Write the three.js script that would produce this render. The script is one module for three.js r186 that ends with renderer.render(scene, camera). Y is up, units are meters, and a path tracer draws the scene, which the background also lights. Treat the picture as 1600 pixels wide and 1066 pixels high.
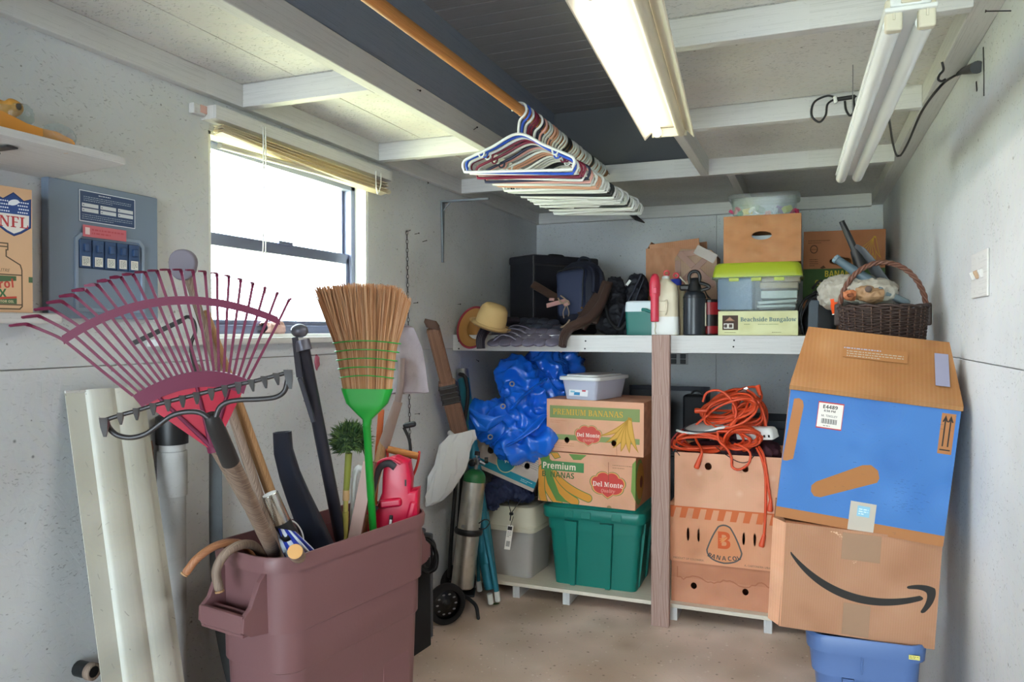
import * as THREE from 'three';
import { RoundedBoxGeometry } from 'three/addons/geometries/RoundedBoxGeometry.js';
import { mergeGeometries, toCreasedNormals, mergeVertices } from 'three/addons/utils/BufferGeometryUtils.js';
import { MarchingCubes } from 'three/addons/objects/MarchingCubes.js';
import { RectAreaLightUniformsLib } from 'three/addons/lights/RectAreaLightUniformsLib.js';
import { createNoise3D } from 'simplex-noise';

// ---------- camera, sky, exposure ----------
const scene = new THREE.Scene();
const FOCAL = 1167, EYE = new THREE.Vector3(0, 1.41, 0), YAW = 21.6 * Math.PI / 180, PITCH = -Math.atan(17 / FOCAL);
const camera = new THREE.PerspectiveCamera(2 * Math.atan(533 / FOCAL) * 180 / Math.PI, 1600 / 1066, 0.05, 60);
camera.position.copy(EYE);
camera.rotation.set(PITCH, YAW, 0, 'YXZ');
camera.updateMatrixWorld(true);
scene.background = new THREE.Color().setRGB(0.74, 0.90, 1.0);
scene.backgroundIntensity = 16;
const renderer = new THREE.WebGLRenderer({ antialias: true });
renderer.toneMapping = THREE.LinearToneMapping;
renderer.toneMappingExposure = 1.06;
renderer.shadowMap.enabled = true;
RectAreaLightUniformsLib.init();
const LAMP_WATTS = 22;
const sun = new THREE.DirectionalLight('#fff2d8', 70); // out of view behind the shed, lighting only the ground that bounces indoors
sun.position.set(-0.5, 9, -11.5); sun.target.position.set(-0.5, 0, -2);
Object.assign(sun.shadow.camera, { left: -14, right: 14, top: 14, bottom: -14, near: 0.5, far: 40 });
scene.add(sun, sun.target);

// ---------- helpers ----------
let seed = 7;
const rnd = () => { seed = (seed + 0x6D2B79F5) | 0; let t = Math.imul(seed ^ (seed >>> 15), 1 | seed); t = (t + Math.imul(t ^ (t >>> 7), 61 | t)) ^ t; return ((t ^ (t >>> 14)) >>> 0) / 4294967296; };
const rr_ = (a, b) => a + (b - a) * rnd();
const noise = createNoise3D(rnd);
const V = (x, y, z) => new THREE.Vector3(x, y, z);
const R = (d) => d * Math.PI / 180;
// a point seen at pixel (px, py) of the 1600 x 1066 frame, at a depth or on a plane
const ray = (px, py) => V((px - 800) / FOCAL, (533 - py) / FOCAL, -1).applyQuaternion(camera.quaternion);
const at = (px, py, d) => EYE.clone().addScaledVector(ray(px, py), d);
const onZ = (px, py, z) => { const r = ray(px, py); return EYE.clone().addScaledVector(r, z / r.z); };
const onX = (px, py, x) => { const r = ray(px, py); return EYE.clone().addScaledVector(r, x / r.x); };
const onY = (px, py, y) => { const r = ray(px, py); return EYE.clone().addScaledVector(r, (y - EYE.y) / r.y); };
const onPlane = (px, py, p0, n) => { const r = ray(px, py); return EYE.clone().addScaledVector(r, p0.clone().sub(EYE).dot(n) / r.dot(n)); };

const used = {};
const numbered = (n) => { const k = used[n] = (used[n] ?? -1) + 1; return k ? n + '_' + String(k).padStart(3, '0') : n; };
const OFFSET = new Map();
// a thing: a Group at its base; children built in world coordinates are shifted to it when world is set
function thing(name, label, category, base = [0, 0, 0], o = {}) {
  const g = new THREE.Group();
  g.name = numbered(name);
  const b = Array.isArray(base) ? V(...base) : base.clone();
  g.position.copy(b);
  if (o.rot) g.rotation.set(o.rot[0], o.rot[1], o.rot[2], o.order ?? 'YXZ');
  g.userData = { label, category };
  if (o.group) g.userData.group = o.group;
  if (o.world) OFFSET.set(g, b);
  scene.add(g);
  return g;
}
function structure(name) { const g = new THREE.Group(); g.name = name; g.userData = { kind: 'structure' }; scene.add(g); return g; }
const ATTR = ['position', 'normal', 'uv'];
function plain(g) {
  let n = g.index ? g.toNonIndexed() : g;
  if (!n.attributes.normal) n.computeVertexNormals();
  if (!n.attributes.uv) n.setAttribute('uv', new THREE.BufferAttribute(new Float32Array(n.attributes.position.count * 2), 2));
  for (const k of Object.keys(n.attributes)) if (!ATTR.includes(k)) n.deleteAttribute(k);
  n.morphAttributes = {};
  n.clearGroups();
  return n;
}
const join = (list) => list.length === 1 ? list[0] : mergeGeometries(list.map(plain), false);
// uv in metres from position, by the main direction of each triangle; grain: v runs along the longest side
function metreUV(g, grain) {
  const p = g.attributes.position, uv = new Float32Array(p.count * 2), a = V(), b = V(), c = V(), n = V();
  g.computeBoundingBox();
  const s = g.boundingBox.getSize(V()), L = s.x >= s.y && s.x >= s.z ? 0 : s.y >= s.z ? 1 : 2;
  for (let i = 0; i < p.count; i += 3) {
    a.fromBufferAttribute(p, i); b.fromBufferAttribute(p, i + 1); c.fromBufferAttribute(p, i + 2);
    n.subVectors(b, a).cross(c.clone().sub(a));
    const ax = Math.abs(n.x), ay = Math.abs(n.y), az = Math.abs(n.z), k = ax >= ay && ax >= az ? 0 : ay >= az ? 1 : 2;
    let [u, v] = k === 0 ? [2, 1] : k === 1 ? [0, 2] : [0, 1];
    if (grain && k !== L) { v = L; u = 3 - k - L; }
    [a, b, c].forEach((q, j) => { uv[(i + j) * 2] = q.getComponent(u); uv[(i + j) * 2 + 1] = q.getComponent(v); });
  }
  g.setAttribute('uv', new THREE.BufferAttribute(uv, 2));
}
function part(parent, name, geo, mat, label) {
  let g = Array.isArray(geo) ? join(geo) : geo;
  const keep = g.userData.keepUV, shared = g.userData.shared, first = Array.isArray(mat) ? mat[0] : mat;
  if (!shared && !Array.isArray(mat)) g = plain(g);
  const o = OFFSET.get(parent);
  if (o) g.translate(-o.x, -o.y, -o.z);
  if (!keep && !shared && (first.map || first.bumpMap)) metreUV(g, first.userData.grain);
  const m = new THREE.Mesh(g, mat);
  m.name = name;
  m.castShadow = m.receiveShadow = true;
  if (label) m.userData.label = label;
  if (o) OFFSET.set(m, o);
  parent.add(m);
  return m;
}
const keepUV = (g) => { g.userData.keepUV = true; return g; };
const box = (w, h, d, r = 0.003) => r > 0 ? new RoundedBoxGeometry(w, h, d, 1, Math.min(r, w / 2.01, h / 2.01, d / 2.01)) : new THREE.BoxGeometry(w, h, d);
const boxAt = (x0, x1, y0, y1, z0, z1, r = 0.002) => box(x1 - x0, y1 - y0, z1 - z0, r).translate((x0 + x1) / 2, (y0 + y1) / 2, (z0 + z1) / 2);
const UPV = V(0, 1, 0);
function rod(a, b, r1, r2 = r1, seg = 14) { const d = b.clone().sub(a), g = new THREE.CylinderGeometry(r2, r1, d.length(), seg); g.applyQuaternion(new THREE.Quaternion().setFromUnitVectors(UPV, d.clone().normalize())); return g.translate((a.x + b.x) / 2, (a.y + b.y) / 2, (a.z + b.z) / 2); }
function bar(a, b, w, t, face = V(0, 0, 1), r = 0.002) { // a flat bar from a to b, its broad side turned to face
  const y = b.clone().sub(a), L = y.length(); y.normalize();
  const z = face.clone().addScaledVector(y, -face.dot(y)).normalize(), x = y.clone().cross(z);
  return box(w, L, t, r).applyMatrix4(new THREE.Matrix4().makeBasis(x, y, z).setPosition((a.x + b.x) / 2, (a.y + b.y) / 2, (a.z + b.z) / 2));
}
const tube = (pts, r, o = {}) => new THREE.TubeGeometry(new THREE.CatmullRomCurve3(pts, !!o.closed, 'catmullrom', o.tension ?? 0.5), o.n ?? pts.length * 6, r, o.seg ?? 8, !!o.closed);
function capTube(pts, r, o = {}) { return [tube(pts, r, o), ball(pts[0], r * 0.99), ball(pts[pts.length - 1], r * 0.99)]; }
const ball = (p, r, sx = 1, sy = 1, sz = 1, seg = 12) => new THREE.SphereGeometry(r, seg, Math.max(6, seg * 0.7 | 0)).scale(sx, sy, sz).translate(p.x, p.y, p.z);
const lathe = (pts, seg = 28) => new THREE.LatheGeometry(pts.map(([r, y]) => new THREE.Vector2(r, y)), seg);
const along = (g, a, b) => g.applyQuaternion(new THREE.Quaternion().setFromUnitVectors(UPV, b.clone().sub(a).normalize())).translate(a.x, a.y, a.z);
const crease = (g, deg = 40) => toCreasedNormals(g, R(deg));
// skin through rings of equal length; each ring a closed loop of points
function loft(rings, o = {}) {
  const n = rings[0].length, pos = [], uv = [], idx = [];
  rings.forEach((r, j) => r.forEach((p, i) => { pos.push(p.x, p.y, p.z); uv.push(i / n, j / (rings.length - 1)); }));
  for (let j = 0; j + 1 < rings.length; j++) for (let i = 0; i < n; i++) { const a = j * n + i, b = j * n + (i + 1) % n, c = a + n, d = b + n; idx.push(a, c, b, b, c, d); }
  const cap = (j, flip) => { const c = rings[j].reduce((s, p) => s.add(p), V()).divideScalar(n), k = pos.length / 3; pos.push(c.x, c.y, c.z); uv.push(0.5, 0.5); for (let i = 0; i < n; i++) { const a = j * n + i, b = j * n + (i + 1) % n; flip ? idx.push(a, b, k) : idx.push(b, a, k); } };
  if (o.start) cap(0, true);
  if (o.end) cap(rings.length - 1, false);
  const g = new THREE.BufferGeometry();
  g.setAttribute('position', new THREE.Float32BufferAttribute(pos, 3));
  g.setAttribute('uv', new THREE.Float32BufferAttribute(uv, 2));
  g.setIndex(idx);
  g.computeVertexNormals();
  return crease(g, o.crease ?? 35);
}
function rring(w, d, r, y, n = 5) { // rounded rectangle in the XZ plane (turning so that lofts face outwards)
  const p = []; r = Math.min(r, w / 2, d / 2);
  [[1, 1, 0], [-1, 1, 1], [-1, -1, 2], [1, -1, 3]].forEach(([sx, sz, q]) => { for (let i = 0; i <= n; i++) { const a = (q + i / n) * Math.PI / 2; p.push(V(sx * (w / 2 - r) + r * Math.cos(a), y, sz * (d / 2 - r) + r * Math.sin(a))); } });
  return p;
}
// a hollow tub: levels of [y, width, depth, corner] from the bottom up, then the inside
function tub(levels, t = 0.004) {
  const out = levels.map(([y, w, d, r]) => rring(w, d, r, y));
  const inn = [...levels].reverse().map(([y, w, d, r], i) => rring(w - 2 * t, d - 2 * t, Math.max(0.004, r - t), i === levels.length - 1 ? y + t : y));
  return loft([...out, ...inn], { start: true, end: true });
}
const solid = (levels, o = {}) => loft(levels.map(([y, w, d, r]) => rring(w, d, r, y)), { start: true, end: true, ...o });
function shapeOf(pts) { return new THREE.Shape(pts.map(([x, y]) => new THREE.Vector2(x, y))); }
function extrude(shape, depth, bevel = 0, seg = 12) { return new THREE.ExtrudeGeometry(shape, { depth, curveSegments: seg, bevelEnabled: bevel > 0, bevelThickness: bevel, bevelSize: bevel, bevelSegments: 2 }); }
// cardboard panel in the XY plane, its printed face to +z, with round or slot holes [x, y, rx, ry]
function panel(w, h, t, holes = []) {
  const s = shapeOf([[-w / 2, -h / 2], [w / 2, -h / 2], [w / 2, h / 2], [-w / 2, h / 2]]);
  for (const [x, y, rx, ry] of holes) { const p = new THREE.Path(); p.absellipse(x, y, rx, ry, 0, Math.PI * 2); s.holes.push(p); }
  const g = extrude(s, t, 0, 10).translate(0, 0, -t), p = g.attributes.position, uv = g.attributes.uv;
  for (let i = 0; i < p.count; i++) uv.setXY(i, (p.getX(i) + w / 2) / w, (p.getY(i) + h / 2) / h);
  return keepUV(g);
}
const put = (g, x, y, z, rx = 0, ry = 0, rz = 0) => { const k = g.userData; g = g.applyMatrix4(new THREE.Matrix4().compose(V(x, y, z), new THREE.Quaternion().setFromEuler(new THREE.Euler(rx, ry, rz, 'YXZ')), V(1, 1, 1))); g.userData = k; return g; };
// smooth blob: balls [x, y, z, r] joined, then creased with ridged noise
function blob(balls, o = {}) {
  const res = o.res ?? 44, k = o.k ?? 0.03, bb = new THREE.Box3();
  for (const [x, y, z, r] of balls) bb.union(new THREE.Box3(V(x - r, y - r, z - r), V(x + r, y + r, z + r)));
  const c = bb.getCenter(V()), s = bb.getSize(V()), half = Math.max(s.x, s.y, s.z) / 2 * 1.15;
  const mc = new MarchingCubes(res, new THREE.MeshBasicMaterial(), false, false, 400000);
  mc.isolation = 0;
  for (let i = 0; i < res; i++) for (let j = 0; j < res; j++) for (let l = 0; l < res; l++) {
    const x = c.x + (i / res * 2 - 1) * half, y = c.y + (j / res * 2 - 1) * half, z = c.z + (l / res * 2 - 1) * half;
    let m = 1e9;
    for (const [bx, by, bz, r, fx = 1, fy = 1, fz = 1] of balls) {
      const d = (Math.hypot((x - bx) / fx, (y - by) / fy, (z - bz) / fz) - r) * Math.min(fx, fy, fz), h = Math.max(k - Math.abs(m - d), 0) / k;
      m = Math.min(m, d) - h * h * k / 4;
    }
    mc.field[l * res * res + j * res + i] = -m;
  }
  mc.update();
  let g = new THREE.BufferGeometry();
  g.setAttribute('position', new THREE.BufferAttribute(mc.positionArray.slice(0, mc.count * 3), 3));
  g.scale(half, half, half).translate(c.x, c.y, c.z);
  g = mergeVertices(g, 1e-5);
  g.computeVertexNormals();
  const p = g.attributes.position, n = g.attributes.normal, f = o.freq ?? 9, amp = o.amp ?? 0.012;
  for (let i = 0; i < p.count; i++) {
    const x = p.getX(i), y = p.getY(i), z = p.getZ(i), w = noise(x * 4, y * 4, z * 4 + 5) * 0.5;
    const e = (1 - 2 * Math.abs(noise(x * f + w, y * f - w, z * f))) * 0.65 + (1 - 2 * Math.abs(noise(x * f * 2.3 + 9, y * f * 2.3, z * f * 2.3 + w))) * 0.35;
    p.setXYZ(i, x + n.getX(i) * e * amp, y + n.getY(i) * e * amp, z + n.getZ(i) * e * amp);
  }
  g.computeVertexNormals();
  return g;
}

// ---------- textures and materials ----------
const canvas = (w, h, draw) => { const c = document.createElement('canvas'); c.width = w; c.height = h; draw(c.getContext('2d'), w, h); return c; };
const tex = (c, mx = 1, my = mx, color = true) => { const t = new THREE.CanvasTexture(c); t.wrapS = t.wrapT = THREE.RepeatWrapping; t.repeat.set(1 / mx, 1 / my); if (color) t.colorSpace = THREE.SRGBColorSpace; t.magFilter = THREE.LinearFilter; return t; };
const print = (w, h, draw) => { const t = tex(canvas(w, h, draw)); t.wrapS = t.wrapT = THREE.ClampToEdgeWrapping; return t; };
function M(color, rough = 0.7, o = {}) {
  const m = new THREE.MeshPhysicalMaterial({ roughness: rough, metalness: o.metal ?? 0, ...(o.physical ?? {}) });
  m.color.set(color);
  for (const k of ['map', 'bumpMap', 'bumpScale', 'roughnessMap', 'emissive', 'emissiveIntensity', 'side']) if (o[k] !== undefined) k === 'emissive' ? m.emissive.set(o[k]) : m[k] = o[k];
  if (o.grain) m.userData.grain = true;
  return m;
}
const fill = (g, w, h, c) => { g.fillStyle = c; g.fillRect(0, 0, w, h); };
function dashes(g, w, h, n, lo, hi, color, a0, a1, spread, lw = 1.4, angle = 0) {
  for (let i = 0; i < n; i++) {
    const x = rnd() * w, y = rnd() * h, a = angle + (rnd() - 0.5) * spread, l = rr_(lo, hi);
    g.strokeStyle = color; g.globalAlpha = rr_(a0, a1); g.lineWidth = rr_(0.6, lw);
    g.beginPath(); g.moveTo(x, y); g.quadraticCurveTo(x + Math.cos(a) * l / 2 + rr_(-2, 2), y + Math.sin(a) * l / 2 + rr_(-2, 2), x + Math.cos(a) * l, y + Math.sin(a) * l); g.stroke();
  }
  g.globalAlpha = 1;
}
function blots(g, w, h, n, r0, r1, colors, a) {
  for (let i = 0; i < n; i++) { const x0 = rnd() * w, y0 = rnd() * h, r = rr_(r0, r1), c = colors[i % colors.length]; for (const x of [x0 - w, x0, x0 + w]) for (const y of [y0 - h, y0, y0 + h]) { if (x + r < 0 || x - r > w || y + r < 0 || y - r > h) continue; const q = g.createRadialGradient(x, y, 0, x, y, r); q.addColorStop(0, c + a + ')'); q.addColorStop(1, c + '0)'); g.fillStyle = q; g.fillRect(x - r, y - r, 2 * r, 2 * r); } }
}
// painted strand board: pale paint with dark flecks between the strands and shallow relief
function strandboard(base, flecks, dark, clusters) {
  const pts = []; for (let i = 0; i < clusters; i++) pts.push([rnd() * 1024, rnd() * 1024, rr_(40, 130)]);
  const color = canvas(1024, 1024, (g, w, h) => {
    fill(g, w, h, base);
    blots(g, w, h, 60, 60, 260, ['rgba(255,255,255,', 'rgba(90,92,100,', 'rgba(150,140,120,'], 0.06);
    dashes(g, w, h, flecks, 3, 13, dark, 0.07, 0.32, 1.6, 1.4);
    for (const [x, y, r] of pts) for (let i = 0; i < r * 0.5; i++) { const a = rnd() * 6.3, q = Math.sqrt(rnd()) * r; g.globalAlpha = rr_(0.12, 0.42); g.strokeStyle = dark; g.lineWidth = rr_(0.8, 2.2); const X = x + Math.cos(a) * q * 1.6, Y = y + Math.sin(a) * q * 0.6, l = rr_(2, 9), b = rr_(-0.7, 0.7); g.beginPath(); g.moveTo(X, Y); g.lineTo(X + Math.cos(b) * l, Y + Math.sin(b) * l); g.stroke(); }
    g.globalAlpha = 1;
    blots(g, w, h, 26, 2, 5, ['rgba(40,38,38,'], 0.6);
  });
  const relief = canvas(1024, 1024, (g, w, h) => { fill(g, w, h, '#808080'); for (let i = 0; i < 2600; i++) { const v = rr_(96, 165) | 0; g.save(); g.translate(rnd() * w, rnd() * h); g.rotate(rnd() * 6.3); g.globalAlpha = 0.5; g.fillStyle = `rgb(${v},${v},${v})`; g.fillRect(-rr_(14, 40), -rr_(3, 10), rr_(28, 80), rr_(6, 20)); g.restore(); } });
  return { map: tex(color, 1.1), bumpMap: tex(relief, 1.1, 1.1, false), bumpScale: 0.0022 };
}
const wallLook = strandboard('#d3d6d9', 2600, '#3a3c40', 16), ceilLook = strandboard('#e1dfdb', 5200, '#1e1e1a', 46);
const lightWood = canvas(512, 1024, (g, w, h) => { fill(g, w, h, '#ffffff'); dashes(g, w, h, 420, 60, 340, '#777', 0.03, 0.14, 0.04, 3, Math.PI / 2); dashes(g, w, h, 60, 4, 14, '#222', 0.15, 0.4, 3, 1.6); });
const paintWood = { map: tex(lightWood, 0.25, 0.6) };
const grainOf = (base, dark, n = 260) => canvas(512, 1024, (g, w, h) => {
  fill(g, w, h, base);
  for (let i = 0; i < n; i++) { const x = rnd() * w, a = rr_(4, 22), p = rnd() * 6; g.strokeStyle = dark; g.globalAlpha = rr_(0.05, 0.3); g.lineWidth = rr_(0.8, 4); g.beginPath(); for (let y = 0; y <= h; y += 32) g.lineTo(x + Math.sin(y / h * 6.283 + p) * a, y); g.stroke(); }
  g.globalAlpha = 1;
});
const postGrain = canvas(512, 2048, (g, w, h) => {
  fill(g, w, h, '#a88b80');
  for (let i = -6; i < 22; i++) { g.strokeStyle = i % 2 ? '#7a4e44' : '#c4aca2'; g.globalAlpha = 0.42; g.lineWidth = rr_(5, 20); g.beginPath(); for (let y = 0; y <= h; y += 24) { const k = 256 + Math.sin(y / h * 6.283) * 60; let x = i * 28 + Math.sin(y / h * 12.566 + i * 0.2) * 26 + noise(i * 0.6, y * 0.002, 3) * 26; x += Math.sign(x - k) * 40 * Math.exp(-Math.pow((y - 1450) / 120, 2)) * Math.exp(-Math.pow((x - k) / 120, 2)); g.lineTo(x, y); } g.stroke(); }
  g.globalAlpha = 0.8; for (const y of [420, 900, 1450]) { g.fillStyle = '#5b3630'; g.beginPath(); g.ellipse(256 + Math.sin(y / h * 6.283) * 60, y, 16, 26, 0, 0, 7); g.fill(); }
  g.globalAlpha = 1; dashes(g, w, h, 900, 20, 90, '#3e2522', 0.05, 0.25, 0.06, 1.6, Math.PI / 2);
});
const concrete = canvas(1024, 1024, (g, w, h) => {
  fill(g, w, h, '#ead1c2');
  blots(g, w, h, 160, 30, 220, ['rgba(120,98,76,', 'rgba(225,214,205,', 'rgba(150,128,104,', 'rgba(196,180,170,'], 0.22);
  blots(g, w, h, 600, 1.5, 6, ['rgba(240,232,222,', 'rgba(70,58,48,'], 0.6);
  dashes(g, w, h, 90, 20, 120, '#6b5a4a', 0.05, 0.22, 6, 1.3);
});
const concreteBump = canvas(512, 512, (g, w, h) => { fill(g, w, h, '#888'); blots(g, w, h, 700, 2, 18, ['rgba(40,40,40,', 'rgba(230,230,230,'], 0.25); });
const corr = (base) => canvas(512, 512, (g, w, h) => { fill(g, w, h, base); blots(g, w, h, 40, 30, 160, ['rgba(255,230,200,', 'rgba(70,40,20,'], 0.07); g.globalAlpha = 0.03; for (let x = 0; x < w; x += 8) { g.fillStyle = x % 16 ? '#fff' : '#3a2010'; g.fillRect(x, 0, 4, h); } g.globalAlpha = 1; dashes(g, w, h, 60, 10, 60, '#5a3520', 0.05, 0.2, 6, 1.2); });
const scratch = (base, dark, n = 500) => canvas(512, 512, (g, w, h) => { fill(g, w, h, base); blots(g, w, h, 50, 20, 120, ['rgba(255,255,255,', 'rgba(20,20,20,'], 0.08); dashes(g, w, h, n, 4, 40, dark, 0.04, 0.22, 6, 1.4); });

const MAT = {
  wall: M('#ffffff', 0.78, wallLook), ceil: M('#ffffff', 0.8, ceilLook), trim: M('#d2d1cf', 0.7, { ...paintWood, grain: true }),
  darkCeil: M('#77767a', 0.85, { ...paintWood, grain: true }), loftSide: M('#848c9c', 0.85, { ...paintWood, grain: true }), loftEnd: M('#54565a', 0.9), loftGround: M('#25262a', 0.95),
  addedDark: M('#ffffff', 0.9, { map: tex(grainOf('#5e4a36', '#2b1f14'), 0.6, 1.2), grain: true }),  // dark ply added out of view to soak up bounce light
  unseen_lawn: M('#bcc29c', 0.95), unseen_apron: M('#b4bcc6', 0.9),
  floor: M('#ffffff', 0.85, { map: tex(concrete, 1.3), bumpMap: tex(concreteBump, 0.4, 0.4, false), bumpScale: 0.0015 }),
  post: M('#ffffff', 0.75, { map: tex(postGrain, 0.12, 1.1), grain: true }),
  deck: M('#e2d8c6', 0.8, { ...paintWood, grain: true }),
  nail: M('#2b2a2c', 0.5, { metal: 0.6 }), steel: M('#9a9a9c', 0.35, { metal: 0.9 }), darkSteel: M('#4c4a4b', 0.45, { metal: 0.7 }), iron: M('#3a3838', 0.55, { metal: 0.5 }),
  galv: M('#ffffff', 0.55, { metal: 0.5, map: tex(scratch('#6e757a', '#3c4248', 700), 0.3) }), zinc: M('#8a9299', 0.5, { metal: 0.5 }),
  black: M('#17181a', 0.45), blackMat: M('#1c1d20', 0.8), blackGloss: M('#0e0f11', 0.25), rubber: M('#1a1a1b', 0.9),
  white: M('#e9eae6', 0.5), whitePlastic: M('#e8ebe9', 0.35), cream: M('#d9d3bd', 0.45), grey: M('#85878b', 0.6), darkGrey: M('#3e4045', 0.6),
  clear: M('#eef4f4', 0.12, { physical: { transmission: 0.92, thickness: 0, ior: 1.3, specularIntensity: 0.6 } }),
  haze: M('#eceeee', 0.2, { physical: { transmission: 0.88, thickness: 0, ior: 1.3, specularIntensity: 0.5 } }),
  glass: M('#ffffff', 0.0, { physical: { transmission: 1, thickness: 0, specularIntensity: 0.4 } }),
  card: M('#ffffff', 0.88, { map: tex(corr('#b98260'), 0.35) }), cardDark: M('#ffffff', 0.88, { map: tex(corr('#9a6440'), 0.35) }), cardPeach: M('#ffffff', 0.88, { map: tex(corr('#e0a482'), 0.35) }), cardInside: M('#9b7350', 0.9),
  handleWood: M('#ffffff', 0.7, { map: tex(grainOf('#9b8676', '#3d2c22'), 0.12, 0.8), grain: true }), tanWood: M('#ffffff', 0.6, { map: tex(grainOf('#bd9468', '#5c3a1e'), 0.12, 0.8), grain: true }),
  redWood: M('#ffffff', 0.55, { map: tex(grainOf('#b9805a', '#5c3018'), 0.1, 0.9), grain: true }), orangeWood: M('#ffffff', 0.5, { map: tex(grainOf('#c98748', '#7a4316'), 0.1, 0.5), grain: true }),
  darkWood: M('#ffffff', 0.6, { map: tex(grainOf('#4a3226', '#1b100a'), 0.1, 0.5), grain: true }), oldBeam: M('#ffffff', 0.75, { map: tex(grainOf('#8f6a55', '#3d241a'), 0.1, 0.5), grain: true }),
};

// ---------- the room ----------
const XL = -1.755, XR = 0.41, ZB = -4.9, ZF = 2.6, HC = 2.215, HP = 2.14, T = 0.12, SEAM = 1.316, LOFT = 2.52;
const WIN = { z0: -2.755, z1: -1.84, y0: 1.385, y1: 2.04 };
{
  const gr = structure('ground'); part(gr, 'unseen_lawn', boxAt(-24, -1.9, -0.22, -0.12, -24, 24, 0), MAT.unseen_lawn); part(gr, 'unseen_apron', boxAt(-1.9, 24, -0.22, -0.12, -24, 24, 0), MAT.unseen_apron);  // ground out of view, there to bounce light in by window and door
  const floor = structure('floor');
  part(floor, 'concrete_slab', new THREE.BoxGeometry(XR - XL + 2 * T, 0.1, ZF - ZB + 2 * T).translate((XL + XR) / 2, -0.05, (ZF + ZB) / 2), MAT.floor);
  const sheet = (parent, x0, x1, y0, y1, z0, z1, m = MAT.wall) => part(parent, 'wall_sheet', boxAt(x0, x1, y0, y1, z0, z1, 0.0015), m), DARK_Z = -0.9;
  const t = 0.012, g = 0.0025;
  const wl = structure('wall_left');
  part(wl, 'wall_core', [
    boxAt(XL - T, XL - t, 0, WIN.y0, ZB - T, ZF + T, 0), boxAt(XL - T, XL - t, WIN.y1, LOFT + 0.1, ZB - T, ZF + T, 0),
    boxAt(XL - T, XL - t, WIN.y0, WIN.y1, ZB - T, WIN.z0, 0), boxAt(XL - T, XL - t, WIN.y0, WIN.y1, WIN.z1, ZF + T, 0)], MAT.trim);
  for (const [z0, z1] of [[ZB, -3.67], [-3.67, -1.1], [-1.1, DARK_Z]]) sheet(wl, XL - t, XL, 0, SEAM - g, z0 + g / 2, z1 - g / 2);
  for (const [p, x0, x1] of [[wl, XL - t, XL]]) sheet(p, x0, x1, 0, HC, DARK_Z, ZF, MAT.addedDark); // dark sheets added behind the camera to cut bounce on the left wall
  sheet(wl, XL - t, XL, SEAM, HC, ZB, WIN.z0); sheet(wl, XL - t, XL, SEAM, HC, WIN.z1, -1.1 - g); sheet(wl, XL - t, XL, SEAM, HC, -1.1, DARK_Z);
  sheet(wl, XL - t, XL, SEAM, WIN.y0, WIN.z0, WIN.z1); sheet(wl, XL - t, XL, WIN.y1, HC, WIN.z0, WIN.z1);
  const wr = structure('wall_right');
  part(wr, 'wall_core', boxAt(XR + t, XR + T, 0, LOFT + 0.1, ZB - T, ZF + T, 0), MAT.trim);
  for (const [z0, z1] of [[ZB, -2.46], [-2.46, DARK_Z]]) { sheet(wr, XR, XR + t, 0, 1.329 - g, z0, z1); sheet(wr, XR, XR + t, 1.329, HC, z0, z1); }
  sheet(wr, XR, XR + t, 0, HC, DARK_Z, ZF, MAT.addedDark);
  part(wl, 'paint_stain', blobless(onX(495, 566, XL), 0.02).scale(1, 1, 1), M('#a85a6a', 0.8), 'faint red paint smear');
  for (const [xa, ya, xb, yb2, w3] of [[1537, 74, 1538, 112, 0.006], [1538, 112, 1538, 150, 0.003], [1526, 128, 1527, 142, 0.006]]) part(wr, 'slit', bar(onX(xa, ya, XR), onX(xb, yb2, XR), w3, 0.004, V(-1, 0, 0), 0), MAT.black);
  const wb = structure('wall_back');
  part(wb, 'wall_core', boxAt(XL - T, XR + T, 0, LOFT + 0.1, ZB - T, ZB - t, 0), MAT.trim);
  for (const [x0, x1] of [[XL, -0.54], [-0.54, XR]]) { sheet(wb, x0, x1 - g, 0, SEAM - g, ZB - t, ZB); sheet(wb, x0, x1 - g, SEAM, HC, ZB - t, ZB); }
  const wf = structure('unseen_wall_front'); // out of view; wide doorway placed to light the room from the front
  part(wf, 'wall_core', [boxAt(XL - T, -1.6, 0, LOFT + 0.1, ZF, ZF + T, 0), boxAt(0.3, XR + T, 0, LOFT + 0.1, ZF, ZF + T, 0), boxAt(-1.6, 0.3, 2.12, LOFT + 0.1, ZF, ZF + T, 0)], MAT.addedDark);

  const ce = structure('ceiling');
  const cs = (x0, x1, z0, z1) => part(ce, 'ceiling_sheet', boxAt(x0, x1, HC, HC + 0.012, z0, z1, 0.001), z0 > DARK_Z - 0.1 ? MAT.addedDark : MAT.ceil);  // sheets behind the camera are added dark, against bounce light
  for (const [x0, x1] of [[XL, -1.515], [-1.512, -1.21]]) for (const [z0, z1] of [[-3.62, -2.795], [-2.79, -1.96], [-1.955, DARK_Z], [DARK_Z, ZF]]) cs(x0, x1, z0, z1);
  for (const [x0, x1] of [[XL, -0.335], [-0.33, XR]]) cs(x0, x1, ZB, -3.66);
  for (const [z0, z1] of [[-3.62, -2.78], [-2.775, -1.96], [-1.955, DARK_Z], [DARK_Z, ZF]]) cs(-0.44, XR, z0, z1);
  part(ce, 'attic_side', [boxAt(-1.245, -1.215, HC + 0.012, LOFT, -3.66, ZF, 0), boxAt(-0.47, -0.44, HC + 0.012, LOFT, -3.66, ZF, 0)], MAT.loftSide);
  part(ce, 'attic_end', boxAt(-1.215, -0.47, HC + 0.012, LOFT, -3.70, -3.66, 0), MAT.loftEnd); part(ce, 'attic_end', boxAt(-1.215, -0.47, HC, LOFT, ZF - 0.04, ZF, 0), MAT.loftEnd);
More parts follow.
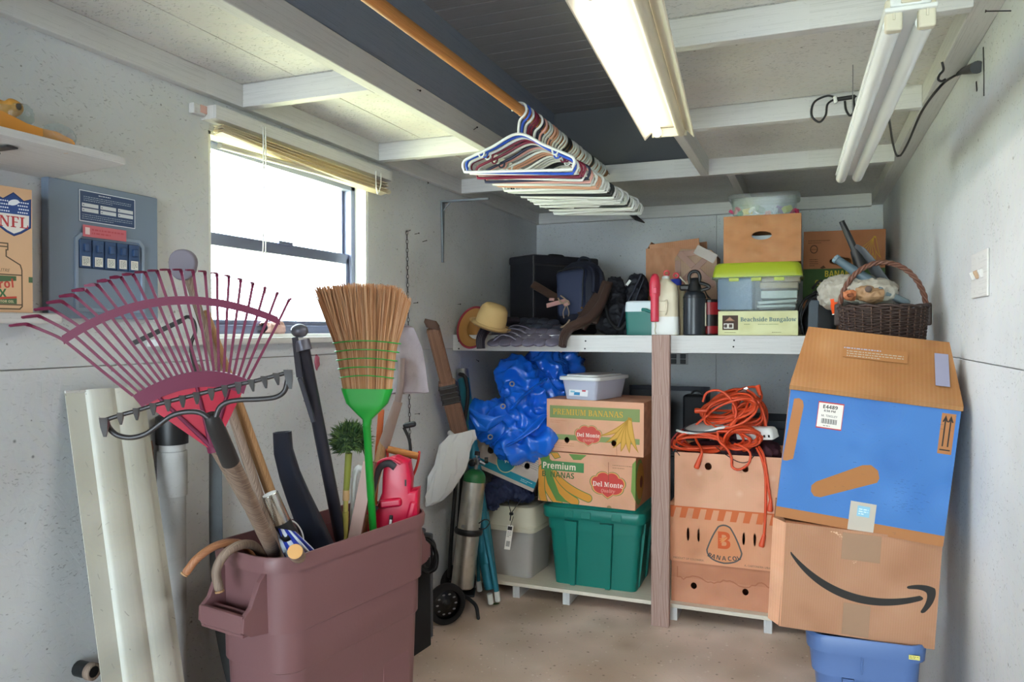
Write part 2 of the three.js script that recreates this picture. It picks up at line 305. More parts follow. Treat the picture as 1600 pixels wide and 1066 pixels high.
  for (let z = -3.66; z < ZF - 0.05; z += 0.0885) part(ce, 'plank', boxAt(-1.23, -0.455, LOFT, LOFT + 0.014, z, Math.min(ZF - 0.02, z + 0.0855), 0.003), MAT.darkCeil);
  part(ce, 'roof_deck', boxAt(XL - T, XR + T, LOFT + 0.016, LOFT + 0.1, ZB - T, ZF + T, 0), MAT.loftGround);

  // top plates, beam and rafters
  const beams = [
    [XL, XL + 0.03, HP, HC, ZB, ZF], [0.345, XR, 2.15, HC, ZB, ZF], [XL + 0.03, 0.345, HP, HC, ZB, ZB + 0.038],
    [-1.245, -1.207, HP, HC + 0.012, -3.62, ZF], [-0.475, -0.437, HP, HC + 0.01, -3.62, ZF], [XL + 0.03, 0.345, HP, HC + 0.012, -3.658, -3.62],
    [XL + 0.03, -1.245, HP, HC, -1.998, -1.96], [XL + 0.03, -1.245, HP, HC, -2.83, -2.792], [XL + 0.03, -1.245, HP, HC, -0.99, -0.952],
    [-0.437, 0.345, HP, HC, -1.998, -1.96], [-0.437, 0.345, HP, HC, -2.815, -2.777], [-0.437, 0.345, HP, HC, -0.99, -0.952], [-0.36, -0.322, HP, HC, ZB + 0.038, -3.658],
  ];
  beams.forEach(([x0, x1, y0, y1, z0, z1], i) => { const s = structure('trim_' + (i + 1)); part(s, 'timber', boxAt(x0, x1, y0, y1, z0, z1, 0.003), MAT.trim); });

  // window: dark metal frame with two sashes, a white-painted reveal and a sill board
  const w = structure('window_1'), { z0, z1, y0, y1 } = WIN, X0 = -1.862, X1 = -1.832, ym = 1.715;
  part(w, 'reveal', [boxAt(XL - T, XL - 0.002, y0, y0 + 0.012, z0, z1, 0.001), boxAt(XL - T, XL - 0.002, y1 - 0.012, y1, z0, z1, 0.001), boxAt(XL - T, XL - 0.002, y0, y1, z0, z0 + 0.012, 0.001), boxAt(XL - T, XL - 0.002, y0, y1, z1 - 0.012, z1, 0.001)], MAT.white);
  const fm = M('#8086a0', 0.45, { metal: 0.5 });
  part(w, 'window_frame', [boxAt(X0, X1 + 0.02, y0 + 0.012, y0 + 0.042, z0 + 0.012, z1 - 0.012), boxAt(X0, X1 + 0.02, y1 - 0.037, y1 - 0.012, z0 + 0.012, z1 - 0.012), boxAt(X0, X1 + 0.02, y0 + 0.012, y1 - 0.012, z0 + 0.012, z0 + 0.04), boxAt(X0, X1 + 0.02, y0 + 0.012, y1 - 0.012, z1 - 0.03, z1 - 0.012)], fm);
  part(w, 'sash', [boxAt(X0, X0 + 0.014, ym - 0.02, ym + 0.012, z0 + 0.04, z1 - 0.03), boxAt(X0, X0 + 0.014, ym, y1 - 0.03, z0 + 0.04, z0 + 0.055)], fm);
  part(w, 'sash', [boxAt(X1 - 0.014, X1 + 0.008, ym - 0.024, ym + 0.018, z0 + 0.036, z1 - 0.028), boxAt(X1 - 0.014, X1 + 0.008, y0 + 0.04, ym, z0 + 0.036, z0 + 0.062), boxAt(X1 - 0.014, X1 + 0.008, y0 + 0.04, y0 + 0.06, z0 + 0.036, z1 - 0.028), boxAt(X1 + 0.006, X1 + 0.018, ym + 0.014, ym + 0.026, -2.33, -2.25)], fm);
  part(w, 'pane', new THREE.BoxGeometry(0.004, y1 - ym - 0.03, z1 - z0 - 0.08).translate(X0 + 0.006, (ym + y1) / 2, (z0 + z1) / 2), MAT.glass);
  part(w, 'pane', new THREE.BoxGeometry(0.004, ym - y0 - 0.05, z1 - z0 - 0.08).translate(X1 - 0.004, (ym + y0) / 2 + 0.01, (z0 + z1) / 2), MAT.glass);
  part(w, 'window_sill', boxAt(XL - 0.06, XL + 0.05, y0 - 0.022, y0, z0 - 0.06, z1 + 0.24), MAT.trim);
}

// rolled-up slatted blind over the window
{
  const b = thing('window_blind', 'cream slatted blind pulled up and bunched above the window', 'blind', [XL + 0.05, 2.02, -2.33], { world: true });
  part(b, 'headrail', boxAt(XL, XL + 0.06, 2.062, 2.105, -2.86, -1.81), MAT.trim);
  const sm = M('#f0e6cc', 0.6, { physical: { transmission: 0.5, thickness: 0 } });
  for (let i = 0; i < 8; i++) {
    const y = 2.05 - i * 0.0032;
    const s = new THREE.BoxGeometry(0.036, 0.0024, 0.985, 1, 1, 24), q = s.attributes.position;
    for (let k = 0; k < q.count; k++) { const z = q.getZ(k), f = (z + 0.49) / 0.98; q.setXYZ(k, q.getX(k) + XL + 0.034 + (i % 3) * 0.004, q.getY(k) + y + (1 - f) * i * -0.0036 - 0.012 * Math.sin(f * 3.14) * (i / 8) + q.getX(k) * (i % 2 ? 0.22 : -0.12), z - 2.335); }
    s.computeVertexNormals();
    part(b, 'slat', s, sm);
  }
  part(b, 'bottom_rail', rod(V(XL + 0.036, 1.99, -1.85), V(XL + 0.036, 2.018, -2.87), 0.01), MAT.cream);
  part(b, 'cord', tube([V(XL + 0.062, 2.09, -2.02), V(XL + 0.064, 1.9, -2.02), V(XL + 0.06, 1.66, -2.02)], 0.0022), MAT.white);
  part(b, 'cord', tube([V(XL + 0.066, 2.09, -2.027), V(XL + 0.067, 1.9, -2.028), V(XL + 0.06, 1.5, -2.03)], 0.0018), MAT.white);
  part(b, 'cord', tube([V(XL + 0.062, 2.08, -2.72), V(XL + 0.066, 2.02, -2.715), V(XL + 0.062, 1.985, -2.735), V(XL + 0.064, 2.03, -2.755), V(XL + 0.062, 2.08, -2.76)], 0.002), MAT.white);
}

// ---------- lamps ----------
{
  const E = at(1046, 217, 2.4), dir = ray(1140, 454).normalize(), N = E.clone().addScaledVector(dir, -1.22), mid = E.clone().add(N).multiplyScalar(0.5);
  const L = thing('fluorescent_shop_light', 'lit fluorescent shop light with flared reflector hanging below the attic opening', 'ceiling light', mid);
  const z = dir.clone().negate(), x = V(0, 1, 0).cross(z).normalize(), y = z.clone().cross(x);
  L.quaternion.setFromRotationMatrix(new THREE.Matrix4().makeBasis(x, y, z));
  const wm = M('#e8e2d0', 0.45), len = 1.22, prof = [[-0.079, 0], [-0.079, 0.004], [-0.042, 0.04], [0.042, 0.04], [0.079, 0.004], [0.079, 0], [0.076, 0], [0.041, 0.036], [-0.041, 0.036], [-0.076, 0]];
  part(L, 'reflector', extrude(shapeOf(prof), len).translate(0, 0, -len / 2), wm);
  part(L, 'housing', box(0.075, 0.036, len, 0.004).translate(0, 0.058, 0), wm);
  for (const s of [-1, 1]) part(L, 'end_plate', [box(0.11, 0.028, 0.006, 0.002).translate(0, 0.02, s * (len / 2 - 0.004)), box(0.02, 0.03, 0.02, 0.004).translate(-0.036, 0.018, s * (len / 2 - 0.016)), box(0.02, 0.03, 0.02, 0.004).translate(0.036, 0.018, s * (len / 2 - 0.016))], MAT.cream);
  const glow = M('#ffffff', 0.4, { emissive: '#fffaf0', emissiveIntensity: 7 });
  part(L, 'lit_tube', rod(V(-0.036, 0.016, -0.58), V(-0.036, 0.016, 0.58), 0.014), glow, 'glowing white tube');
  part(L, 'dead_tube', rod(V(0.036, 0.016, -0.58), V(0.036, 0.016, 0.58), 0.014), MAT.cream, 'unlit cream tube');
  for (const zz of [-0.45, 0.5]) { const top = L.localToWorld(V(0, 0.076, zz)); L.updateMatrixWorld(true); const p = L.worldToLocal(V(L.localToWorld(V(0, 0.076, zz)).x, zz < 0 ? HC : LOFT, L.localToWorld(V(0, 0.076, zz)).z)); part(L, 'hanging_wire', rod(V(0, 0.074, zz), p, 0.0016, 0.0016, 6), MAT.steel); }
  const a = new THREE.RectAreaLight('#fffaf2', LAMP_WATTS, 0.12, 1.16);
  a.position.set(-0.004, -0.003, 0); a.rotation.x = -Math.PI / 2; L.add(a);

  // the second fixture, switched off, its wires hanging beside it
  const n2 = at(1424, 18, 1.2), f2 = at(1326, 276, 2.4), m2 = n2.clone().add(f2).multiplyScalar(0.5), l2 = n2.distanceTo(f2);
  const F = thing('fluorescent_batten', 'unlit white twin-tube batten light hanging beside the right wall', 'ceiling light', m2);
  const z2 = n2.clone().sub(f2).normalize(), x2 = V(0, 1, 0).cross(z2).normalize(), y2 = z2.clone().cross(x2);
  F.quaternion.setFromRotationMatrix(new THREE.Matrix4().makeBasis(x2, y2, z2));
  part(F, 'housing', [box(0.06, 0.04, l2, 0.004).translate(0, 0.032, 0), box(0.078, 0.008, l2, 0.003).translate(0, 0.008, 0)], MAT.whitePlastic);
  for (const s of [-1, 1]) part(F, 'tube', [rod(V(s * 0.024, -0.008, -l2 / 2 + 0.02), V(s * 0.024, -0.008, l2 / 2 - 0.03), 0.0145, 0.0145, 18), ball(V(s * 0.024, -0.008, -l2 / 2 + 0.02), 0.0143)], M('#eef2f0', 0.22));
  for (const s of [-1, 1]) part(F, 'socket', [box(0.026, 0.052, 0.018, 0.004).translate(s * 0.024, 0.002, l2 / 2 - 0.016), box(0.004, 0.03, 0.003, 0.001).translate(s * 0.024, 0.008, l2 / 2 - 0.006)], MAT.cream);
  part(F, 'end_cap', box(0.03, 0.03, 0.008, 0.002).translate(0, 0.03, l2 / 2), MAT.cream);
  F.updateMatrixWorld(true);
  for (const zz of [-0.5, 0.45]) { const q = F.localToWorld(V(0, 0.05, zz)); part(F, 'hanging_wire', rod(V(0, 0.05, zz), F.worldToLocal(V(q.x, HC, q.z)), 0.0015, 0.0015, 6), MAT.steel); }
}
{ // cords and small fittings of the ceiling
  const zf = -2.765;
  const c = thing('loose_flex', 'looped black flex and plug tied to the ceiling timber behind the unlit batten', 'cord', onZ(1300, 158, zf), { world: true });
  const P = (x, y, z = zf) => onZ(x, y, z);
  part(c, 'flex', [tube([P(1308, 153), P(1292, 150), P(1272, 160), P(1268, 180), P(1280, 191), P(1290, 180), P(1293, 163), P(1304, 155)], 0.0035), tube([P(1320, 158), P(1322, 172), P(1329, 181), P(1335, 170), P(1334, 154), P(1338, 150)], 0.0035)], MAT.black);
  part(c, 'plug', [rod(P(1304, 156), P(1336, 151), 0.007)], MAT.black);
  part(c, 'tie', [rod(P(1304.5, 151, zf + 0.004), P(1306, 161, zf + 0.004), 0.006)], MAT.white);
  const d = thing('mains_cable', 'black cord plugged into the right wall and run along the ceiling corner', 'cord', at(1500, 115, 1.75), { world: true });
  const W = (x, y) => onX(x, y, XR - 0.01), PL = (x, y) => onY(x, y, 2.146);
  part(d, 'plug', [rod(W(1527, 105), W(1505, 111), 0.016, 0.009), rod(W(1505, 111), W(1494, 117), 0.008, 0.005)], MAT.black);
  part(d, 'flex', [tube([W(1494, 117), at(1470, 134, 1.97), at(1440, 175, 2.14), at(1418, 225, 2.45), at(1404, 245, 2.62), at(1396, 228, 2.5), at(1389, 186, 2.15), at(1384, 172, 1.95)], 0.0035, { n: 60 })], MAT.black);
  const h = thing('cup_hook', 'small rusty cup hook screwed into the ceiling plate above the right wall', 'hook', at(1470, 112, 1.92), { world: true });
  part(h, 'hook', tube([at(1472, 97, 1.93), at(1474, 109, 1.93), at(1468, 117, 1.93), at(1466, 124, 1.93), at(1471, 127, 1.93), at(1477, 124, 1.93)], 0.003), MAT.iron);
}

// ---------- things on the left wall ----------
const text = (g, s, x, y, font, color, o = {}) => { g.save(); g.translate(x, y); if (o.rot) g.rotate(o.rot); if (o.sx) g.scale(o.sx, 1); g.font = font; g.fillStyle = color; g.textAlign = o.align ?? 'center'; g.textBaseline = 'middle'; if (o.stroke) { g.strokeStyle = o.stroke; g.lineWidth = o.lw ?? 6; g.lineJoin = 'round'; g.strokeText(s, 0, 0); } g.fillText(s, 0, 0); g.restore(); };
const path = (g, pts, close = true) => { g.beginPath(); pts.forEach(([x, y], i) => i ? g.lineTo(x, y) : g.moveTo(x, y)); if (close) g.closePath(); };
const greek = (g, x, y, w, n, dy, color, lw = 2) => { g.strokeStyle = color; g.lineWidth = lw; for (let i = 0; i < n; i++) { let q = x; const end = x + w * (i === n - 1 ? 0.6 : 1); while (q < end) { const l = rr_(6, 22); g.beginPath(); g.moveTo(q, y + i * dy); g.lineTo(Math.min(end, q + l), y + i * dy); g.stroke(); q += l + 5; } } };
{
  const XP = XL + 0.03, a = onX(76, 284, XP), b = onX(249, 492, XP), w = a.z - b.z, yb = 1.44, yt = 1.787, h = yt - yb, zc = (a.z + b.z) / 2, yc = (yt + yb) / 2;
  const p = thing('breaker_panel', 'grey-blue electrical breaker panel on the left wall', 'electrical panel', [XL, yb, zc], { rot: [0, Math.PI / 2, 0] });
  const gm = M('#7d8ea3', 0.5), gl = M('#8a9bb0', 0.5);
  part(p, 'cover', box(w, h, 0.026, 0.004).translate(0, h / 2, 0.014), gm);
  const fr = shapeOf([[-0.105, -0.11], [0.105, -0.11], [0.105, 0.075], [0.09, 0.09], [-0.09, 0.09], [-0.105, 0.075]]), hole = new THREE.Path(); hole.setFromPoints([[-0.098, -0.103], [-0.098, 0.07], [-0.086, 0.083], [0.086, 0.083], [0.098, 0.07], [0.098, -0.103]].map(([x, y]) => new THREE.Vector2(x, y))); fr.holes.push(hole);
  part(p, 'raised_frame', extrude(fr, 0.005, 0.001).translate(0.008, h / 2 - 0.045, 0.027), gl);
  part(p, 'rating_label', put(panel(0.172, 0.082, 0.001), 0.002, h - 0.058, 0.0285), new THREE.MeshStandardMaterial({ roughness: 0.4, map: print(512, 256, (g, W, H) => { fill(g, W, H, '#c7d2dd'); fill(g, W, H, '#2c466e'); g.strokeStyle = '#dfe7ee'; g.lineWidth = 8; g.strokeRect(6, 6, W - 12, H - 12); greek(g, 170, 28, 180, 1, 14, '#e8eef4', 7); greek(g, 40, 52, 430, 3, 15, '#b9c8d8', 4); for (let i = 0; i < 3; i++) for (let j = 0; j < 2; j++) { g.fillStyle = '#d9dfe4'; g.fillRect(26 + i * 160, 104 + j * 40, 142, 30); g.fillStyle = '#5b6a7c'; g.fillRect(34 + i * 160, 116 + j * 40, 10, 8); } greek(g, 26, 196, 460, 3, 16, '#b9c8d8', 4); }) }));
  part(p, 'red_strip', put(panel(0.13, 0.03, 0.001), -0.012, h - 0.122, 0.034), new THREE.MeshStandardMaterial({ roughness: 0.4, map: print(256, 40, (g, W, H) => { fill(g, W, H, '#d06a76'); fill(g, 26, H, '#d06a76'); g.fillStyle = '#f0dcdc'; g.fillRect(12, 8, 26, 24); greek(g, 50, 14, 190, 2, 12, '#c24854', 5); }) }));
  part(p, 'recess', box(0.186, 0.076, 0.003, 0.001).translate(0.004, h - 0.18, 0.028), M('#2b4467', 0.5));
  for (let i = 0; i < 5; i++) {
    const k = part(p, 'breaker', [box(0.034, 0.072, 0.008, 0.002).translate(-0.07 + i * 0.037, h - 0.18, 0.031), box(0.014, 0.02, 0.01, 0.002).translate(-0.07 + i * 0.037, h - 0.166, 0.037)], M('#33507a', 0.45));
    part(k, 'circuit_sticker', put(panel(0.023, 0.024, 0.0008), -0.07 + i * 0.037, h - 0.2, 0.0359), new THREE.MeshStandardMaterial({ roughness: 0.6, map: print(64, 64, (g) => { fill(g, 64, 64, '#e4e4dc'); greek(g, 8, 12, 48, 5, 10, '#50545c', 3); }) }));
  }
  // wall shelf and what lies on it
  const s = thing('wall_shelf', 'painted board shelf high on the left wall above the breaker panel', 'shelf', [XL, 1.785, -0.85], { world: true });
  const sh = shapeOf([[XL, 0.3], [-1.44, 0.3], [-1.44, 1.255], [-1.47, 1.262], [XL, 1.305]]);
  part(s, 'board', extrude(sh, 0.014, 0.001).rotateX(-Math.PI / 2).translate(0, 1.786, 0), MAT.trim);
  part(s, 'bracket', [bar(V(XL + 0.004, 1.78, -1.04), V(XL + 0.004, 1.6, -1.04), 0.025, 0.004, V(1, 0, 0)), bar(V(XL, 1.781, -1.04), V(-1.5, 1.781, -1.04), 0.025, 0.004, V(0, 1, 0)), bar(V(XL + 0.01, 1.66, -1.04), V(-1.54, 1.776, -1.04), 0.012, 0.004, V(0, 0, 1))], MAT.darkSteel);
  const d0 = 1.58, o = thing('orange_strap_pack', 'orange padded strap in a clear plastic sleeve at the edge of the wall shelf', 'strap', at(70, 225, d0), { world: true });
  const q = (x, y, d = d0) => at(x, y, d);
  part(o, 'strap', loft([[-40, 178, 15, 0.016], [0, 185, 12, 0.014], [40, 203, 10, 0.013], [60, 213, 13, 0.016], [85, 220, 14, 0.02], [104, 228, 12, 0.018], [108, 230, 6, 0.012]].map(([x, y, hh, t]) => { const c = q(x, y), r = []; for (let i = 0; i < 14; i++) { const a = i / 14 * Math.PI * 2; r.push(c.clone().addScaledVector(V(0.25, 1, 0.1).normalize(), Math.sin(a) * hh / FOCAL * d0).addScaledVector(V(0.9, 0, -0.4), Math.cos(a) * t)); } return r; }), { start: true, end: true, crease: 50 }), M('#d98a22', 0.6));
  part(o, 'clear_sleeve', blob([[...q(86, 210).toArray(), 0.022], [...q(104, 216).toArray(), 0.016]], { res: 26, amp: 0.002, freq: 40, k: 0.03 }), MAT.clear);
  const o2 = thing('plastic_bag', 'crumpled clear bag with something orange inside, on the wall shelf', 'bag', at(15, 175, 1.68), { world: true });
  part(o2, 'orange_lining', blob([[...at(-10, 172, 1.7).toArray(), 0.026], [...at(22, 168, 1.7).toArray(), 0.017]], { res: 24, amp: 0.004 }), M('#d99a3a', 0.6));
  part(o2, 'clear_film', blob([[...at(5, 185, 1.7).toArray(), 0.03], [...at(34, 180, 1.7).toArray(), 0.022]], { res: 26, amp: 0.006, freq: 30 }), MAT.clear);
  // ledge with the oil box
  const lg = thing('wall_ledge', 'narrow painted ledge on the left wall under the motor oil box', 'shelf', [XL, 1.42, -1.0], { world: true });
  part(lg, 'board', boxAt(XL, -1.665, 1.425, 1.45, -1.275, -0.5, 0.006), MAT.trim);
  const w2 = 0.15, h2 = 0.285, nb = thing('oil_box', 'tan cardboard motor oil box with football shield and oil bottle print', 'box', [XL + 0.04, 1.45, -1.135], { rot: [0, R(83), 0] });
  part(nb, 'carton', box(w2, h2, 0.06, 0.002).translate(0, h2 / 2, -0.001), MAT.card);
  part(nb, 'front_print', put(panel(w2, h2, 0.001), 0, h2 / 2, 0.0302), new THREE.MeshStandardMaterial({ roughness: 0.75, map: print(512, 973, (g, W, H) => {
    fill(g, W, H, '#d9b08a');
    // shield
    const S = [[250, 80], [300, 100], [340, 70], [375, 44], [412, 70], [452, 100], [502, 80], [500, 300], [430, 350], [376, 375], [322, 350], [252, 300]];
    path(g, S); g.fillStyle = '#2c4a86'; g.fill(); g.lineWidth = 9; g.strokeStyle = '#24386a'; g.stroke();
    g.fillStyle = '#e8ecf2'; for (let i = 0; i < 5; i++) for (let j = 0; j < 4; j++) { g.beginPath(); g.arc(268 + i * 16 + (j % 2) * 8, 112 + j * 26, 6, 0, 7); g.arc(418 + i * 16 - (j % 2) * 8, 112 + j * 26, 6, 0, 7); g.fill(); }
    g.beginPath(); g.ellipse(376, 118, 42, 22, -0.35, 0, 7); g.fill();
    path(g, [[262, 208], [490, 208], [488, 292], [424, 338], [376, 360], [328, 338], [264, 292]]); g.fillStyle = '#e6ded6'; g.fill();
    text(g, 'NFL', 376, 268, 'bold 118px serif', '#bc3d40', { sx: 0.9 });
    // bottle
    g.strokeStyle = '#5a4a38'; g.lineWidth = 9;
    path(g, [[170, 440], [330, 440], [330, 490], [318, 490], [318, 540], [420, 600], [432, 640], [432, 925], [414, 945], [60, 945], [44, 925], [44, 640], [60, 600], [170, 540], [170, 490], [158, 490], [158, 440]]); g.stroke(); path(g, [[158, 466], [330, 466]], false); g.stroke(); path(g, [[44, 680], [432, 680]], false); g.stroke(); path(g, [[44, 912], [432, 912]], false); g.stroke();
    text(g, 'FREE: 4 LITRE', 240, 648, 'italic 34px sans-serif', '#6b5a44');
    path(g, [[70, 690], [390, 690], [390, 725], [200, 745], [70, 770]]); g.fillStyle = '#4f6b4a'; g.fill();
    text(g, 'Castrol', 225, 760, 'bold 92px sans-serif', '#c24a3c', { rot: -0.09, sx: 0.95 });
    text(g, 'GTX', 230, 830, 'bold 96px sans-serif', '#3f6a45', { rot: -0.05 });
    path(g, [[60, 872], [392, 846], [392, 862], [60, 890]]); g.fillStyle = '#c24a3c'; g.fill();
    path(g, [[210, 878], [392, 862], [392, 906], [210, 906]]); g.fillStyle = '#4f6b4a'; g.fill(); text(g, 'MOTOR OIL', 300, 888, 'bold 26px sans-serif', '#d9c8a0');
    g.fillStyle = '#4f6b4a'; g.fillRect(482, 690, 30, 44);
  }) }));
  const sw = thing('wall_sensor', 'small pale pink box on the left wall left of the blind', 'sensor', onX(304, 172, XL), { world: true });
  part(sw, 'case', box(0.022, 0.032, 0.05, 0.004).translate(XL + 0.011, onX(304, 172, XL).y, onX(304, 172, XL).z), MAT.trim);
  part(sw, 'pink_face', box(0.003, 0.024, 0.026, 0.001).translate(XL + 0.0235, onX(308, 172, XL).y, onX(309, 173, XL).z), M('#d8aa9c', 0.6));
}
{ // grey shelf bracket, chain, nails
  const c = onX(690, 318, XL), b = thing('shelf_bracket', 'grey steel shelf bracket fixed alone to the left wall', 'bracket', [XL, c.y, c.z], { world: true });
  const tp = (p, q, w0, w1) => { const g = bar(p, q, 1, 0.003, V(1, 0, 0)); return g; };
  const leg = (a, d, n, L, w0, w1) => { const s = shapeOf([[-w0, 0], [w0, 0], [w1, L], [-w1, L]]), g = extrude(s, 0.006, 0.002).translate(0, 0, -0.003), x = d.clone().cross(n); return g.applyMatrix4(new THREE.Matrix4().makeBasis(x, d, n).setPosition(a)); };
  part(b, 'wall_leg', leg(V(XL + 0.006, 2.07, c.z), V(0, -1, 0), V(1, 0, 0), 0.31, 0.014, 0.005), MAT.zinc);
  part(b, 'shelf_leg', leg(V(XL + 0.002, 2.07, c.z), V(1, 0, 0), V(0, 1, 0), 0.26, 0.014, 0.006), MAT.zinc);
  part(b, 'brace', rod(V(XL + 0.006, 2.02, c.z), V(XL + 0.05, 2.066, c.z), 0.004), MAT.zinc);
  const ch = thing('hanging_chain', 'thin steel chain hanging from a nail on the left wall', 'chain', onX(637, 365, XL), { world: true });
  const links = []; const q0 = onX(636, 364, XL + 0.008), q1 = onX(641, 715, XL + 0.008);
  for (let i = 0; i < 52; i++) { const g = new THREE.TorusGeometry(0.0078, 0.0019, 5, 10).scale(0.62, 1.3, 1); if (i % 2) g.rotateY(Math.PI / 2); g.rotateY(0.6); const p = q0.clone().lerp(q1, i / 52); links.push(g.translate(p.x, p.y, p.z)); }
  const lk = part(ch, 'links', links, MAT.darkSteel); lk.userData.kind = 'stuff';
  part(ch, 'nail', rod(q0.clone().add(V(-0.006, 0.004, 0)), q0.clone().add(V(0.02, 0.012, 0.002)), 0.0018, 0.0018, 6), MAT.nail);
  const nail = (p, dir, l, where) => { const t = thing('nail', 'small rusty nail ' + where, 'nail', p, { world: true }); part(t, 'shank', [rod(p, p.clone().addScaledVector(dir, l), 0.0014, 0.0014, 6), rod(p.clone().addScaledVector(dir, l - 0.001), p.clone().addScaledVector(dir, l), 0.0034, 0.0034, 8)], MAT.nail); };
  const out = V(1, 0.1, 0.25).normalize();
  nail(onX(646, 474, XL), out, 0.028, 'in the left wall beside the broom top'); nail(onX(648, 366, XL), out, 0.028, 'in the left wall just right of the chain top'); nail(onX(660, 378, XL), V(1, 0.3, -0.2).normalize(), 0.024, 'bent upward between the chain and the steel bracket');
  nail(onX(648, 647, XL), out, 0.03, 'in the left wall right of the lower chain'); nail(onX(744, 562, XL), V(0.8, -0.2, 0.9).normalize(), 0.045, 'in the left wall under the shelf end'); nail(onX(715, 476, XL), out, 0.02, 'in the left wall above the straw hats');
  nail(onX(652, 140, -1.207), V(0.6, -0.35, 0.7).normalize(), 0.05, 'sticking out of the long beam left of the pole, the nearer one'); nail(onX(740, 203, -1.207), V(0.6, -0.05, 0.7).normalize(), 0.05, 'sticking out of the long beam just before the hangers');
  nail(onX(668, 284, XL + 0.03), V(0.5, -0.3, 0.8).normalize(), 0.05, 'in the left ceiling plate above the steel bracket'); nail(onX(1580, 17, XR), V(-1, 0.1, 0.1).normalize(), 0.05, 'high on the right wall above the black plug');
}
{ const p = onY(419, 523, WIN.y0 + 0.001); p.copy(onX(419, 514, XL - 0.04)); const t = thing('sill_rag', 'pinkish crumpled rag lying on the window sill', 'rag', [p.x, WIN.y0 + 0.012, p.z], { world: true }); part(t, 'cloth', blob([[p.x, WIN.y0 + 0.035, p.z, 0.028, 1, 0.7, 1.4], [p.x, WIN.y0 + 0.028, p.z - 0.05, 0.022]], { res: 28, amp: 0.008, freq: 18, k: 0.04 }), M('#c9a49a', 0.8)); }
{ // white ribbed panel leaning on the wall, pipe, galvanised strip
  const T1 = onX(101, 611, XL + 0.012), T2 = onX(224, 606, XL + 0.02), Bm = at(181, 1066, 1.84);
  const x = T2.clone().sub(T1), wd = x.length(); x.normalize();
  let y = T1.clone().sub(Bm).normalize(); const z = x.clone().cross(y).normalize(); y = z.clone().cross(x).normalize();
  const L = T1.y / y.y, p = thing('ribbed_panel', 'white ribbed metal panel leaning against the left wall', 'panel', T1.clone().addScaledVector(y, -L));
  p.quaternion.setFromRotationMatrix(new THREE.Matrix4().makeBasis(x, y, z));
  const pr = []; for (let i = 0; i <= 60; i++) { const u = i / 60, f = (c, r) => { const k = (u - c) / r; return Math.abs(k) < 1 ? Math.sqrt(1 - k * k) : 0; }; pr.push([u * wd, -0.019 * 0.75 * Math.max(Math.pow(f(0.415, 0.168), 0.6), Math.pow(f(0.742, 0.17), 0.6))]); }
  const sec = [...pr, ...[...pr].reverse().map(([a, b]) => [a, b + 0.0015])];
  part(p, 'sheet', crease(extrude(shapeOf(sec), L).rotateX(-Math.PI / 2), 30), M('#ffffff', 0.42, { map: tex(canvas(512, 512, (g, w, h) => { fill(g, w, h, '#cccdc2'); blots(g, w, h, 40, 20, 120, ['rgba(150,140,110,', 'rgba(255,255,255,'], 0.08); dashes(g, w, h, 70, 3, 20, '#44403a', 0.2, 0.5, 6, 2); }), 0.5) }));
  part(p, 'fold', box(wd, 0.006, 0.003, 0.001).translate(wd / 2, L - 0.003, 0.001), MAT.trim);

  const px = XL + 0.046, c = onX(269, 690, px), pi = thing('drain_pipe', 'white-painted wall pipe with a black coupling at its top, left of the brown bin', 'pipe', [px, 0, c.z], { world: true });
  const pm2 = M('#ffffff', 0.6, { map: tex(scratch('#b0b0ae', '#5a5046', 420), 0.4) });
  part(pi, 'pipe', lathe([[0.0, 0], [0.036, 0], [0.036, 1.13], [0, 1.13]]).translate(px, 0, c.z), pm2);
  part(pi, 'socket', lathe([[0.036, 0.93], [0.041, 0.932], [0.041, 1.06], [0.036, 1.062]]).translate(px, 0, c.z), pm2);
  part(pi, 'coupling', lathe([[0.036, 1.08], [0.044, 1.082], [0.044, 1.16], [0.036, 1.165], [0.0, 1.168]]).translate(px, 0, c.z), MAT.black, 'black rubber coupling');
  const foam = []; for (let i = 0; i < 46; i++) { const s = i % 2 ? 1 : -1; foam.push(...[blobless(V(XL + rr_(0, 0.006), 0.12 + i * 0.021 + rr_(0, 0.03), c.z + s * rr_(0.042, 0.062)), rr_(0.014, 0.03))]); }
  part(pi, 'foam_filler', foam, M('#b98f78', 0.9), 'pinkish crumbling filler');
  const gp = thing('galvanised_strip', 'weathered galvanised metal strip standing against the left wall, curving out behind the bin', 'metal strip', [XL + 0.03, 0, -1.75], { world: true });
  const pts = [onX(336, 690, XL + 0.012), onX(337, 780, XL + 0.014), onX(339, 880, XL + 0.018), onX(345, 970, XL + 0.024), onX(356, 1030, XL + 0.03), onX(372, 1090, XL + 0.036), onX(392, 1140, XL + 0.04)];
  pts[6].y = Math.max(pts[6].y, 0.01);
  const cv = new THREE.CatmullRomCurve3(pts), rings = [];
  for (let i = 0; i <= 24; i++) { const q = cv.getPoint(i / 24), s = V(0.84, 0, -0.54), n = V(0.54, 0, 0.84); rings.push([[-0.02, 0], [-0.02, 0.004], [0, 0.007], [0.02, 0.004], [0.02, 0], [0, 0.003]].map(([a, b]) => q.clone().addScaledVector(s, -a).addScaledVector(n, b))); }
  part(gp, 'strip', loft(rings, { start: true, end: true, crease: 20 }), MAT.galv);
  const fb = at(168, 1055, 1.9), ft = thing('pipe_stub', 'small dark pipe stub low on the left wall beside the ribbed panel', 'fitting', fb, { world: true });
  part(ft, 'stub', rod(V(XL, fb.y, fb.z), V(XL + 0.05, fb.y, fb.z), 0.02), MAT.black);
  part(ft, 'rim', lathe([[0.014, 0], [0.022, 0], [0.022, 0.016], [0.014, 0.016]]).rotateZ(-Math.PI / 2).translate(XL + 0.04, fb.y, fb.z), MAT.handleWood);
}
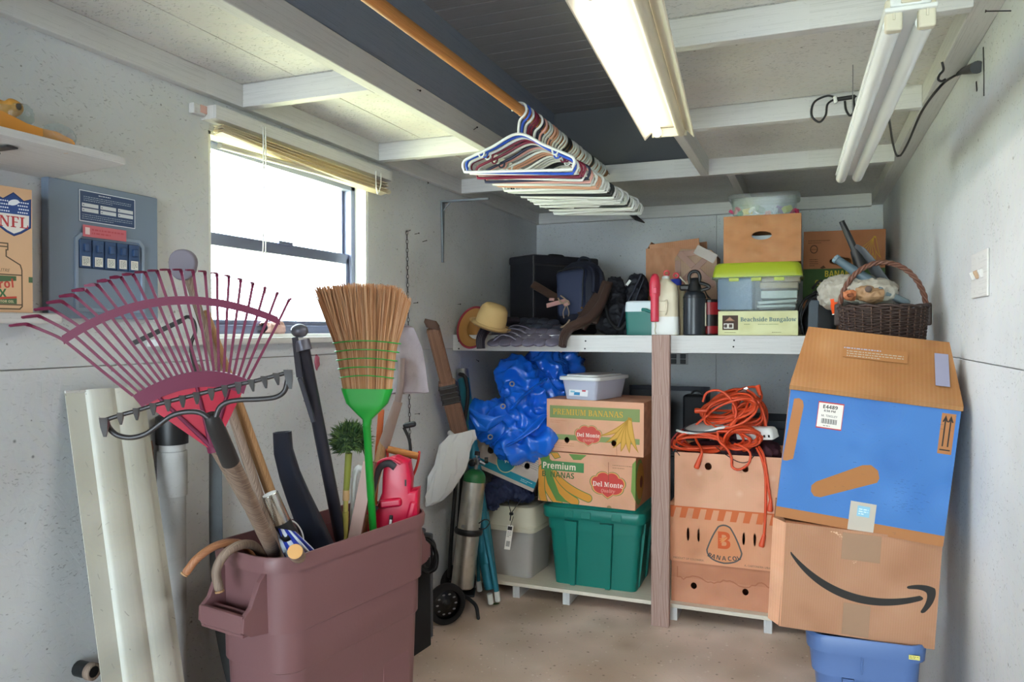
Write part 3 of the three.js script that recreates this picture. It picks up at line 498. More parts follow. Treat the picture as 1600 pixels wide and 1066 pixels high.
function blobless(p, r) { const g = new THREE.IcosahedronGeometry(r, 1), a = g.attributes.position; for (let i = 0; i < a.count; i++) { const x = a.getX(i), y = a.getY(i), z = a.getZ(i), k = 1 + 0.35 * noise(x * 60 + p.y * 9, y * 60, z * 60); a.setXYZ(i, x * k * 0.4, y * k * 1.4, z * k * 0.8); } g.computeVertexNormals(); return g.translate(p.x, p.y, p.z); }

// ---------- brown bin and its tools ----------
const BIN = { x: -1.387, z: -1.95, ry: R(80.4), h: 0.8 };
{
  const b = thing('brown_bin', 'large brown plastic bin full of garden tools', 'bin', [BIN.x, 0, BIN.z], { rot: [0, BIN.ry, 0] });
  const bm = M('#7c5657', 0.45);
  bm.bumpMap = tex(concreteBump, 0.25, 0.25, false); bm.bumpScale = 0.0006;
  const LV = (y, k, r) => [y, 0.68 * k, 0.32 * k, r];
  part(b, 'body', tub([LV(0, 0.8, 0.05), LV(0.01, 0.815, 0.06), LV(0.47, 0.878, 0.07), LV(0.475, 0.9, 0.07), LV(0.585, 0.912, 0.075), LV(0.588, 0.942, 0.075), LV(0.755, 0.957, 0.08), LV(0.757, 0.99, 0.09), LV(0.79, 1, 0.09), LV(0.8, 0.988, 0.09)], 0.006), bm);
  for (const s of [-1, 1]) {
    const prof = shapeOf([[0, 0.765], [0.03, 0.735], [0.058, 0.675], [0.082, 0.655], [0.084, 0.62], [0.06, 0.602], [0, 0.592]]), x0 = 0.314;
    const cheek = (z) => { const g = extrude(prof, 0.012, 0.002).translate(0, 0, z); return s > 0 ? g.translate(x0, 0, 0) : g.applyMatrix4(new THREE.Matrix4().makeRotationY(Math.PI)).translate(-x0, 0, 0.0); };
    part(b, 'handle', [cheek(-0.09), cheek(0.078), box(0.014, 0.05, 0.17, 0.004).translate(s * (x0 + 0.079), 0.636, 0), box(0.01, 0.05, 0.17, 0.004).translate(s * (x0 + 0.045), 0.632, 0), box(0.085, 0.01, 0.17, 0.003).translate(s * (x0 + 0.04), 0.606, 0)], bm);
  }
  for (const [x, y, w, h] of [[-0.1, 0.25, 0.21, 0.34], [0.16, 0.23, 0.13, 0.4]]) part(b, 'side_panel', put(box(w, h, 0.008, 0.004), x, y, 0.1385 + (y - 0.25) * 0.04, -0.028), bm);
}
{ // leaf rake
  const n = ray(450, 430).normalize().negate(), p0 = at(300, 600, 1.66), Q = (x, y, o = 0) => onPlane(x, y, p0, n).addScaledVector(n, o);
  const quad = (a, b, c) => (t) => { const k = 2 * t * t - t - 0, A = (1 - t) * (1 - 2 * t), B = 4 * t * (1 - t), C = t * (2 * t - 1); return [A * a[0] + B * b[0] + C * c[0], A * a[1] + B * b[1] + C * c[1]]; };
  const hub = quad([208, 618], [302, 581], [388, 593]), bridge = quad([99, 531], [262, 470], [436, 501]), tip = quad([43, 506], [246, 423], [452, 468]);
  const r = thing('leaf_rake', 'magenta plastic leaf rake with fanned tines standing tines-up in the brown bin', 'rake', Q(331, 700), { world: true });
  const pm = M('#6a1239', 0.58), N = 23;
  for (let i = 0; i < N; i++) {
    const t = i / (N - 1), a = Q(...hub(t), 0.002), b = Q(...bridge(t), 0.002), c = Q(...tip(t), 0.002), e = c.clone().addScaledVector(n, 0.035 + 0.03 * t).add(V(-0.046 * (1 - t) - 0.004, 0.004 - 0.006 * (1 - t), -0.01));
    const c1 = b.clone().lerp(c, 0.8), c2 = c.clone().addScaledVector(n, 0.012);
    const cv = new THREE.CatmullRomCurve3([a, a.clone().lerp(b, 0.5), b, c1, c2, e], false, 'catmullrom', 0.3), rings = [], side = V(0, 1, 0).cross(n).normalize();
    for (let k = 0; k <= 22; k++) { const u = k / 22, q = cv.getPoint(u), d = cv.getTangent(u), s = d.clone().cross(n.clone().lerp(d.clone().cross(side), u > 0.8 ? 0.9 : 0)).normalize(), m = s.clone().cross(d).normalize(), w = (u < 0.7 ? 0.0029 : 0.0036) * (u > 0.95 ? 0.7 : 1); rings.push([[-w, -0.0018], [w, -0.0018], [w, 0.0018], [-w, 0.0018]].map(([f, g]) => q.clone().addScaledVector(s, f).addScaledVector(m, g))); }
    part(r, 'tine', loft(rings, { start: true, end: true, crease: 30 }), pm);
  }
  const strip = (f0, f1, th, o, M_, nn = 30) => { const rings = []; for (let k = 0; k <= nn; k++) { const t = k / nn, u = f0(t), v = f1(t); rings.push([Q(...u, o), Q(...v, o), Q(...v, o + th), Q(...u, o + th)]); } return loft(rings, { start: true, end: true, crease: 30 }); };
  part(r, 'cross_band', strip((t) => { const [x, y] = bridge(t); return [x - 2, y - 6]; }, (t) => { const [x, y] = bridge(t); return [x + 2, y + 7]; }, 0.005, -0.0005), pm);
  part(r, 'hub_band', strip((t) => hub(t), (t) => { const [x, y] = hub(t); return [x + (331 - x) * 0.12, y + (699 - y) * 0.18 + 3]; }, 0.012, -0.004), pm);
  part(r, 'hub', strip((t) => { const [x, y] = hub(t); return [x + (331 - x) * 0.05, y + (699 - y) * 0.06]; }, (t) => [324 + 14 * t, 699 - 2 * t], 0.006, -0.003), M('#c8103c', 0.35, { physical: { transmission: 0.25, thickness: 0 } }));
  part(r, 'rib', [0.12, 0.5, 0.86].map((t) => { const [x, y] = hub(t); return rod(Q(x, y, 0.004), Q(331, 697, 0.006), 0.003, 0.006, 8); }), pm);
  part(r, 'socket', rod(Q(326, 672, -0.008), Q(336, 706, -0.012), 0.014, 0.017), pm);
  part(r, 'handle', rod(Q(334, 700, -0.012), at(452, 905, 2.55), 0.0125), MAT.handleWood);
}
{ // bow rake
  const d = 1.46, q = (x, y, o = 0) => at(x, y, d + (x - 310) * 0.00018 + o);
  const r = thing('bow_rake', 'steel bow rake, its row of short teeth in front of the magenta rake', 'rake', q(331, 655), { world: true });
  const tp = [[163, 657], [188, 649], [213, 642], [239, 634], [262, 628], [285, 622], [307, 617], [330, 611], [351, 606], [372, 601], [392, 597], [412, 592], [431, 587], [450, 582]];
  part(r, 'tooth_bar', tube(tp.map(([x, y]) => q(x, y)), 0.0042, { n: 40 }), MAT.darkSteel);
  tp.forEach(([x, y], i) => { const e = i === 0 || i === 13, a = q(x, y - 4), l = e ? 26 : 15, b = q(x + (i > 9 ? 4 : 1), y + l, -0.02); const w = e ? 0.0085 : 0.006; part(r, 'tooth', loft([[a, w], [a.clone().lerp(b, 0.5), w * 0.8], [b, w * 0.3]].map(([p, ww]) => { const s = V(0.93, 0, -0.37), f = V(0.37, 0.1, 0.93); return [[-1, -1], [1, -1], [1, 1], [-1, 1]].map(([g, h]) => p.clone().addScaledVector(s, g * ww).addScaledVector(f, h * ww * 0.5)); }), { start: true, end: true }), MAT.steel); });
  part(r, 'bow', [tube([[166, 657], [170, 668], [183, 680], [205, 684], [228, 678], [248, 664], [268, 650], [290, 644], [312, 645], [328, 655]].map(([x, y]) => q(x, y)), 0.0052, { n: 50 }), tube([[450, 584], [449, 596], [444, 612], [430, 621], [404, 624], [378, 625], [358, 628], [344, 636], [337, 652]].map(([x, y]) => q(x, y)), 0.0052, { n: 50 })], MAT.darkSteel);
  const F0 = q(329, 650), F1 = at(360, 722, 1.55), E = at(452, 915, 2.45);
  part(r, 'ferrule', [along(lathe([[0.0, 0], [0.013, 0.0], [0.0165, 0.03], [0.0185, F0.distanceTo(F1)], [0, F0.distanceTo(F1)]]), F0, F1)], MAT.iron);
  part(r, 'shaft', rod(F0.clone().lerp(F1, 0.85), E, 0.0178, 0.0205), MAT.handleWood);
}
{ // the other tools of the bin
  const inBin = (x, y, d) => at(x, y, d);
  let t = thing('wooden_paddle', 'weathered wooden tool with a broad rounded grey head behind the magenta rake', 'tool', inBin(440, 880, 2.1), { world: true });
  const H = at(288, 412, 1.83);
  const hs = []; for (let i = 0; i < 26; i++) { const a = i / 26 * Math.PI * 2; hs.push([Math.cos(a) * 0.029 * (1 + 0.1 * Math.sin(a)), Math.sin(a) * 0.031 - (Math.sin(a) < 0 ? 0.006 : 0)]); }
  part(t, 'head', put(extrude(shapeOf(hs), 0.012, 0.004), H.x, H.y, H.z, 0.1, YAW, -0.15), M('#77707a', 0.7));
  part(t, 'shaft', rod(at(291, 425, 1.84), inBin(440, 885, 2.22), 0.0095, 0.016), MAT.handleWood);
  t = thing('long_tool_handle', 'brown wooden handle rising behind the magenta rake in front of the window sill', 'handle', inBin(452, 850, 2.2), { world: true });
  part(t, 'shaft', rod(at(322, 492, 1.93), inBin(458, 868, 2.26), 0.0115, 0.0175), MAT.tanWood);
  part(t, 'end', ball(at(322, 492, 1.93), 0.0125), MAT.tanWood);
  t = thing('grass_whip', 'rusty hooked steel strip tool seen through the tines of the magenta rake', 'tool', at(300, 545, 1.86), { world: true });
  part(t, 'blade', bar(at(205, 538, 1.82), at(286, 500, 1.86), 0.013, 0.003, V(0.37, 0.1, 0.93)), MAT.darkSteel);
  part(t, 'hook', tube([at(282, 501, 1.86), at(294, 495, 1.865), at(303, 503, 1.87), at(305, 520, 1.87), at(299, 536, 1.87), at(300, 556, 1.88), at(308, 585, 1.9)], 0.0045, { n: 40 }), MAT.iron);
  part(t, 'handle', rod(at(306, 572, 1.9), inBin(434, 880, 2.24), 0.01, 0.014), MAT.handleWood);

  // walking canes hooked over the rim
  const cane = (label, m, r, pts) => { const c = thing('walking_cane', label, 'cane', pts[pts.length - 1], { world: true }); const g = tube(pts, r, { n: 60, seg: 12 }); part(c, 'cane', [g, ball(pts[0], r * 1.02)], m); part(c, 'tip', rod(pts[0].clone().addScaledVector(pts[0].clone().sub(pts[1]).normalize(), r * 0.7), pts[0].clone().addScaledVector(pts[0].clone().sub(pts[1]).normalize(), r * 1.06), r * 0.95), MAT.tanWood); };
  cane('reddish brown walking cane whose handle sweeps out left over the bin rim', MAT.redWood, 0.011, [at(292, 893, 1.98), at(308, 873, 1.99), at(335, 854, 2.02), at(362, 848, 2.07), at(384, 855, 2.13), at(402, 885, 2.19), at(425, 960, 2.22)]);
  cane('grey-brown hooked walking cane resting on the bin rim by the handle', MAT.handleWood, 0.0125, [at(342, 918, 1.98), at(338, 893, 1.98), at(350, 868, 1.99), at(372, 853, 2.03), at(394, 852, 2.09), at(408, 868, 2.14), at(416, 900, 2.17), at(430, 960, 2.2)]);

  // umbrella and the sawn stick
  t = thing('folded_umbrella', 'blue and white folded umbrella with a chrome cylinder handle pointing up', 'umbrella', inBin(480, 880, 2.02), { world: true });
  const u0 = at(421, 772, 2.04), u1 = at(441, 816, 2.055), u2 = at(452, 836, 2.065), ul = u0.distanceTo(u1);
  part(t, 'grip', along(lathe([[0, 0], [0.021, 0], [0.0228, 0.002], [0.0228, ul], [0, ul]]), u0, u1), M('#c9c6be', 0.22, { metal: 0.95 }));
  part(t, 'end_disc', along(lathe([[0, -0.001], [0.019, -0.001], [0.019, 0.002], [0, 0.002]]), u0, u1), M('#ffffff', 0.5, { map: print(64, 64, (g) => { fill(g, 64, 64, '#eef0f2'); greek(g, 4, 12, 56, 5, 10, '#3a4a78', 4); }) }));
  part(t, 'collar', along(lathe([[0.022, 0], [0.024, 0.002], [0.023, 0.03], [0.026, 0.036], [0.022, 0.05], [0, 0.05]]), u1, u2), MAT.black);
  const e = at(497, 905, 2.2), d = e.clone().sub(u2), fab = (ph, m, nm) => { const rings = []; for (let k = 0; k <= 10; k++) { const f = k / 10, c = u2.clone().addScaledVector(d, f - 0.1), rad = 0.022 + 0.026 * Math.sin(Math.min(1, f * 1.4) * 1.5), ring = []; for (let i = 0; i < 40; i++) { const a = i / 40 * Math.PI * 2, q = rad * (1 + 0.2 * Math.cos(a * 7 + ph + f * 2)); ring.push(c.clone().add(V(Math.cos(a) * q, Math.sin(a) * q * 0.4, Math.sin(a) * q))); } rings.push(ring); } part(t, nm, loft(rings, { end: true, crease: 60 }), m); };
  fab(0, M('#2338a0', 0.6), 'blue_canopy'); fab(2.6, M('#d8dde6', 0.6), 'white_canopy');
  part(t, 'wrist_loop', tube([u1, at(458, 815, 2.08), at(470, 828, 2.1), at(474, 845, 2.12), at(468, 858, 2.14)], 0.0022), MAT.white);
  t = thing('sawn_stick', 'sawn round stick end with a split, resting on the bin rim by the blue umbrella', 'stick', inBin(470, 890, 2.0), { world: true });
  part(t, 'bark', rod(at(461, 862, 1.985), at(490, 910, 2.35), 0.0205, 0.021, 18), MAT.handleWood);
  part(t, 'cut_face', along(lathe([[0, -0.002], [0.0195, -0.002], [0.0205, 0.001], [0, 0.001]], 18), at(461, 862, 1.985), at(490, 910, 2.35)), M('#ffffff', 0.8, { map: print(128, 128, (g) => { fill(g, 128, 128, '#d9a668'); g.strokeStyle = '#a86a30'; for (let i = 6; i < 64; i += 8) { g.beginPath(); g.arc(64, 64, i, 0, 7); g.stroke(); } path(g, [[64, 60], [74, 128], [56, 128]]); g.fillStyle = '#3a1c10'; g.fill(); }) }));

  // black curved blower tube
  t = thing('blower_tube', 'black curved plastic tube with a hollow squared end standing in the bin', 'tube', inBin(515, 870, 2.08), { world: true });
  const bp = [[441, 675, 27], [443, 705, 29], [453, 742, 32], [467, 778, 36], [484, 818, 41], [500, 858, 46], [514, 900, 50]], dd = 2.14, rg = [], ri = [];
  bp.forEach(([x, y, w], k) => { const c = at(x, y, dd + k * 0.03), nx = at(...(bp[k + 1] ?? [520, 930]).slice(0, 2), dd + k * 0.03), tan = nx.clone().sub(c).normalize(), s = tan.clone().cross(V(0.37, 0, 0.93)).normalize(), f = s.clone().cross(tan), hw = w / FOCAL * dd / 2; const ring = (q) => rring(2 * hw * q, 1.5 * hw * q, hw * 0.5, 0, 4).map((p) => c.clone().addScaledVector(s, p.x).addScaledVector(f, p.z)); rg.push(ring(1)); ri.push(ring(0.86)); });
  part(t, 'tube', loft([ri[1], ri[0], ...rg], { crease: 50, start: true, end: true }), M('#1d2330', 0.38));
  // dark tool pole with knob
  t = thing('knob_pole', 'dark grey metal pole with a rounded knob on top, left of the green broom', 'tool', inBin(535, 860, 2.3), { world: true });
  const k0 = at(473, 540, 2.13);
  part(t, 'pole', rod(k0, inBin(540, 880, 2.44), 0.0185, 0.0195), M('#3a3b46', 0.35, { metal: 0.5 }));
  part(t, 'collar', rod(at(471, 532, 2.13), at(475, 548, 2.13), 0.0235), M('#6d6d78', 0.4, { metal: 0.5 }));
  part(t, 'knob', ball(at(468, 517, 2.12), 0.0235, 1.05, 0.85, 1), M('#666772', 0.4, { metal: 0.4 }));
  part(t, 'side_bar', [bar(at(461, 527, 2.11), at(468, 590, 2.14), 0.018, 0.008, V(0.37, 0, 0.93), 0.003), bar(at(468, 590, 2.14), at(490, 660, 2.17), 0.014, 0.008, V(0.37, 0, 0.93), 0.003)], M('#41424c', 0.45, { metal: 0.5 }));
}
{ // corn broom
  const d = 2.3, u = d / FOCAL, c = at(574, 610, d), X = V(Math.cos(YAW), 0, -Math.sin(YAW)), Y = V(0.02, 1, 0).normalize(), Z = X.clone().cross(Y).normalize();
  const m4 = new THREE.Matrix4().makeBasis(X, Y, Z).setPosition(c), t = thing('corn_broom', 'corn broom with bright green cap and handle standing bristles-up in the bin', 'broom', c);
  t.quaternion.setFromRotationMatrix(new THREE.Matrix4().makeBasis(X, Y, Z));
  const gm = M('#1f9a36', 0.3);
  part(t, 'cap', solid([[-0.108, 0.026, 0.026, 0.013], [-0.09, 0.03, 0.03, 0.015], [-0.075, 0.06, 0.036, 0.016], [-0.04, 0.128, 0.044, 0.018], [0.0, 0.156, 0.05, 0.02], [0.006, 0.158, 0.052, 0.02], [0.004, 0.15, 0.044, 0.018]], { crease: 45 }).translate(0, 0, 0), gm);
  part(t, 'handle', rod(V(-0.002, -0.1, 0), V(-0.004, -0.47, -0.13), 0.0125), gm);
  const bris = [];
  for (let i = 0; i < 1500; i++) {
    const s = rr_(-1, 1), q = Math.sqrt(1 - s * s * 0.92), z = rr_(-1, 1) * q, top = 0.31 + 0.014 * Math.cos(s * 1.4) - (s > 0.75 ? (s - 0.75) * 0.14 : 0) + rr_(-0.012, 0.006), lean = -0.004;
    const a = V(s * 0.073, 0.0, z * 0.021), b = V(s * 0.092 + lean, 0.13, z * 0.026), e = V(s * 0.146 - 0.016 + rr_(-0.006, 0.006), top, z * 0.034 + rr_(-0.006, 0.006));
    const cv = [a, b, b.clone().lerp(e, 0.5).add(V(rr_(-0.002, 0.002), 0, rr_(-0.002, 0.002))), e], rings = cv.map((p, k) => { const r = 0.0014 * (1 - k * 0.16); return [V(p.x + r, p.y, p.z), V(p.x - r * 0.5, p.y, p.z + r), V(p.x - r * 0.5, p.y, p.z - r)]; });
    bris.push(loft(rings, { crease: 80 }));
  }
  const tones = ['#bb8a60', '#a8744e', '#cfa580'];
  tones.forEach((cl, k) => { const b = part(t, 'bristles', bris.filter((_, i) => i % 3 === k), M(cl, 0.8)); b.userData.kind = 'stuff'; });
  for (let k = 0; k < 5; k++) { const y = 0.043 + k * 0.0265, w = 0.083 + k * 0.0053, pts = []; for (let i = 0; i < 26; i++) { const a = i / 26 * Math.PI * 2; pts.push(V(Math.cos(a) * w - 0.002, y + Math.sin(a) * 0.0 - 0.009 * Math.pow(Math.cos(a), 2) + 0.004, Math.sin(a) * 0.031)); } part(t, 'stitching', tube(pts, 0.0019, { closed: true, n: 60, seg: 6 }), gm); }
}
{ // shovel behind the broom
  const q = (x, y, o = 0) => at(x, y, 2.66 + o), t = thing('round_shovel', 'round-point shovel with pale blade up, behind the green broom', 'shovel', at(560, 800, 2.42), { world: true });
  const rows = [[506, 8], [512, 26], [525, 40], [545, 48], [575, 53], [600, 56], [613, 58]], rings = [];
  rows.forEach(([y, w], k) => { const top = [], bot = [], cx = 612 + (k < 2 ? 12 - k * 4 : 0); for (let i = 0; i <= 12; i++) { const s = i / 6 - 1; top.push(q(cx + s * w, y + (k === 6 ? (Math.abs(s) > 0.6 ? 0 : 3) : 0), 0.03 * (1 - s * s) - 0.02)); bot.push(q(cx + s * w, y, 0.03 * (1 - s * s) - 0.0165)); } rings.push([...top, ...bot.reverse()]); });
  part(t, 'blade', loft(rings, { start: true, end: true, crease: 30 }), M('#ffffff', 0.42, { metal: 0.25, map: tex(scratch('#bfb4bb', '#6b4a42', 900), 0.2) }));
  part(t, 'blade_rib', tube([q(628, 560, -0.006), q(626, 600, -0.008), q(618, 640, 0.0), q(604, 678, 0.0)], 0.013, { n: 24 }), M('#9a8a88', 0.5, { metal: 0.3 }));
  part(t, 'socket', rod(q(622, 628), q(598, 702), 0.0165, 0.021), M('#a08a82', 0.55, { metal: 0.25 }));
  part(t, 'step', [bar(q(632, 614, -0.004), q(668, 613, -0.004), 0.012, 0.004, V(0, 1, 0.3)), bar(q(592, 614), q(560, 613), 0.012, 0.004, V(0, 1, 0.3))], M('#b5a9ae', 0.45, { metal: 0.3 }));
  part(t, 'shaft', rod(q(600, 692), at(556, 860, 2.58), 0.0185, 0.02), MAT.tanWood);
}
{ // brush, hoop, slotted rail, trimmer, fork handle
  let t = thing('round_duster', 'bushy green round brush on a yellow-green pole, behind the green broom handle', 'brush', at(541, 830, 2.4), { world: true });
  const C = at(547, 687, 2.36), lv = [];
  for (let i = 0; i < 900; i++) { const a = rnd() * 6.283, z = rr_(-0.75, 1), s = Math.sqrt(1 - z * z), dir = V(Math.cos(a) * s, z * 0.85, Math.sin(a) * s), p = C.clone().addScaledVector(dir, rr_(0.03, 0.066)), g = new THREE.ConeGeometry(rr_(0.0026, 0.005), rr_(0.024, 0.042), 4); dir.add(V(rr_(-0.6, 0.6), rr_(-0.3, 0.6), rr_(-0.6, 0.6))).normalize(); g.applyQuaternion(new THREE.Quaternion().setFromUnitVectors(UPV, dir)); lv.push(g.translate(p.x, p.y, p.z)); }
  ['#4a6438', '#34502f', '#627f42'].forEach((cl, k) => { const b = part(t, 'brush_head', lv.filter((_, i) => i % 3 === k), M(cl, 0.8)); b.userData.kind = 'stuff'; });
  part(t, 'core', ball(C, 0.045, 1, 0.8, 1), M('#2c4228', 0.9));
  part(t, 'pole', rod(at(545, 708, 2.36), at(541, 768, 2.37), 0.0112, 0.0095), M('#8b8f3a', 0.5));
  part(t, 'joint', rod(at(541, 766, 2.37), at(540.5, 782, 2.37), 0.0105), M('#c8a070', 0.5));
  part(t, 'lower_pole', [rod(at(540.5, 782, 2.37), at(540, 800, 2.37), 0.008), rod(at(540, 800, 2.37), at(539, 850, 2.4), 0.0095)], M('#b3a552', 0.5));
  t = thing('white_hoop', 'white bent tube with a curled end, beside the green brush pole', 'tube', at(551, 840, 2.44), { world: true });
  part(t, 'tube', capTube([at(550, 850, 2.44), at(551, 800, 2.42), at(553, 755, 2.41), at(556, 736, 2.41), at(562, 730, 2.41), at(567, 738, 2.42), at(568, 752, 2.43)], 0.0085, { n: 50 }), MAT.whitePlastic);
  t = thing('slotted_rail', 'rusty pinkish metal rail with a row of slots, left of the green broom handle', 'rail', at(548, 860, 2.4), { world: true });
  const a = at(577, 722, 2.4), b = at(549, 862, 2.38), L = a.distanceTo(b), s = shapeOf([[-0.019, 0], [0.019, 0], [0.019, L], [-0.019, L]]);
  for (let i = 0; i < 7; i++) { const p = new THREE.Path(); p.absellipse(0.004, 0.03 + i * L / 7.3, 0.0085, 0.0075 + (i % 2) * 0.003, 0, 6.2832); s.holes.push(p); }
  const yv = a.clone().sub(b).normalize(), zv = V(0.37, 0, 0.93).addScaledVector(yv, -yv.dot(V(0.37, 0, 0.93))).normalize(), mb = new THREE.Matrix4().makeBasis(yv.clone().cross(zv), yv, zv).setPosition(b);
  part(t, 'web', extrude(s, 0.003).applyMatrix4(mb), M('#b7988e', 0.55, { metal: 0.2 }));
  part(t, 'flange', [box(0.003, L, 0.03, 0).translate(0.019, L / 2, -0.014).applyMatrix4(mb), box(0.04, L, 0.003, 0).translate(0.0, L / 2, -0.03).applyMatrix4(mb)], M('#8a5a4c', 0.7));
  // hedge trimmer
  const D = 2.5, cx = 620, cy = 780, px = (x, y) => [(x - cx) / FOCAL * D, (cy - y) / FOCAL * D], O = at(cx, cy, D).add(V(-0.01, 0, 0));
  t = thing('red_power_tool', 'bright red garden power tool with black loop grip in the bin corner', 'power tool', O, { rot: [0, YAW, 0] });
  const red = M('#c4123c', 0.33), body = shapeOf([[611, 722], [624, 718], [640, 724], [644, 748], [643, 771], [655, 768], [653, 790], [654, 830], [646, 900], [590, 900], [585, 832], [587, 800], [598, 795], [608, 770], [609, 745]].map(([x, y]) => px(x, y)));
  part(t, 'body', crease(extrude(body, 0.05, 0.012).translate(0, 0, -0.03), 35), red);
  part(t, 'shoulder', [put(box(0.03, 0.09, 0.075, 0.012), ...px(648, 800), 0.0, 0, 0, -0.25), put(box(0.075, 0.03, 0.07, 0.01), ...px(617, 783), 0.01, 0, 0, 0.12)], red);
  part(t, 'grip', tube([[600, 795], [589, 790], [590, 770], [597, 742], [605, 726], [618, 722], [628, 728]].map(([x, y]) => V(...px(x - 4, y), 0.026)), 0.0135, { n: 50, seg: 12 }), M('#3c3c42', 0.7));
  part(t, 'hand_guard', tube([[585, 800], [583, 772], [592, 738], [602, 720], [620, 714], [636, 722]].map(([x, y]) => V(...px(x - 3, y), 0.036)), 0.005, { n: 50 }), red);
  for (const g of [put(box(0.012, 0.045, 0.006, 0.004), ...px(617, 812), 0.034, 0, 0, -0.1), put(box(0.006, 0.022, 0.004, 0.002), ...px(640, 752), 0.032)]) part(t, 'vent_slot', g, MAT.black);
  part(t, 'power_button', put(box(0.008, 0.016, 0.004, 0.001), ...px(617, 812), 0.037, 0, 0, -0.1), MAT.whitePlastic);
  // D handle of a fork
  t = thing('fork_d_handle', 'fork handle with orange wooden D grip in red metal yoke, above the red power tool', 'garden fork', at(622, 840, 2.5), { world: true });
  part(t, 'grip', rod(at(606, 702, 2.64), at(653, 713, 2.64), 0.0125), MAT.orangeWood);
  part(t, 'yoke', [...capTube([at(655, 707, 2.64), at(653, 722, 2.64), at(646, 742, 2.65), at(634, 760, 2.66)], 0.005), ...capTube([at(605, 703, 2.64), at(607, 722, 2.64), at(615, 745, 2.65), at(628, 762, 2.66)], 0.005)], M('#c23a34', 0.4));
  part(t, 'shaft', rod(at(631, 758, 2.66), at(625, 880, 2.62), 0.0145), MAT.tanWood);
  t = thing('orange_tool_handle', 'orange-painted flat tool handle between the broom and the shovel shaft', 'handle', at(580, 800, 2.55), { world: true });
  part(t, 'blade', bar(at(596, 640, 2.7), at(580, 840, 2.62), 0.022, 0.01, V(0.37, 0, 0.93), 0.004), M('#c9622c', 0.5));
  t = thing('black_hook_handle', 'black curved hook and rounded black end behind the shovel at the left wall', 'handle', at(640, 700, 2.62), { world: true });
  part(t, 'oval_end', put(box(0.05, 0.022, 0.02, 0.009), ...at(640, 664, 2.76).toArray(), 0, YAW, 0.2), MAT.black);
  part(t, 'rod', tube([at(631, 668, 2.76), at(640, 690, 2.76), at(640, 720, 2.74), at(626, 780, 2.68), at(612, 860, 2.6)], 0.006, { n: 40 }), MAT.black);
}

// ---------- shelf, post and platform at the back ----------
const SH = 1.385, ZS = -3.575, DK = 0.085;
const PRINT = (w, h, draw, rough = 0.8) => new THREE.MeshStandardMaterial({ roughness: rough, map: print(w, h, draw) });
// hollow cardboard box: base centre at the origin, front to +z
function carton(t, w, h, d, m, front, o = {}) {
  const k = 0.005;
  part(t, 'front_panel', put(panel(w, h, k, o.holes), 0, h / 2, d / 2), front ?? m);
  const bd = [boxAt(-w / 2, w / 2, 0, h, -d / 2, -d / 2 + k, 0.001), boxAt(-w / 2, -w / 2 + k, 0, h, -d / 2, d / 2 - k, 0.001), boxAt(-w / 2, w / 2, 0, k, -d / 2, d / 2 - k, 0.001)];
  part(t, 'body', bd, m);
  part(t, 'side_panel', put(panel(d - k, h, k, o.sideHoles), w / 2, h / 2, -k / 2, 0, Math.PI / 2), o.side ?? m);
  if (o.closed !== false) for (const s of [-1, 1]) part(t, 'flap', box(w - 0.002, k, d / 2 - 0.004, 0.001).translate(0, h - k / 2, s * (d / 4)), m);
  if (o.inside) part(t, 'inner_liner', [boxAt(-w / 2 + k + 0.002, w / 2 - k - 0.002, k, h - 0.01, d / 2 - 0.02, d / 2 - 0.014, 0)], MAT.cardInside);
}
{
  const s = thing('storage_shelf', 'deep white-painted wooden shelf across the back of the room', 'shelf', [(XL + XR) / 2, SH, ZS], { world: true });
  part(s, 'deck', boxAt(XL + 0.002, XR - 0.002, SH - 0.018, SH - 0.001, ZB + 0.002, ZS - 0.02), MAT.deck);
  part(s, 'front_board', boxAt(XL + 0.002, XR - 0.002, 1.302, SH, ZS - 0.02, ZS), MAT.trim);
  for (const [x, y] of [[717, 533], [717, 545], [915, 533], [914, 545], [1147, 532], [1146, 542]]) { const p = onZ(x, y, ZS); part(s, 'screw', rod(p, p.clone().add(V(0, 0, 0.002)), 0.0042, 0.0042, 8), MAT.nail); }
  const a = onZ(1017, 975, -3.537), b = onZ(1045, 975, -3.537), p = thing('shelf_post', 'reddish grained wooden post holding up the front of the deep shelf', 'post', [(a.x + b.x) / 2, 0, -3.555], { world: true });
  part(p, 'post', boxAt(a.x, b.x, 0, SH + 0.003, -3.574, -3.537, 0.003), MAT.post);
  const f = thing('low_platform', 'low pale plywood platform on white runners under the shelf', 'platform', [(XL + XR) / 2, 0, -4.2], { world: true });
  part(f, 'deck', boxAt(XL + 0.03, XR - 0.02, DK - 0.019, DK, ZB + 0.02, -3.63), MAT.deck);
  for (const x of [-1.7, -1.42, -1.145, -0.6, -0.165, 0.3]) part(f, 'runner', boxAt(x - 0.019, x + 0.019, 0, DK - 0.019, ZB + 0.05, -3.645), MAT.trim);
  const o = onZ(1060, 561, ZB), t = thing('wall_outlet', 'grey double wall outlet under the shelf on the back wall', 'outlet', [o.x, o.y, ZB]);
  part(t, 'plate', box(0.125, 0.075, 0.006, 0.002).translate(0, 0, 0.003), M('#a9a9ab', 0.5));
  for (const x of [-0.03, 0.03]) part(t, 'receptacle', [box(0.036, 0.03, 0.006, 0.006).translate(x, 0.017, 0.006), box(0.036, 0.03, 0.006, 0.006).translate(x, -0.017, 0.006)], MAT.darkGrey);
}

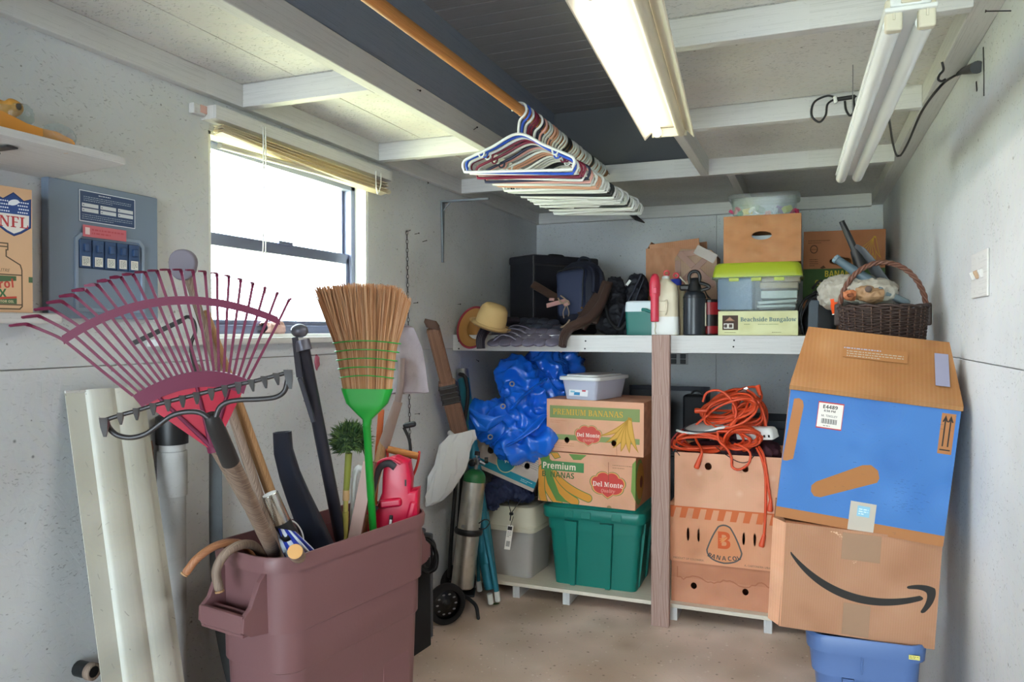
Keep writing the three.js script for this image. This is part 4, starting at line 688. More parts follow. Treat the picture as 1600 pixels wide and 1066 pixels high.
// ---------- cartons and tubs under the shelf ----------
const delmonte = (g, cx, cy, s, c1, c2, edge) => { // red fruit-shaped shield with lettering
  const S = (k) => { g.beginPath(); g.moveTo(cx, cy - 0.30 * s * k); const b3 = (a, b, c, d, e, f) => g.bezierCurveTo(cx + a * s * k, cy + b * s * k, cx + c * s * k, cy + d * s * k, cx + e * s * k, cy + f * s * k); b3(0.06, -0.4, 0.3, -0.38, 0.34, -0.22); b3(0.5, -0.24, 0.58, -0.02, 0.46, 0.08); b3(0.48, 0.22, 0.28, 0.32, 0.16, 0.28); b3(0.1, 0.34, 0.05, 0.36, 0, 0.4); b3(-0.05, 0.36, -0.1, 0.34, -0.16, 0.28); b3(-0.28, 0.32, -0.48, 0.22, -0.46, 0.08); b3(-0.58, -0.02, -0.5, -0.24, -0.34, -0.22); b3(-0.3, -0.38, -0.06, -0.4, 0, -0.3); };
  S(1.1); g.fillStyle = edge; g.fill(); S(1.05); g.fillStyle = c2; g.fill(); S(0.97); g.fillStyle = c1; g.fill();
  text(g, 'Del Monte', cx, cy + 0.0 * s, `bold ${s * 0.2 | 0}px serif`, '#f2e6d8', { sx: 0.92 });
  text(g, 'Quality', cx, cy + 0.19 * s, `italic ${s * 0.13 | 0}px serif`, '#e8b0a0');
};
const hand = (g, x, y, s, col, line, n = 6, tilt = 0) => { g.save(); g.translate(x, y); g.rotate(tilt); for (let i = 0; i < n; i++) { const a = 0.75 - i * 0.26; g.beginPath(); g.moveTo(0, 0); const ex = -Math.sin(a) * s, ey = Math.cos(a) * s; g.quadraticCurveTo(ex * 0.25 - s * 0.12, ey * 0.6, ex, ey); g.quadraticCurveTo(ex * 0.4 + s * 0.16, ey * 0.75, s * 0.1, 0); g.closePath(); g.fillStyle = col; g.fill(); g.strokeStyle = line; g.lineWidth = s * 0.022; g.stroke(); } g.fillStyle = line; g.fillRect(-s * 0.02, -s * 0.06, s * 0.12, s * 0.08); g.restore(); };
const cardGround = (g, W, H, c) => { fill(g, W, H, c); blots(g, W, H, 26, 40, 200, ['rgba(255,235,210,', 'rgba(90,50,25,'], 0.06); g.globalAlpha = 0.02; for (let x = 0; x < W; x += 8) { g.fillStyle = x % 16 ? '#fff' : '#402010'; g.fillRect(x, 0, 4, H); } g.globalAlpha = 1; dashes(g, W, H, 30, 10, 60, '#6b4026', 0.08, 0.25, 6, 1.6); };
const PEACH = '#e2a787';
{
  const t = thing('green_tote', 'green lidded storage tote with tapered ribs under the banana boxes', 'tote', [-1.015, DK, -3.885]);
  const gm = M('#0f766a', 0.38), w0 = 0.43, w1 = 0.49, h = 0.36;
  part(t, 'body', tub([[0, w0, 0.34, 0.03], [0.29, w1 - 0.012, 0.385, 0.035], [0.292, w1, 0.4, 0.035], [h, w1 + 0.012, 0.41, 0.035]], 0.005), gm);
  for (const x of [-0.11, 0.075]) part(t, 'rib', loft([[0.005, 0.014, 0.196], [0.16, 0.024, 0.214], [0.345, 0.036, 0.232]].map(([y, hw, z]) => [V(x + hw, y, z - 0.05), V(x + hw * 0.9, y, z), V(x - hw * 0.9, y, z), V(x - hw, y, z - 0.05)].reverse()), { start: true, end: true, crease: 25 }), gm);
  for (const z of [-0.08, 0.1]) part(t, 'rib', loft([[0.01, 0.014, 0.222], [0.34, 0.03, 0.258]].map(([y, hw, x]) => [V(x - 0.03, y, z + hw), V(x, y, z + hw * 0.8), V(x, y, z - hw * 0.8), V(x - 0.03, y, z - hw)]), { start: true, end: true, crease: 25 }), gm);
  part(t, 'lid', solid([[h - 0.006, w1 + 0.038, 0.44, 0.04], [h + 0.004, w1 + 0.05, 0.452, 0.045], [h + 0.042, w1 + 0.054, 0.456, 0.045], [h + 0.05, w1 + 0.046, 0.448, 0.045], [h + 0.05, w1 + 0.0, 0.41, 0.03], [h + 0.064, w1 - 0.03, 0.38, 0.03], [h + 0.066, w1 - 0.04, 0.37, 0.03]]), gm);
  for (const x of [-0.12, -0.03, 0.13]) part(t, 'lid_notch', box(0.05, 0.036, 0.012, 0.003).translate(x, h + 0.022, 0.226), gm);
}
{
  const w = 0.52, h = 0.262, d = 0.4, b2 = thing('banana_box', 'peach banana box printed with large yellow bananas, directly on the green tote', 'box', [-1.048, 0.5115, -3.885], { rot: [0, R(-2), R(-0.6)] });
  carton(b2, w, h, d, MAT.cardPeach, PRINT(1024, 516, (g, W, H) => {
    cardGround(g, W, H, PEACH);
    // bunch of bananas with green outlines
    g.save();
    const ban = (x0, y0, cx, cy, x1, y1, w0) => { g.beginPath(); g.moveTo(x0 - w0 * 0.4, y0); g.quadraticCurveTo(cx - w0, cy, x1, y1); g.quadraticCurveTo(cx + w0 * 1.2, cy - w0 * 0.5, x0 + w0 * 0.4, y0 - 8); g.closePath(); g.fillStyle = '#d99a3c'; g.fill(); g.strokeStyle = '#5f7f3e'; g.lineWidth = 9; g.stroke(); };
    const bs = (pts, w0) => { for (const [c, k] of [['#5f7f3e', w0 + 16], ['#d9963a', w0]]) { g.strokeStyle = c; g.lineCap = 'round'; g.lineWidth = k; g.beginPath(); g.moveTo(pts[0], pts[1]); g.quadraticCurveTo(pts[2], pts[3], pts[4], pts[5]); g.stroke(); } }; bs([110, 120, 180, 330, 540, 440], 74); bs([100, 140, 120, 360, 400, 490], 80); bs([70, 160, 60, 380, 220, 510], 80); bs([40, 180, 10, 380, 70, 530], 70);
    g.fillStyle = '#5f8a44'; path(g, [[10, 60], [60, 10], [120, 40], [150, 230], [230, 420], [330, 510], [200, 500], [100, 330], [60, 180]]); g.fill();
    g.fillStyle = '#d99a3c'; path(g, [[130, 10], [210, 6], [240, 50], [180, 70]]); g.fill(); g.strokeStyle = '#5f7f3e'; g.lineWidth = 7; g.stroke();
    path(g, [[330, 8], [520, 6], [460, 60], [380, 66]]); g.fillStyle = '#6b8f4a'; g.fill();
    g.restore();
    g.fillStyle = '#4f8a55'; g.fillRect(32, 92, 460, 98);
    text(g, 'Premium', 44, 142, 'bold 88px sans-serif', '#f0e0cc', { align: 'left', sx: 0.94 });
    text(g, 'B  NANAS', 36, 232, 'bold 80px sans-serif', '#4f6a3c', { align: 'left', sx: 0.98 });
    delmonte(g, 742, 285, 330, '#cf4a42', '#e8a25e', '#6d7f48');
    greek(g, 790, 86, 200, 2, 26, '#8a6a4a', 5);
    g.fillStyle = '#9a7a50'; g.beginPath(); g.arc(760, 516, 24, 3.14, 6.29); g.fill(); path(g, [[990, 60], [1024, 20], [1024, 420], [980, 330]]); g.fillStyle = '#7d9a4e'; g.fill(); g.strokeStyle = '#8f4a30'; g.lineWidth = 4; path(g, [[748, 60], [752, 380]], false); g.stroke();
  }), { side: PRINT(512, 340, (g, W, H) => { cardGround(g, W, H, '#cf9068'); g.fillStyle = '#7d9a4e'; g.beginPath(); g.ellipse(90, 170, 120, 150, 0, 0, 7); g.fill(); g.fillStyle = '#c08a38'; g.beginPath(); g.ellipse(120, 170, 100, 120, 0, 0, 7); g.fill(); g.fillStyle = '#7a4028'; g.beginPath(); g.arc(150, 180, 40, 0, 7); g.fill(); }) });
  const b1 = thing('banana_box', 'peach banana box with a green lettered band, under the small white tub', 'box', [-1.01, 0.777, -3.9], { rot: [0, R(-1.5), R(-0.4)] });
  carton(b1, 0.515, 0.272, d, MAT.cardPeach, PRINT(1024, 540, (g, W, H) => {
    cardGround(g, W, H, '#e6ac8c');
    g.fillStyle = '#8a9a62'; g.fillRect(34, 66, 950, 128); g.fillRect(34, 362, 950, 56);
    text(g, 'PREMIUM BANANAS', 440, 130, 'bold 84px serif', '#d9b04a', { sx: 0.86, stroke: '#77804a', lw: 4 });
    delmonte(g, 452, 356, 262, '#d4594e', '#e09a6a', '#8f9460');
    hand(g, 868, 170, 330, '#dba94e', '#b98a34', 6, 0.25);
    greek(g, 40, 222, 180, 2, 18, '#c8845c', 4); greek(g, 40, 455, 260, 3, 22, '#c8845c', 5);
    g.strokeStyle = '#a0603c'; g.lineWidth = 3; path(g, [[750, 430], [754, 540]], false); g.stroke();
  }), { holes: [[-0.145, -0.075, 0.0135, 0.0155], [0.105, -0.075, 0.0135, 0.0155]]});
  // small white tub on top
  const c = thing('white_tub', 'small white lidded plastic tub on the upper banana box', 'tub', [-1.055, 1.0505, -3.86], { rot: [0, R(-14), 0] });
  part(c, 'body', tub([[0, 0.18, 0.3, 0.02], [0.1, 0.212, 0.335, 0.025], [0.104, 0.222, 0.345, 0.026]], 0.003), M('#d8dcee', 0.3, { physical: { transmission: 0.25, thickness: 0 } }));
  part(c, 'lid', solid([[0.1, 0.236, 0.36, 0.03], [0.106, 0.242, 0.366, 0.032], [0.118, 0.238, 0.362, 0.03], [0.12, 0.19, 0.31, 0.03], [0.128, 0.18, 0.3, 0.03]]), MAT.whitePlastic);
  part(c, 'paper_label', put(panel(0.112, 0.058, 0.0006), -0.005, 0.048, 0.1595, -0.155), PRINT(256, 128, (g, W, H) => { fill(g, W, H, '#eef0f4'); greek(g, 12, 18, 150, 3, 18, '#5a6478', 5); g.fillStyle = '#2c86b8'; g.fillRect(70, 84, 80, 34); g.fillStyle = '#c04a5a'; g.fillRect(176, 40, 50, 34); g.fillStyle = '#8ac6d8'; g.fillRect(20, 70, 60, 20); }));
}
{ // clear tote with cream lid, jacket, tag
  const x0 = -1.605, x1 = -1.345, t = thing('clear_tote', 'translucent storage tote with a domed cream lid on the platform', 'tote', [(x0 + x1) / 2, DK, -3.86], { rot: [0, R(-4), 0] });
  part(t, 'body', tub([[0, 0.235, 0.27, 0.03], [0.2, 0.262, 0.298, 0.035], [0.262, 0.272, 0.306, 0.035]], 0.003), M('#f4f1ec', 0.25, { physical: { transmission: 0.62, thickness: 0, specularIntensity: 0.5 } }));
  part(t, 'rim', loft([rring(0.276, 0.31, 0.035, 0.245), rring(0.3, 0.334, 0.04, 0.25), rring(0.3, 0.334, 0.04, 0.268), rring(0.27, 0.304, 0.035, 0.27), rring(0.27, 0.304, 0.035, 0.245)]), MAT.cream);
  part(t, 'lid', solid([[0.268, 0.296, 0.33, 0.04], [0.276, 0.3, 0.334, 0.045], [0.285, 0.29, 0.32, 0.05], [0.36, 0.272, 0.302, 0.05], [0.375, 0.25, 0.28, 0.05]], { crease: 40 }), MAT.cream);
  const k = thing('tote_contents', 'reddish brown cardboard pieces inside the translucent tote', 'cardboard', [(x0 + x1) / 2 - 0.03, DK + 0.004, -3.86], { rot: [0, R(-4), 0] });
  part(k, 'card_block', box(0.13, 0.13, 0.22, 0.004).translate(-0.015, 0.066, 0.0), M('#8d5f4c', 0.85)); part(k, 'paper_lump', blob([[0.095, 0.04, 0.06, 0.032], [0.1, 0.03, 0, 0.028]], { res: 20, amp: 0.008 }), M('#b9a398', 0.8));
  const j = thing('navy_jacket', 'dark navy jacket bundled on the cream tote lid with its drawcord hanging', 'jacket', [-1.5, 0.47, -3.8], { world: true });
  const q = (x, y, d) => at(x, y, d).toArray();
  part(j, 'cloth', blob([[...q(775, 768, 4.02), 0.055, 1.1, 0.9, 1], [...q(800, 766, 4.05), 0.06, 1.2, 0.7, 1], [...q(822, 774, 4.05), 0.04, 1, 0.7, 1], [...q(768, 785, 3.98), 0.04, 0.7, 1, 1], [...q(790, 745, 4.1), 0.06]], { res: 48, amp: 0.017, freq: 13, k: 0.05 }), M('#1c2748', 0.65));
  part(j, 'drawcord', [tube([at(793, 781, 3.9), at(796, 792, 3.87), at(798.5, 802, 3.86)], 0.0024), tube([at(814, 781, 3.92), at(806, 792, 3.88), at(799, 802, 3.86)], 0.0024), tube([at(798.5, 802, 3.86), at(797, 814, 3.85)], 0.003)], MAT.black);
  part(j, 'cord_lock', put(box(0.022, 0.016, 0.014, 0.005), ...q(799, 803, 3.85)), MAT.black);
  const g0 = thing('paper_tag', 'white hanging swing tag on the front of the translucent tote', 'tag', at(795, 840, 3.8));
  g0.rotation.set(0, YAW, R(-8)); part(g0, 'tag', put(panel(0.03, 0.125, 0.0008), 0, 0, 0), PRINT(96, 400, (g, W, H) => { fill(g, W, H, '#e6e3dc'); g.fillStyle = '#2a2a2c'; g.fillRect(10, 20, 70, 60); greek(g, 14, 110, 66, 4, 26, '#4a4a4c', 8); g.fillStyle = '#3a3a3c'; for (let i = 0; i < 9; i++) g.fillRect(16 + i * 7, 260, 3 + (i % 3), 90); }));
  part(g0, 'string', tube([V(0, 0.06, 0), V(0.004, 0.085, 0.004), V(0.008, 0.11, 0.006)], 0.0014), MAT.black);
}
{ // tilted white-blue banana carton, blue tarpaulin
  const c = at(792, 737, 4.14), t = thing('tilted_banana_carton', 'white and turquoise banana carton tilted under the blue tarpaulin', 'box', c, { rot: [R(4), R(6), R(-21)] });
  const w = 0.385, h = 0.2; carton(t, w, h, 0.26, M('#b6a693', 0.85), PRINT(768, 405, (g, W, H) => {
    fill(g, W, H, '#c9bdb2'); blots(g, W, H, 20, 30, 120, ['rgba(90,70,50,'], 0.08); greek(g, 30, 20, 250, 5, 22, '#7a7468', 6); greek(g, 480, 30, 250, 8, 22, '#7a7468', 6);
    g.fillStyle = '#1f93a8'; g.fillRect(0, 292, W, 74); g.fillStyle = '#cfe3e0'; greek(g, 600, 322, 130, 2, 18, '#d8eeee', 6);
    g.beginPath(); g.ellipse(385, 170, 118, 168, 0, 0, 7); g.fillStyle = '#d8cf9a'; g.fill(); g.beginPath(); g.ellipse(385, 170, 108, 158, 0, 0, 7); g.fillStyle = '#17889c'; g.fill(); text(g, 'Chiquita', 385, 190, 'bold italic 66px sans-serif', '#dfe6de', { sx: 0.85 });
  }), { holes: [[-0.10, 0.02, 0.019, 0.021], [0.115, 0.02, 0.016, 0.018]]});
  const p = thing('blue_tarpaulin', 'crumpled bright blue tarpaulin heaped under the shelf', 'tarpaulin', at(820, 690, 4.1), { world: true });
  const q = (x, y, d, r, fx = 1, fy = 1, fz = 1) => [...at(x, y, d).toArray(), r, fx, fy, fz];
  const m = M('#1a74ee', 0.24, { physical: { clearcoat: 0.4, clearcoatRoughness: 0.25 } });
  part(p, 'sheet', blob([q(812, 590, 4.2, 0.105), q(850, 585, 4.3, 0.12), q(885, 580, 4.4, 0.09), q(822, 625, 4.15, 0.12), q(850, 640, 4.15, 0.11), q(800, 655, 4.08, 0.1), q(770, 660, 4.0, 0.075), q(745, 652, 3.98, 0.045, 1, 1.2, 1), q(832, 680, 4.05, 0.1), q(800, 688, 4.02, 0.08), q(825, 704, 3.94, 0.05), q(845, 690, 3.95, 0.06), q(800, 702, 3.95, 0.035), q(870, 615, 4.25, 0.1)], { res: 96, amp: 0.05, freq: 3.7, k: 0.07 }), m);
  const fold = (pts, o) => { const rings = pts.map(([x, y, d, w, a]) => { const c = at(x, y, d), s = V(Math.cos(a), Math.sin(a), 0.25), f = V(0.3, 0.1, 0.95).cross(s).normalize(); const r = []; for (let i = 0; i < 12; i++) { const b = i / 12 * 6.283; r.push(c.clone().addScaledVector(s, Math.cos(b) * w).addScaledVector(f, Math.sin(b) * 0.006).add(V(0, 0, 0.012 * Math.sin(b * 2 + x)))); } return r; }); return loft(rings, { start: true, end: true, crease: 50 }); };
  part(p, 'fold', [fold([[735, 645, 3.9, 0.03, 1.2], [748, 660, 3.88, 0.05, 1.3], [765, 664, 3.86, 0.05, 1.0], [785, 655, 3.87, 0.035, 0.8]]), fold([[800, 640, 3.9, 0.02, 0.4], [812, 625, 3.9, 0.045, 0.6], [830, 608, 3.95, 0.05, 0.5], [850, 595, 4.0, 0.03, 0.4]]), fold([[785, 700, 3.9, 0.03, 0.2], [805, 690, 3.88, 0.05, 0.4], [830, 672, 3.88, 0.045, 0.3], [850, 650, 3.95, 0.03, 0.3]])], m);
  for (const [x, y] of [[786, 635], [766, 683], [800, 600]]) part(p, 'eyelet', put(new THREE.TorusGeometry(0.011, 0.0035, 6, 14), ...at(x, y, 3.83).toArray(), 0, YAW), MAT.steel);
}
{ // cartons with the cords, right of the post
  const zf = -3.665, mk = (name, label, x0, x1, y, h, d, dz, front, o) => { const t = thing(name, label, 'box', [(x0 + x1) / 2, y, zf - d / 2 - dz]); carton(t, x1 - x0, h, d, MAT.cardPeach, front, o); return t; };
  mk('plain_carton', 'water-stained peach cardboard box with two holes, bottom of the stack right of the post', -0.615, -0.12, DK, 0.2, 0.38, 0.012, PRINT(1024, 420, (g, W, H) => { cardGround(g, W, H, '#d28f6e'); g.strokeStyle = '#a8603f'; g.globalAlpha = 0.55; g.lineWidth = 12; g.beginPath(); g.moveTo(60, 60); for (let x = 60; x < W; x += 30) g.lineTo(x, 170 + Math.sin(x * 0.02) * 26 + rr_(-14, 14) + Math.max(0, 120 - x) * -0.6); g.stroke(); g.globalAlpha = 0.12; g.fillStyle = '#8a4526'; g.fillRect(0, 0, W, 170); g.globalAlpha = 1; }), { holes: [[-0.14, -0.015, 0.0145, 0.016], [0.1, -0.015, 0.0145, 0.016]]});
  mk('striped_carton', 'orange-striped cardboard banana carton with four slots, middle of its stack', -0.632, -0.12, DK + 0.2005, 0.27, 0.4, 0, PRINT(1024, 540, (g, W, H) => {
    cardGround(g, W, H, '#e39f78'); g.fillStyle = '#d8703f'; for (let i = 0; i < 9; i++) path(g, [[20 + i * 118, 0], [84 + i * 118, 0], [54 + i * 118, 112], [-4 + i * 118, 112]]), g.fill(); g.fillRect(0, 0, W, 14);
    g.beginPath(); g.moveTo(480, 170); g.quadraticCurveTo(535, 130, 590, 170); g.quadraticCurveTo(650, 260, 695, 400); g.quadraticCurveTo(690, 500, 535, 512); g.quadraticCurveTo(380, 500, 375, 400); g.quadraticCurveTo(420, 260, 480, 170); g.closePath(); g.lineJoin = 'round'; g.fillStyle = '#dd9468'; g.fill(); g.strokeStyle = '#5f5a58'; g.lineWidth = 14; g.stroke();
    text(g, 'B', 530, 296, 'bold 230px sans-serif', '#d8602f', { sx: 1.0 }); hand(g, 560, 260, 90, '#e59a5c', '#d8602f', 3, 0.6);
    'BANACOL'.split('').forEach((c, i) => { const a = -0.42 + i * 0.14; text(g, c, 534 + Math.sin(a * 2.2) * 168, 428 + Math.cos(a * 2.2) * 44 - 6, 'bold 58px sans-serif', '#4f4a48', { rot: -a * 1.3 }); });
    text(g, 'PRODUCT OF COLOMBIA', 200, 508, '26px sans-serif', '#7a5a48'); text(g, 'A. CARTONERA URABA', 850, 512, '26px sans-serif', '#7a5a48');
  }), { holes: [[-0.158, 0.0, 0.0065, 0.031], [-0.108, 0.0, 0.0065, 0.031], [0.1, 0.005, 0.0065, 0.03], [0.15, 0.005, 0.0065, 0.03]]});
  const top = mk('cord_carton', 'open peach cardboard box heaped with orange extension cords', -0.6, -0.09, DK + 0.471, 0.262, 0.4, 0, PRINT(1024, 520, (g, W, H) => { cardGround(g, W, H, '#e8ae8e'); blots(g, W, H, 3, 20, 60, ['rgba(255,240,220,'], 0.3); }), { closed: false, holes: [[-0.095, 0.07, 0.0165, 0.0175], [0.075, 0.07, 0.0155, 0.0165]]});
  const yT = DK + 0.471 + 0.262;
  const fillr = thing('dark_bundle', 'dark cords and scraps filling the open box of extension cords', 'cords', [-0.345, yT - 0.09, -3.86], { world: true });
  part(fillr, 'bundle', blob([[-0.5, yT - 0.02, -3.85, 0.07, 1, 0.6, 1.6], [-0.35, yT, -3.85, 0.09, 1.2, 0.5, 1.4], [-0.2, yT, -3.85, 0.07, 1.2, 0.6, 1.6], [-0.3, yT + 0.06, -3.92, 0.08, 1.4, 0.7, 1]], { res: 40, amp: 0.016 }), M('#4a2430', 0.7));
  const om = M('#e2522b', 0.4), ro = 0.0062;
  const coil = (C, ax, ay, dirX, dirY, dirZ, turns, jit, s0) => { const pts = []; for (let i = 0; i <= turns * 14; i++) { const a = i / 14 * 6.283, k = Math.floor(i / 14), f = i / (turns * 14), n1 = noise(i * 0.11 + s0, 0.5, 1), n2 = noise(i * 0.09 + s0, 4, 2), n3 = noise(i * 0.13, s0, 8); pts.push(C.clone().addScaledVector(dirX, Math.cos(a) * ax * (0.95 + 0.3 * n1)).addScaledVector(dirY, Math.sin(a) * ay * (0.95 + 0.45 * n2)).addScaledVector(dirZ, (f - 0.5) * jit + n3 * jit * 0.6)); } return pts; };
  const X = V(1, 0, 0), Y = V(0, 1, 0), Z = V(0, 0, 1), cc = (name, label, C, list, plugs) => { const t = thing(name, label, 'cord', C, { world: true, group: 'orange extension cords in the open box' }); list.forEach(([pts, r = ro]) => part(t, 'cord', tube(pts, r, { n: pts.length * 3, seg: 6 }), om)); plugs.forEach(([a, b]) => part(t, 'plug', [rod(a, b, 0.008, 0.014, 10), ...(0 ? [] : [rod(b, b.clone().add(b.clone().sub(a).multiplyScalar(0.15)), 0.014, 0.012, 10)])], om)); return t; };
  const z1 = -3.72, q = (x, y, z = z1) => onZ(x, y, z);
  cc('extension_cord', 'orange extension cord coiled in a tall round hank on top of the power strip', q(1140, 640, -3.8), [[coil(q(1138, 637, -3.78), 0.125, 0.068, V(0.9, 0.2, 0.2).normalize(), V(0.35, 0.9, 0.1).normalize(), V(0.1, -0.1, 0.9), 15, 0.14, 3)], [[q(1108, 648), q(1092, 660), q(1084, 672), q(1088, 688), q(1096, 702, -3.66), q(1096, 712, -3.645)]], [[q(1098, 628), q(1104, 614), q(1122, 610), q(1138, 620), q(1150, 640), q(1146, 656), q(1124, 662)]]], [[q(1096, 710, -3.645), q(1089, 729, -3.645)], [q(1104, 642), q(1088, 642)]]);
  cc('extension_cord', 'orange extension cord wound in a tight vertical bundle right of the round hank', q(1180, 650, -3.85), [[coil(q(1172, 642, -3.84), 0.06, 0.09, V(0.8, 0.5, 0.1).normalize(), V(-0.5, 0.85, 0.1).normalize(), Z, 12, 0.1, 11)], [[q(1150, 612, -3.8), q(1166, 606, -3.82), q(1184, 606, -3.84), q(1190, 622, -3.84), q(1176, 640, -3.78)]]], [[q(1188, 618, -3.8), q(1184, 604, -3.8)], [q(1150, 655, -3.68), q(1143, 666, -3.67)]]);
  cc('extension_cord', 'orange extension cord looped flat across the front of the open box with ends hanging down', q(1120, 690, -3.75), [[coil(q(1120, 687, -3.76), 0.19, 0.06, V(1, 0.12, 0).normalize(), V(0, 0.85, 0.5).normalize(), Z, 11, 0.12, 21)], [coil(q(1096, 690, -3.74), 0.12, 0.05, V(1, -0.1, 0.1).normalize(), V(0.1, 0.9, 0.4).normalize(), Z, 7, 0.1, 41)], [coil(q(1156, 686, -3.73), 0.085, 0.055, V(0.95, 0.3, 0).normalize(), V(-0.2, 0.9, 0.4).normalize(), Z, 7, 0.09, 55)], [[q(1121, 675, -3.68), q(1124, 690, -3.66), q(1136, 702, -3.65), q(1143, 716, -3.65), q(1144, 730, -3.65), q(1156, 734, -3.645), q(1170, 724, -3.645), q(1172, 708, -3.65), q(1160, 698, -3.66), q(1148, 694, -3.7)]], [[q(1186, 698, -3.69), q(1193, 712, -3.655), q(1198, 740, -3.65), q(1202, 770, -3.645), q(1204, 782, -3.645)]], [[q(1182, 700, -3.69), q(1190, 716, -3.655), q(1196, 745, -3.65), q(1196, 800, -3.645), q(1194, 836, -3.645)]]], [[q(1204, 782, -3.645), q(1203, 797, -3.645)], [q(1194, 836, -3.645), q(1190, 852, -3.645)]]);
  let t = thing('brown_plug_block', 'brown triple-tap plug block among the orange cords', 'plug', q(1162, 616, -3.79)); part(t, 'block', put(box(0.045, 0.05, 0.03, 0.008), 0, 0, 0, 0, 0.2, 0.5), M('#7a4a40', 0.5)); part(t, 'prongs', put(box(0.02, 0.012, 0.004, 0.001), 0.01, 0.028, 0.01, 0, 0, 0.5), MAT.steel);
  const ps = q(1182, 676, -3.76); t = thing('power_strip', 'white surge protector block lying on the orange cords', 'power strip', ps, { rot: [R(12), R(-28), R(6)] });
  part(t, 'case', solid([[-0.026, 0.2, 0.065, 0.012], [0.006, 0.2, 0.065, 0.016], [0.022, 0.19, 0.05, 0.016], [0.026, 0.18, 0.036, 0.014]], { crease: 45 }), MAT.white); part(t, 'socket_hole', [box(0.01, 0.012, 0.006, 0.001).translate(0.06, -0.008, 0.031), box(0.01, 0.012, 0.006, 0.001).translate(0.084, -0.008, 0.031)], MAT.black);
  const vi = q(1104, 668, -3.74); t = thing('clear_visor', 'curved cloudy plastic shield lying under the orange cord hank', 'shield', vi, { rot: [R(8), R(10), R(5)] });
  { const g = new THREE.SphereGeometry(0.12, 26, 12, 0, 6.283, 0, 1.0).scale(1.05, 0.5, 0.8).translate(0, -0.035, 0); part(t, 'shell', g, M('#d0d2cf', 0.3, { physical: { transmission: 0.35, thickness: 0 } })); part(t, 'dark_edge', new THREE.TorusGeometry(0.1, 0.004, 6, 40).rotateX(Math.PI / 2).scale(1.06, 1, 0.82), MAT.darkGrey); }
  t = thing('white_cable', 'white flat cable lying across the front of the orange cords', 'cable', q(1090, 674, -3.69), { world: true }); part(t, 'cable', capTube([q(1058, 673, -3.69), q(1075, 677, -3.675), q(1100, 675, -3.67), q(1125, 669, -3.67), q(1145, 668, -3.68)], 0.0062, { n: 40 }), MAT.whitePlastic);
  t = thing('red_cable', 'dull red cord spilling from the left side of the open box beside the post', 'cord', q(1060, 685, -3.76), { world: true }); part(t, 'cord', [tube([q(1075, 668, -3.8), q(1060, 676, -3.72), q(1050, 688, -3.7), q(1049, 700, -3.72)], 0.005), tube([q(1080, 672, -3.8), q(1064, 682, -3.72), q(1054, 694, -3.7), q(1052, 704, -3.72)], 0.005), tube([q(1082, 676, -3.8), q(1068, 688, -3.72), q(1058, 698, -3.7)], 0.005)], M('#a03434', 0.5));
  t = thing('thin_wire', 'thin black wire drooping over the front of the open box', 'wire', q(1150, 715, -3.66), { world: true }); part(t, 'wire', [tube([q(1118, 698, -3.69), q(1136, 712, -3.655), q(1154, 722, -3.652), q(1168, 722, -3.652), q(1178, 712, -3.655), q(1182, 700, -3.69)], 0.002), tube([q(1048, 700, -3.65), q(1043, 704, -3.65), q(1046, 710, -3.655), q(1056, 706, -3.66), q(1062, 712, -3.66)], 0.002)], MAT.black);
  // dark things standing at the very back
  t = thing('flat_screen', 'dark flat screen leaning at the back under the shelf', 'screen', q(1080, 690, -4.7), { rot: [R(-6), 0, 0] }); part(t, 'case', box(0.5, 0.44, 0.04, 0.006).translate(-0.14, 0.12, 0), MAT.blackGloss); part(t, 'stand', [box(0.08, 0.5, 0.03, 0.004).translate(-0.14, -0.3, -0.02), box(0.34, 0.02, 0.2, 0.006).translate(-0.14, DK - onZ(1080, 690, -4.7).y + 0.012, 0)], MAT.blackGloss); part(t, 'bezel', [box(0.03, 0.44, 0.01, 0.002).translate(0.085, 0.12, 0.024), box(0.5, 0.03, 0.01, 0.002).translate(-0.14, 0.325, 0.024)], M('#17182a', 0.5));
  t = thing('black_case', 'black case behind the flat screen under the shelf', 'case', q(1090, 690, -4.55)); part(t, 'case', boxAt(-0.08, 0.06, DK - onZ(1090, 690, -4.55).y, 0.28, -0.06, 0.06, 0.015), M('#15161f', 0.6)); part(t, 'handle', tube([V(-0.04, 0.28, 0), V(-0.02, 0.3, 0), V(0.01, 0.3, 0), V(0.03, 0.28, 0)], 0.006), MAT.black);
  const bx = q(1205, 640, -4.5); t = thing('navy_bin', 'dark navy storage bin at the back behind the orange cords', 'bin', [bx.x + 0.06, DK, -4.5]); part(t, 'body', tub([[0, 0.36, 0.3, 0.03], [0.78, 0.42, 0.36, 0.04], [0.79, 0.44, 0.38, 0.04], [0.83, 0.44, 0.38, 0.04]], 0.005), M('#16222e', 0.5)); part(t, 'rim', loft([rring(0.444, 0.384, 0.04, 0.8), rring(0.456, 0.396, 0.04, 0.8), rring(0.456, 0.396, 0.04, 0.826), rring(0.444, 0.384, 0.04, 0.826)]), M('#16222e', 0.5));
}
